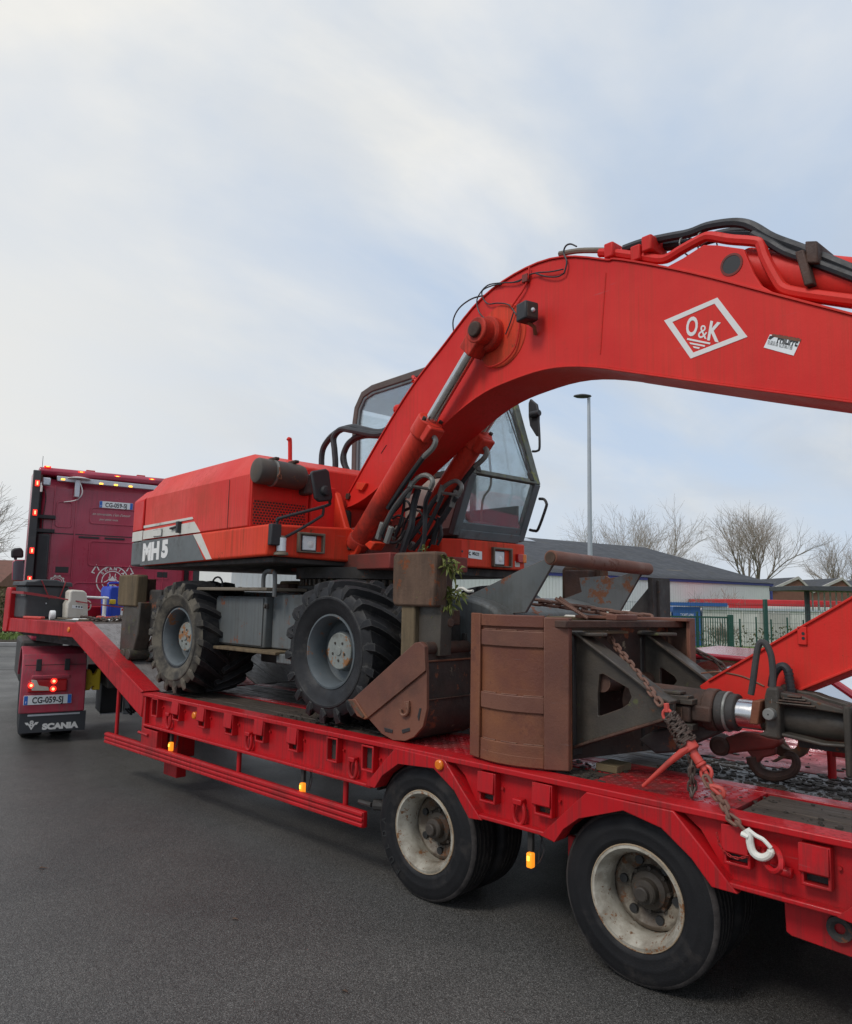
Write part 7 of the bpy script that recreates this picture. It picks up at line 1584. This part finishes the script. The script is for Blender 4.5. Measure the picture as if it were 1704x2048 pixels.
B(HA, 'roof', MB().add(vs, [(0, 1, 5, 4), (1, 2, 5), (2, 3, 4, 5), (3, 0, 4)]), 'roof_slate')
sl_ = (HP(0, 8, zr)-HP(0, -.25, ze+.12)); sn_ = w.cross(sl_).normalized(); sn_ = sn_ if sn_.z > 0 else -sn_
rd = random.Random(4)
for (a, t) in ((17.5, .78), (20.3, .55), (23, .42), (26.3, .85), (26.8, .62), (30.0, .45), (22.4, .2), (28, .25), (33.5, .5), (31, .70), (19, .33)):
    B(HA, 'roof_patch', MB().obox(HP(a, -.25, ze+.12)+sl_*t+sn_*.02, w*.75, sl_.normalized()*.30, sn_*.015), 'roof_patch')
B(HA, 'skylight', MB().obox(HP(20.4, -.25, ze+.12)+sl_*.86+sn_*.07, w*.85, sl_.normalized()*.45, sn_*.07), 'alu')
for i in range(24):   # rows of roof slates as slight courses
    pass
b = MB()
for i in range(1, 40): b.obox(HP(Lh/2, -.25, ze+.12)+sl_*(i/40)+sn_*.006, w*(Lh/2-.3-2.2*(i/40)), sl_.normalized()*.012, sn_*.010)
tag(B(HA, 'roof_courses', b, 'roof_slate'), kind='stuff')
# saw-tooth brick works
SW = thing('sawtooth_works', (-16, 64, 0), 'brick works with white edged saw-tooth gables at the right behind the fence', 'factory')
s0, s1 = V((-19.3, 61.5, 0)), V((-10.5, 70.0, 0)); wv = (s1-s0).normalized(); nv = V((-wv.y, wv.x, 0)); wl = 3.7
for k in range(6):
    a = s0+wv*(k*wl); zb, zt = 3.0, 4.15
    pr = [a, a+wv*wl, a+wv*wl+V((0, 0, zb)), a+wv*(wl*.68)+V((0, 0, zt)), a+V((0, 0, zb))]
    n5 = len(pr); b = MB().add(pr+[p_+nv*9 for p_ in pr], [(0, 1, 2, 3, 4), (9, 8, 7, 6, 5)]+[(i, (i+1) % 5, 5+(i+1) % 5, 5+i) for i in range(5)])
    B(SW, 'gable', b, 'brick')
    for p0, p1 in ((pr[4], pr[3]), (pr[3], pr[2])):
        d = (p1-p0); B(SW, 'coping', MB().obox((p0+p1)/2-nv*.05+V((0, 0, .06)), d/2, nv*.12, V((0, 0, .11))), 'concrete')
    p0, p1 = pr[3], pr[2]; d = p1-p0
    B(SW, 'roof_glazing', MB().obox((p0+p1)/2+nv*4.6+V((0, 0, .08)), d/2, nv*4.3, V((0, 0, .03))), 'glass_dark')
    B(SW, 'roof_slope', MB().obox((pr[4]+pr[3])/2+nv*4.6+V((0, 0, .08)), (pr[3]-pr[4])/2, nv*4.3, V((0, 0, .03))), 'roof_slate')
# containers and box body
def boxat(root, name, p0, p1, depth, z0, z1, m, bevel=.02):
    p0, p1 = V((*p0, 0)), V((*p1, 0)); d = p1-p0; n = V((-d.y, d.x, 0)).normalized()*depth
    return B(root, name, MB().obox((p0+p1)/2+n/2+V((0, 0, (z0+z1)/2)), d/2, n/2, V((0, 0, (z1-z0)/2))), m, bevel), d, n
c = thing('blue_container', (-12, 28.6, 0), 'blue site container between the white containers behind the fence', 'container')
o, d, n = boxat(c, 'body', (-12.33, 28.42), (-11.45, 29.25), 4, 0, 1.70, 'container_blue')
B(c, 'roof_rail', MB().obox(V((-12.0, 28.6, 1.82)), d.normalized()*2.0, n.normalized()*.06, V((0, 0, .08))), 'container_blue', .01)
text('TOITURE', 'lettering', 'decal_white', c, V((-12.1, 28.58, 1.30))-n.normalized()*.02, d, (0, 0, 1), .15, world=True)
c = thing('white_container', (-14, 27, 0), 'pale container with corrugated side left of the blue container', 'container')
boxat(c, 'body', (-14.6, 26.3), (-12.4, 28.36), 4, 0, 1.48, 'container_white')
c = thing('white_container', (-9.5, 31, 0), 'long pale container with a grey door panel right of the blue container', 'container')
o, d, n = boxat(c, 'body', (-11.40, 29.35), (-6.4, 34.0), 4, 0, 1.62, 'container_white')
B(c, 'roof_edge', MB().obox(V((-8.9, 31.67, 1.64)), d/2, n.normalized()*.05, V((0, 0, .05))), 'alu')
for k in range(9): B(c, 'side_rib', MB().obox(V((-11.40, 29.35, .8))+d*(.06+.1*k)-n.normalized()*.015, d.normalized()*.025, n.normalized()*.02, V((0, 0, .78))), 'container_white')
B(c, 'door_panel', MB().obox(V((-11.40, 29.35, .95))+d*.47-n.normalized()*.03, d*.09, n.normalized()*.03, V((0, 0, .55))), 'concrete')
c = thing('red_box_body', (-11, 38, 0), 'red roofed box truck body standing beyond the white container', 'truck body')
p0, p1 = (-12.2, 34.3), (-6.0, 40.1)
boxat(c, 'body', p0, p1, 5, 0, 1.80, 'container_white'); o, d, n = boxat(c, 'roof', (-12.3, 34.2), (-5.9, 40.2), 5.2, 1.80, 2.12, 'box_red', .04)
B(c, 'end_panel', MB().obox(V((-11.55, 34.9, 1.55))-n.normalized()*.04, d.normalized()*.85, n.normalized()*.03, V((0, 0, .26))), 'box_red')
# shelter post and beam
c = thing('dark_shelter', (-3.6, 18.6, 0), 'dark framed open shelter at the right above the red stick', 'shelter')
a0 = V((-3.9, 18.35, 0)); dv = V((.73, .69, 0)).normalized()
for k in (0, 2.4, 4.8): B(c, 'post', MB().obox(a0+dv*k+V((0, 0, 1.12)), dv*.05, V((-.69, .73, 0))*.05, V((0, 0, 1.12))), 'toolbox_grey')
B(c, 'beam', MB().obox(a0+dv*2.2+V((0, 0, 2.28)), dv*2.8, V((-.69, .73, 0))*.9, V((0, 0, .06))), 'toolbox_grey', .01)
for k in range(14): B(c, 'slat', MB().obox(a0+dv*(.15+.16*k)+V((0, 0, 1.95)), dv*.02, V((-.69, .73, 0))*.01, V((0, 0, .25))), 'container_white')
# mesh fence
FN = thing('mesh_fence', (-4, 12, 0), 'green welded mesh fence with posts beyond the trailer', 'fence')
f0 = V((-4.97, 11.16, 0)); fd = V((1.83, 1.72, 0)).normalized()
for k in range(-2, 5): B(FN, 'post', MB().obox(f0+fd*(2.51*k)+V((0, 0, .97)), fd*.032, V((-fd.y, fd.x, 0))*.045, V((0, 0, .97))), 'fence_green', .006)
def wire(p, q, r):
    d = (q-p).normalized(); u = d.cross(V((.3, .5, .81))).normalized(); w_ = d.cross(u); vs = [c_+(u*cos(t)+w_*sin(t))*r for c_ in (p, q) for t in (0, 2.09, 4.19)]
    return vs, [(0, 1, 4, 3), (1, 2, 5, 4), (2, 0, 3, 5)]
for k in range(-2, 4):
    b = MB(); a = f0+fd*(2.51*k)
    for j in range(1, 50): b.add(*wire(a+fd*(.05*j)+V((0, 0, .06)), a+fd*(.05*j)+V((0, 0, 1.86)), .0028))
    for j in range(10): b.add(*wire(a+V((0, 0, .08+.195*j)), a+fd*2.51+V((0, 0, .08+.195*j)), .0034))
    tag(B(FN, 'mesh_panel', b, 'fence_green'), kind='stuff')
# palisade gate
GT = thing('palisade_gate', (-9, 23.4, 0), 'green barred gate with heavy posts standing on the lawn', 'gate')
g0, g1 = V((-10.0, 22.6, 0)), V((-8.25, 24.3, 0)); gd = (g1-g0); gl = gd.length; gd.normalize()
for q in (0, gl): B(GT, 'gate_post', MB().obox(g0+gd*q+V((0, 0, .72)), gd*.085, V((-gd.y, gd.x, 0))*.08, V((0, 0, .74))), 'fence_green', .01)
for i in range(26): B(GT, 'bar', MB().obox(g0+gd*(.12+i*(gl-.24)/25)+V((0, 0, .72)), gd*.013, V((-gd.y, gd.x, 0))*.012, V((0, 0, .66))), 'fence_green')
for z in (.10, 1.36): B(GT, 'rail', MB().obox((g0+g1)/2+V((0, 0, z)), gd*(gl/2), V((-gd.y, gd.x, 0))*.02, V((0, 0, .03))), 'fence_green')
B(GT, 'gate_post', MB().obox(g0+gd*1.22+V((0, 0, .78)), gd*.03, V((-gd.y, gd.x, 0))*.03, V((0, 0, .78))), 'fence_green')
P2 = thing('post_row', (-7.5, 25, 0), 'row of thin green posts continuing right of the barred gate', 'fence')
for i, q in enumerate((.35, .95, 1.5, 2.1, 2.7, 3.4, 4.2)): B(P2, 'post', MB().obox(g1+gd*q+V((0, 0, .7)), gd*.022, V((-gd.y, gd.x, 0))*.02, V((0, 0, .7 if i % 2 else .62))), 'fence_green')
# bare trees
def bare_tree(name, x, y, h, label, seed, spread=.5, trunk=.2, fork=.12, m='twig', levels=6, up=.25, group=None, lean=(0, 0), first=5):
    rd = random.Random(seed); big, small = MB(), MB()
    def seg(mb, p, q, r0, r1, sd):
        d = (q-p); 
        if d.length < 1e-6: return
        d.normalize(); u = d.cross(V((.31, .42, .85))).normalized(); w_ = d.cross(u)
        vs = [p+(u*cos(2*pi*k/sd)+w_*sin(2*pi*k/sd))*r0 for k in range(sd)]+[q+(u*cos(2*pi*k/sd)+w_*sin(2*pi*k/sd))*r1 for k in range(sd)]
        mb.add(vs, [(k, (k+1) % sd, sd+(k+1) % sd, sd+k) for k in range(sd)])
    def grow(p, d, l, r, lv):
        n_ = 3 if lv < 3 else 2
        mb = big if lv < 3 else small
        for i in range(n_):
            d2 = (d+V((rd.gauss(0, .13), rd.gauss(0, .13), rd.gauss(0, .08)+.05*up))).normalized(); q = p+d2*(l/n_)
            seg(mb, p, q, r*(1-.25*i/n_), r*(1-.25*(i+1)/n_), 6 if lv < 2 else 3)
            if lv < levels and (i > 0 or lv > 1):
                for _ in range(2 if rd.random() < .5 else 1):
                    ax = d2.cross(V((rd.uniform(-1, 1), rd.uniform(-1, 1), rd.uniform(-1, 1)))).normalized(); a = rd.uniform(.35, .85)
                    nd = (d2*cos(a)+ax*sin(a)+V((0, 0, up*rd.uniform(.2, 1)))).normalized()
                    grow(q, nd, l*rd.uniform(.55, .8), max(.007, r*rd.uniform(.34, .48)), lv+1)
            p, d = q, d2
        if lv < levels: grow(p, (d+V((rd.gauss(0, .2), rd.gauss(0, .2), .05))).normalized(), l*.72, max(.007, r*.55), lv+1)
    root = thing(name, (x, y, 0), label, 'tree', 0, group)
    t = big; p = V((0, 0, 0)); th = h*fork
    q = V((lean[0]*th, lean[1]*th, th)); seg(t, p, q, trunk*1.2, trunk, 8)
    for i in range(first):
        a = 2*pi*i/first+rd.uniform(-.4, .4); sp = spread*rd.uniform(.5, 1.2)
        grow(q+V((0, 0, rd.uniform(-.1, .1)*h*.1)), V((cos(a)*sp, sin(a)*sp, 1)).normalized(), h*.30*rd.uniform(.8, 1.1), trunk*.6, 1)
    big.build('trunk', 'bark', root, ang=80); small.build('crown', m, root, ang=80)
    return root
bare_tree('bare_tree', -34.6, 65.5, 13.2, 'wide bare tree with pale branches rising behind the hall roof', 3, .75, .17, .10, 'twig', 5, .22, first=6)
bare_tree('bare_tree', -28.2, 58.5, 11.4, 'slender bare tree rising right behind the end of the hall roof', 5, .55, .16, .12, 'twig', 5, .25, first=4)
bare_tree('bare_tree', -27.0, 79.5, 13.2, 'rounded bare tree with many upright limbs beyond the saw-tooth works', 8, .50, .22, .16, 'twig', 5, .35, first=7)
bare_tree('bare_tree', -21.6, 91, 11., 'broad low bare tree at the right edge above the brick works', 12, .7, .2, .12, 'twig', 5, .25, first=7)
bare_tree('bare_tree', -15.5, 96, 9.4, 'smaller bare tree right at the frame edge above the brick works', 14, .7, .25, .12, 'twig', 5, .25, first=6)
bare_tree('bare_tree', -37.0, 5.9, 7.4, 'bare tree standing at the left edge behind the truck', 21, .75, .14, .15, 'bark', 5, .2, first=6)
bare_tree('shrub', -13.4, 35.6, 3.6, 'leafless yellowish shrub in front of the white hall wall', 31, .7, .05, .05, 'twig', 4, .3, first=8)['category'] = 'shrub'
bare_tree('shrub', -22.5, 52.5, 6.2, 'brownish thicket of bare twigs behind the hall roof end', 33, .6, .10, .08, 'twig', 5, .35, first=7)['category'] = 'shrub'
# brick house and hedge at the left edge
HO = thing('brick_house', (-44, 9, 0), 'brown brick house with tiled roof at the left edge beyond the road', 'house')
hx, hy = -43.6, 10.1; dv = V((.62, .78, 0)).normalized(); nv = V((-dv.y, dv.x, 0))
def HH(a, n, z): return V((hx, hy, z))+dv*a+nv*n
b = MB(); vs = [HH(-9, 0, 0), HH(.3, 0, 0), HH(.3, 7, 0), HH(-9, 7, 0)]; b.add(vs+[v+V((0, 0, 2.2)) for v in vs], [(0, 1, 5, 4), (1, 2, 6, 5), (2, 3, 7, 6), (3, 0, 4, 7)]); B(HO, 'wall', b, 'brick_house')
B(HO, 'roof', MB().add([HH(-9.2, -.3, 2.1), HH(.6, -.3, 2.1), HH(.6, 7.3, 2.1), HH(-9.2, 7.3, 2.1), HH(-9.2, 3.5, 3.7), HH(.6, 3.5, 3.7)], [(0, 1, 5, 4), (1, 2, 5), (2, 3, 4, 5), (3, 0, 4)]), 'brick')
def leafmass(name, label, cat, region, n, z0, z1, size, m, seed):
    rd = random.Random(seed); b = MB()
    for i in range(n):
        x, y = region(rd); z = rd.uniform(z0, z1)*(1 if rd.random() < .8 else 1.1); s_ = size*rd.uniform(.5, 1.4)
        u = V((rd.gauss(0, 1), rd.gauss(0, 1), rd.gauss(0, 1))).normalized(); v = u.cross(V((rd.gauss(0, 1), rd.gauss(0, 1), rd.gauss(0, 1)))).normalized(); c = V((x, y, z))
        b.add([c-u*s_, c+v*s_*.5, c+u*s_, c-v*s_*.5], [(0, 1, 2, 3)])
    return tag(b.build(name, m), label, cat, kind='stuff')
leafmass('hedge', 'brown winter hedge running along the bank beyond the road at left', 'hedge', reg_strip([(-33.5, 1.5), (-29.5, 8.5), (-25, 16)], 1.6), 9000, .05, 1.75, .09, 'hedge', 6)
leafmass('undergrowth', 'low leafy undergrowth behind the barred gate', 'undergrowth', reg_strip([(-11, 24.2), (-6, 29)], 1.4), 900, .0, .9, .06, 'hedge', 9)
bare_tree('shrub', -8.9, 25.0, 1.5, 'small twiggy bush growing behind the barred gate', 41, .7, .03, .05, 'twig', 4, .2, first=6)['category'] = 'shrub'
# parked car beyond the trailer
CR = thing('parked_car', (-.03, 4.38, -.0), 'red parked car showing its windscreen behind the red stick', 'car', R_(3)); CR.scale = (1, 1, .94)
def Cc(name, mb, m, bevel=0., parent=None, **k): return mb.build(name, m, parent or CR, bevel=bevel, **k)
side = [(-2.0, .28), (1.95, .28), (2.02, .55), (1.9, .72), (1.05, .88), (.35, 1.36), (-.9, 1.40), (-1.75, .98), (-2.0, .85)]
low = [(-2.0, .28), (1.95, .28), (2.02, .55), (1.9, .72), (1.05, .88), (-1.75, .93), (-2.0, .85)]
Cc('body', MB().prism(low, 'y', -.84, .84), 'car_red', .06, seg=3)
def gh(y): return [(1.02, y*1.0, .88), (.36, y*.80, 1.33), (-.92, y*.80, 1.37), (-1.72, y*.98, .93)]
for y in (-.80, .80):
    g = gh(y); Cc('pillar', MB().tube([g[0], g[1]], .035, 8), 'car_red', parent=None); Cc('pillar', MB().tube([g[2], g[3]], .05, 8), 'car_red'); Cc('side_window', MB().add([g[0], g[1], g[2], g[3]], [(0, 1, 2, 3)]), 'car_glass')
    Cc('door_mirror', MB().ball((.72, y*1.2, .98), .1, 10, (.7, 1.1, .75)), 'plastic_black')
a, c = gh(-.78), gh(.78)
Cc('roof', MB().add([(.38, -.66, 1.34), (.38, .66, 1.34), (-.94, .66, 1.38), (-.94, -.66, 1.38), (.38, -.66, 1.40), (.38, .66, 1.40), (-.94, .66, 1.44), (-.94, -.66, 1.44)], [(0, 1, 2, 3), (4, 5, 6, 7), (0, 1, 5, 4), (1, 2, 6, 5), (2, 3, 7, 6), (3, 0, 4, 7)]), 'car_red', .04, seg=3)
Cc('windscreen', MB().add([a[0], c[0], c[1], a[1]], [(0, 1, 2, 3)]), 'car_glass'); Cc('rear_window', MB().add([a[3], c[3], c[2], a[2]], [(0, 1, 2, 3)]), 'car_glass')
for k in (-.35, .25): Cc('wiper', MB().tube([(1.03, k, .90), (.90, k+.42, .985)], .010, 6), 'plastic_black')
for x in (1.25, -1.3):
    for y in (-.80, .80):
        w_ = Cc('wheel', MB().lathe([(.16, -.09), (.28, -.10), (.31, -.07), (.31, .07), (.28, .10), (.16, .09)], (x, y, .31), (0, 1, 0), 28, closed=True), 'tyre_road'); Cc('rim', MB().cyl((x, y-.06, .31), (x, y+.06, .31), .17, seg=20), 'alu', parent=w_)
for y in (-.6, .6): Cc('headlight', MB().ball((1.9, y, .66), .13, 12, (.6, 1.2, .55)), 'lamp_clear')

bpy.context.view_layer.update()
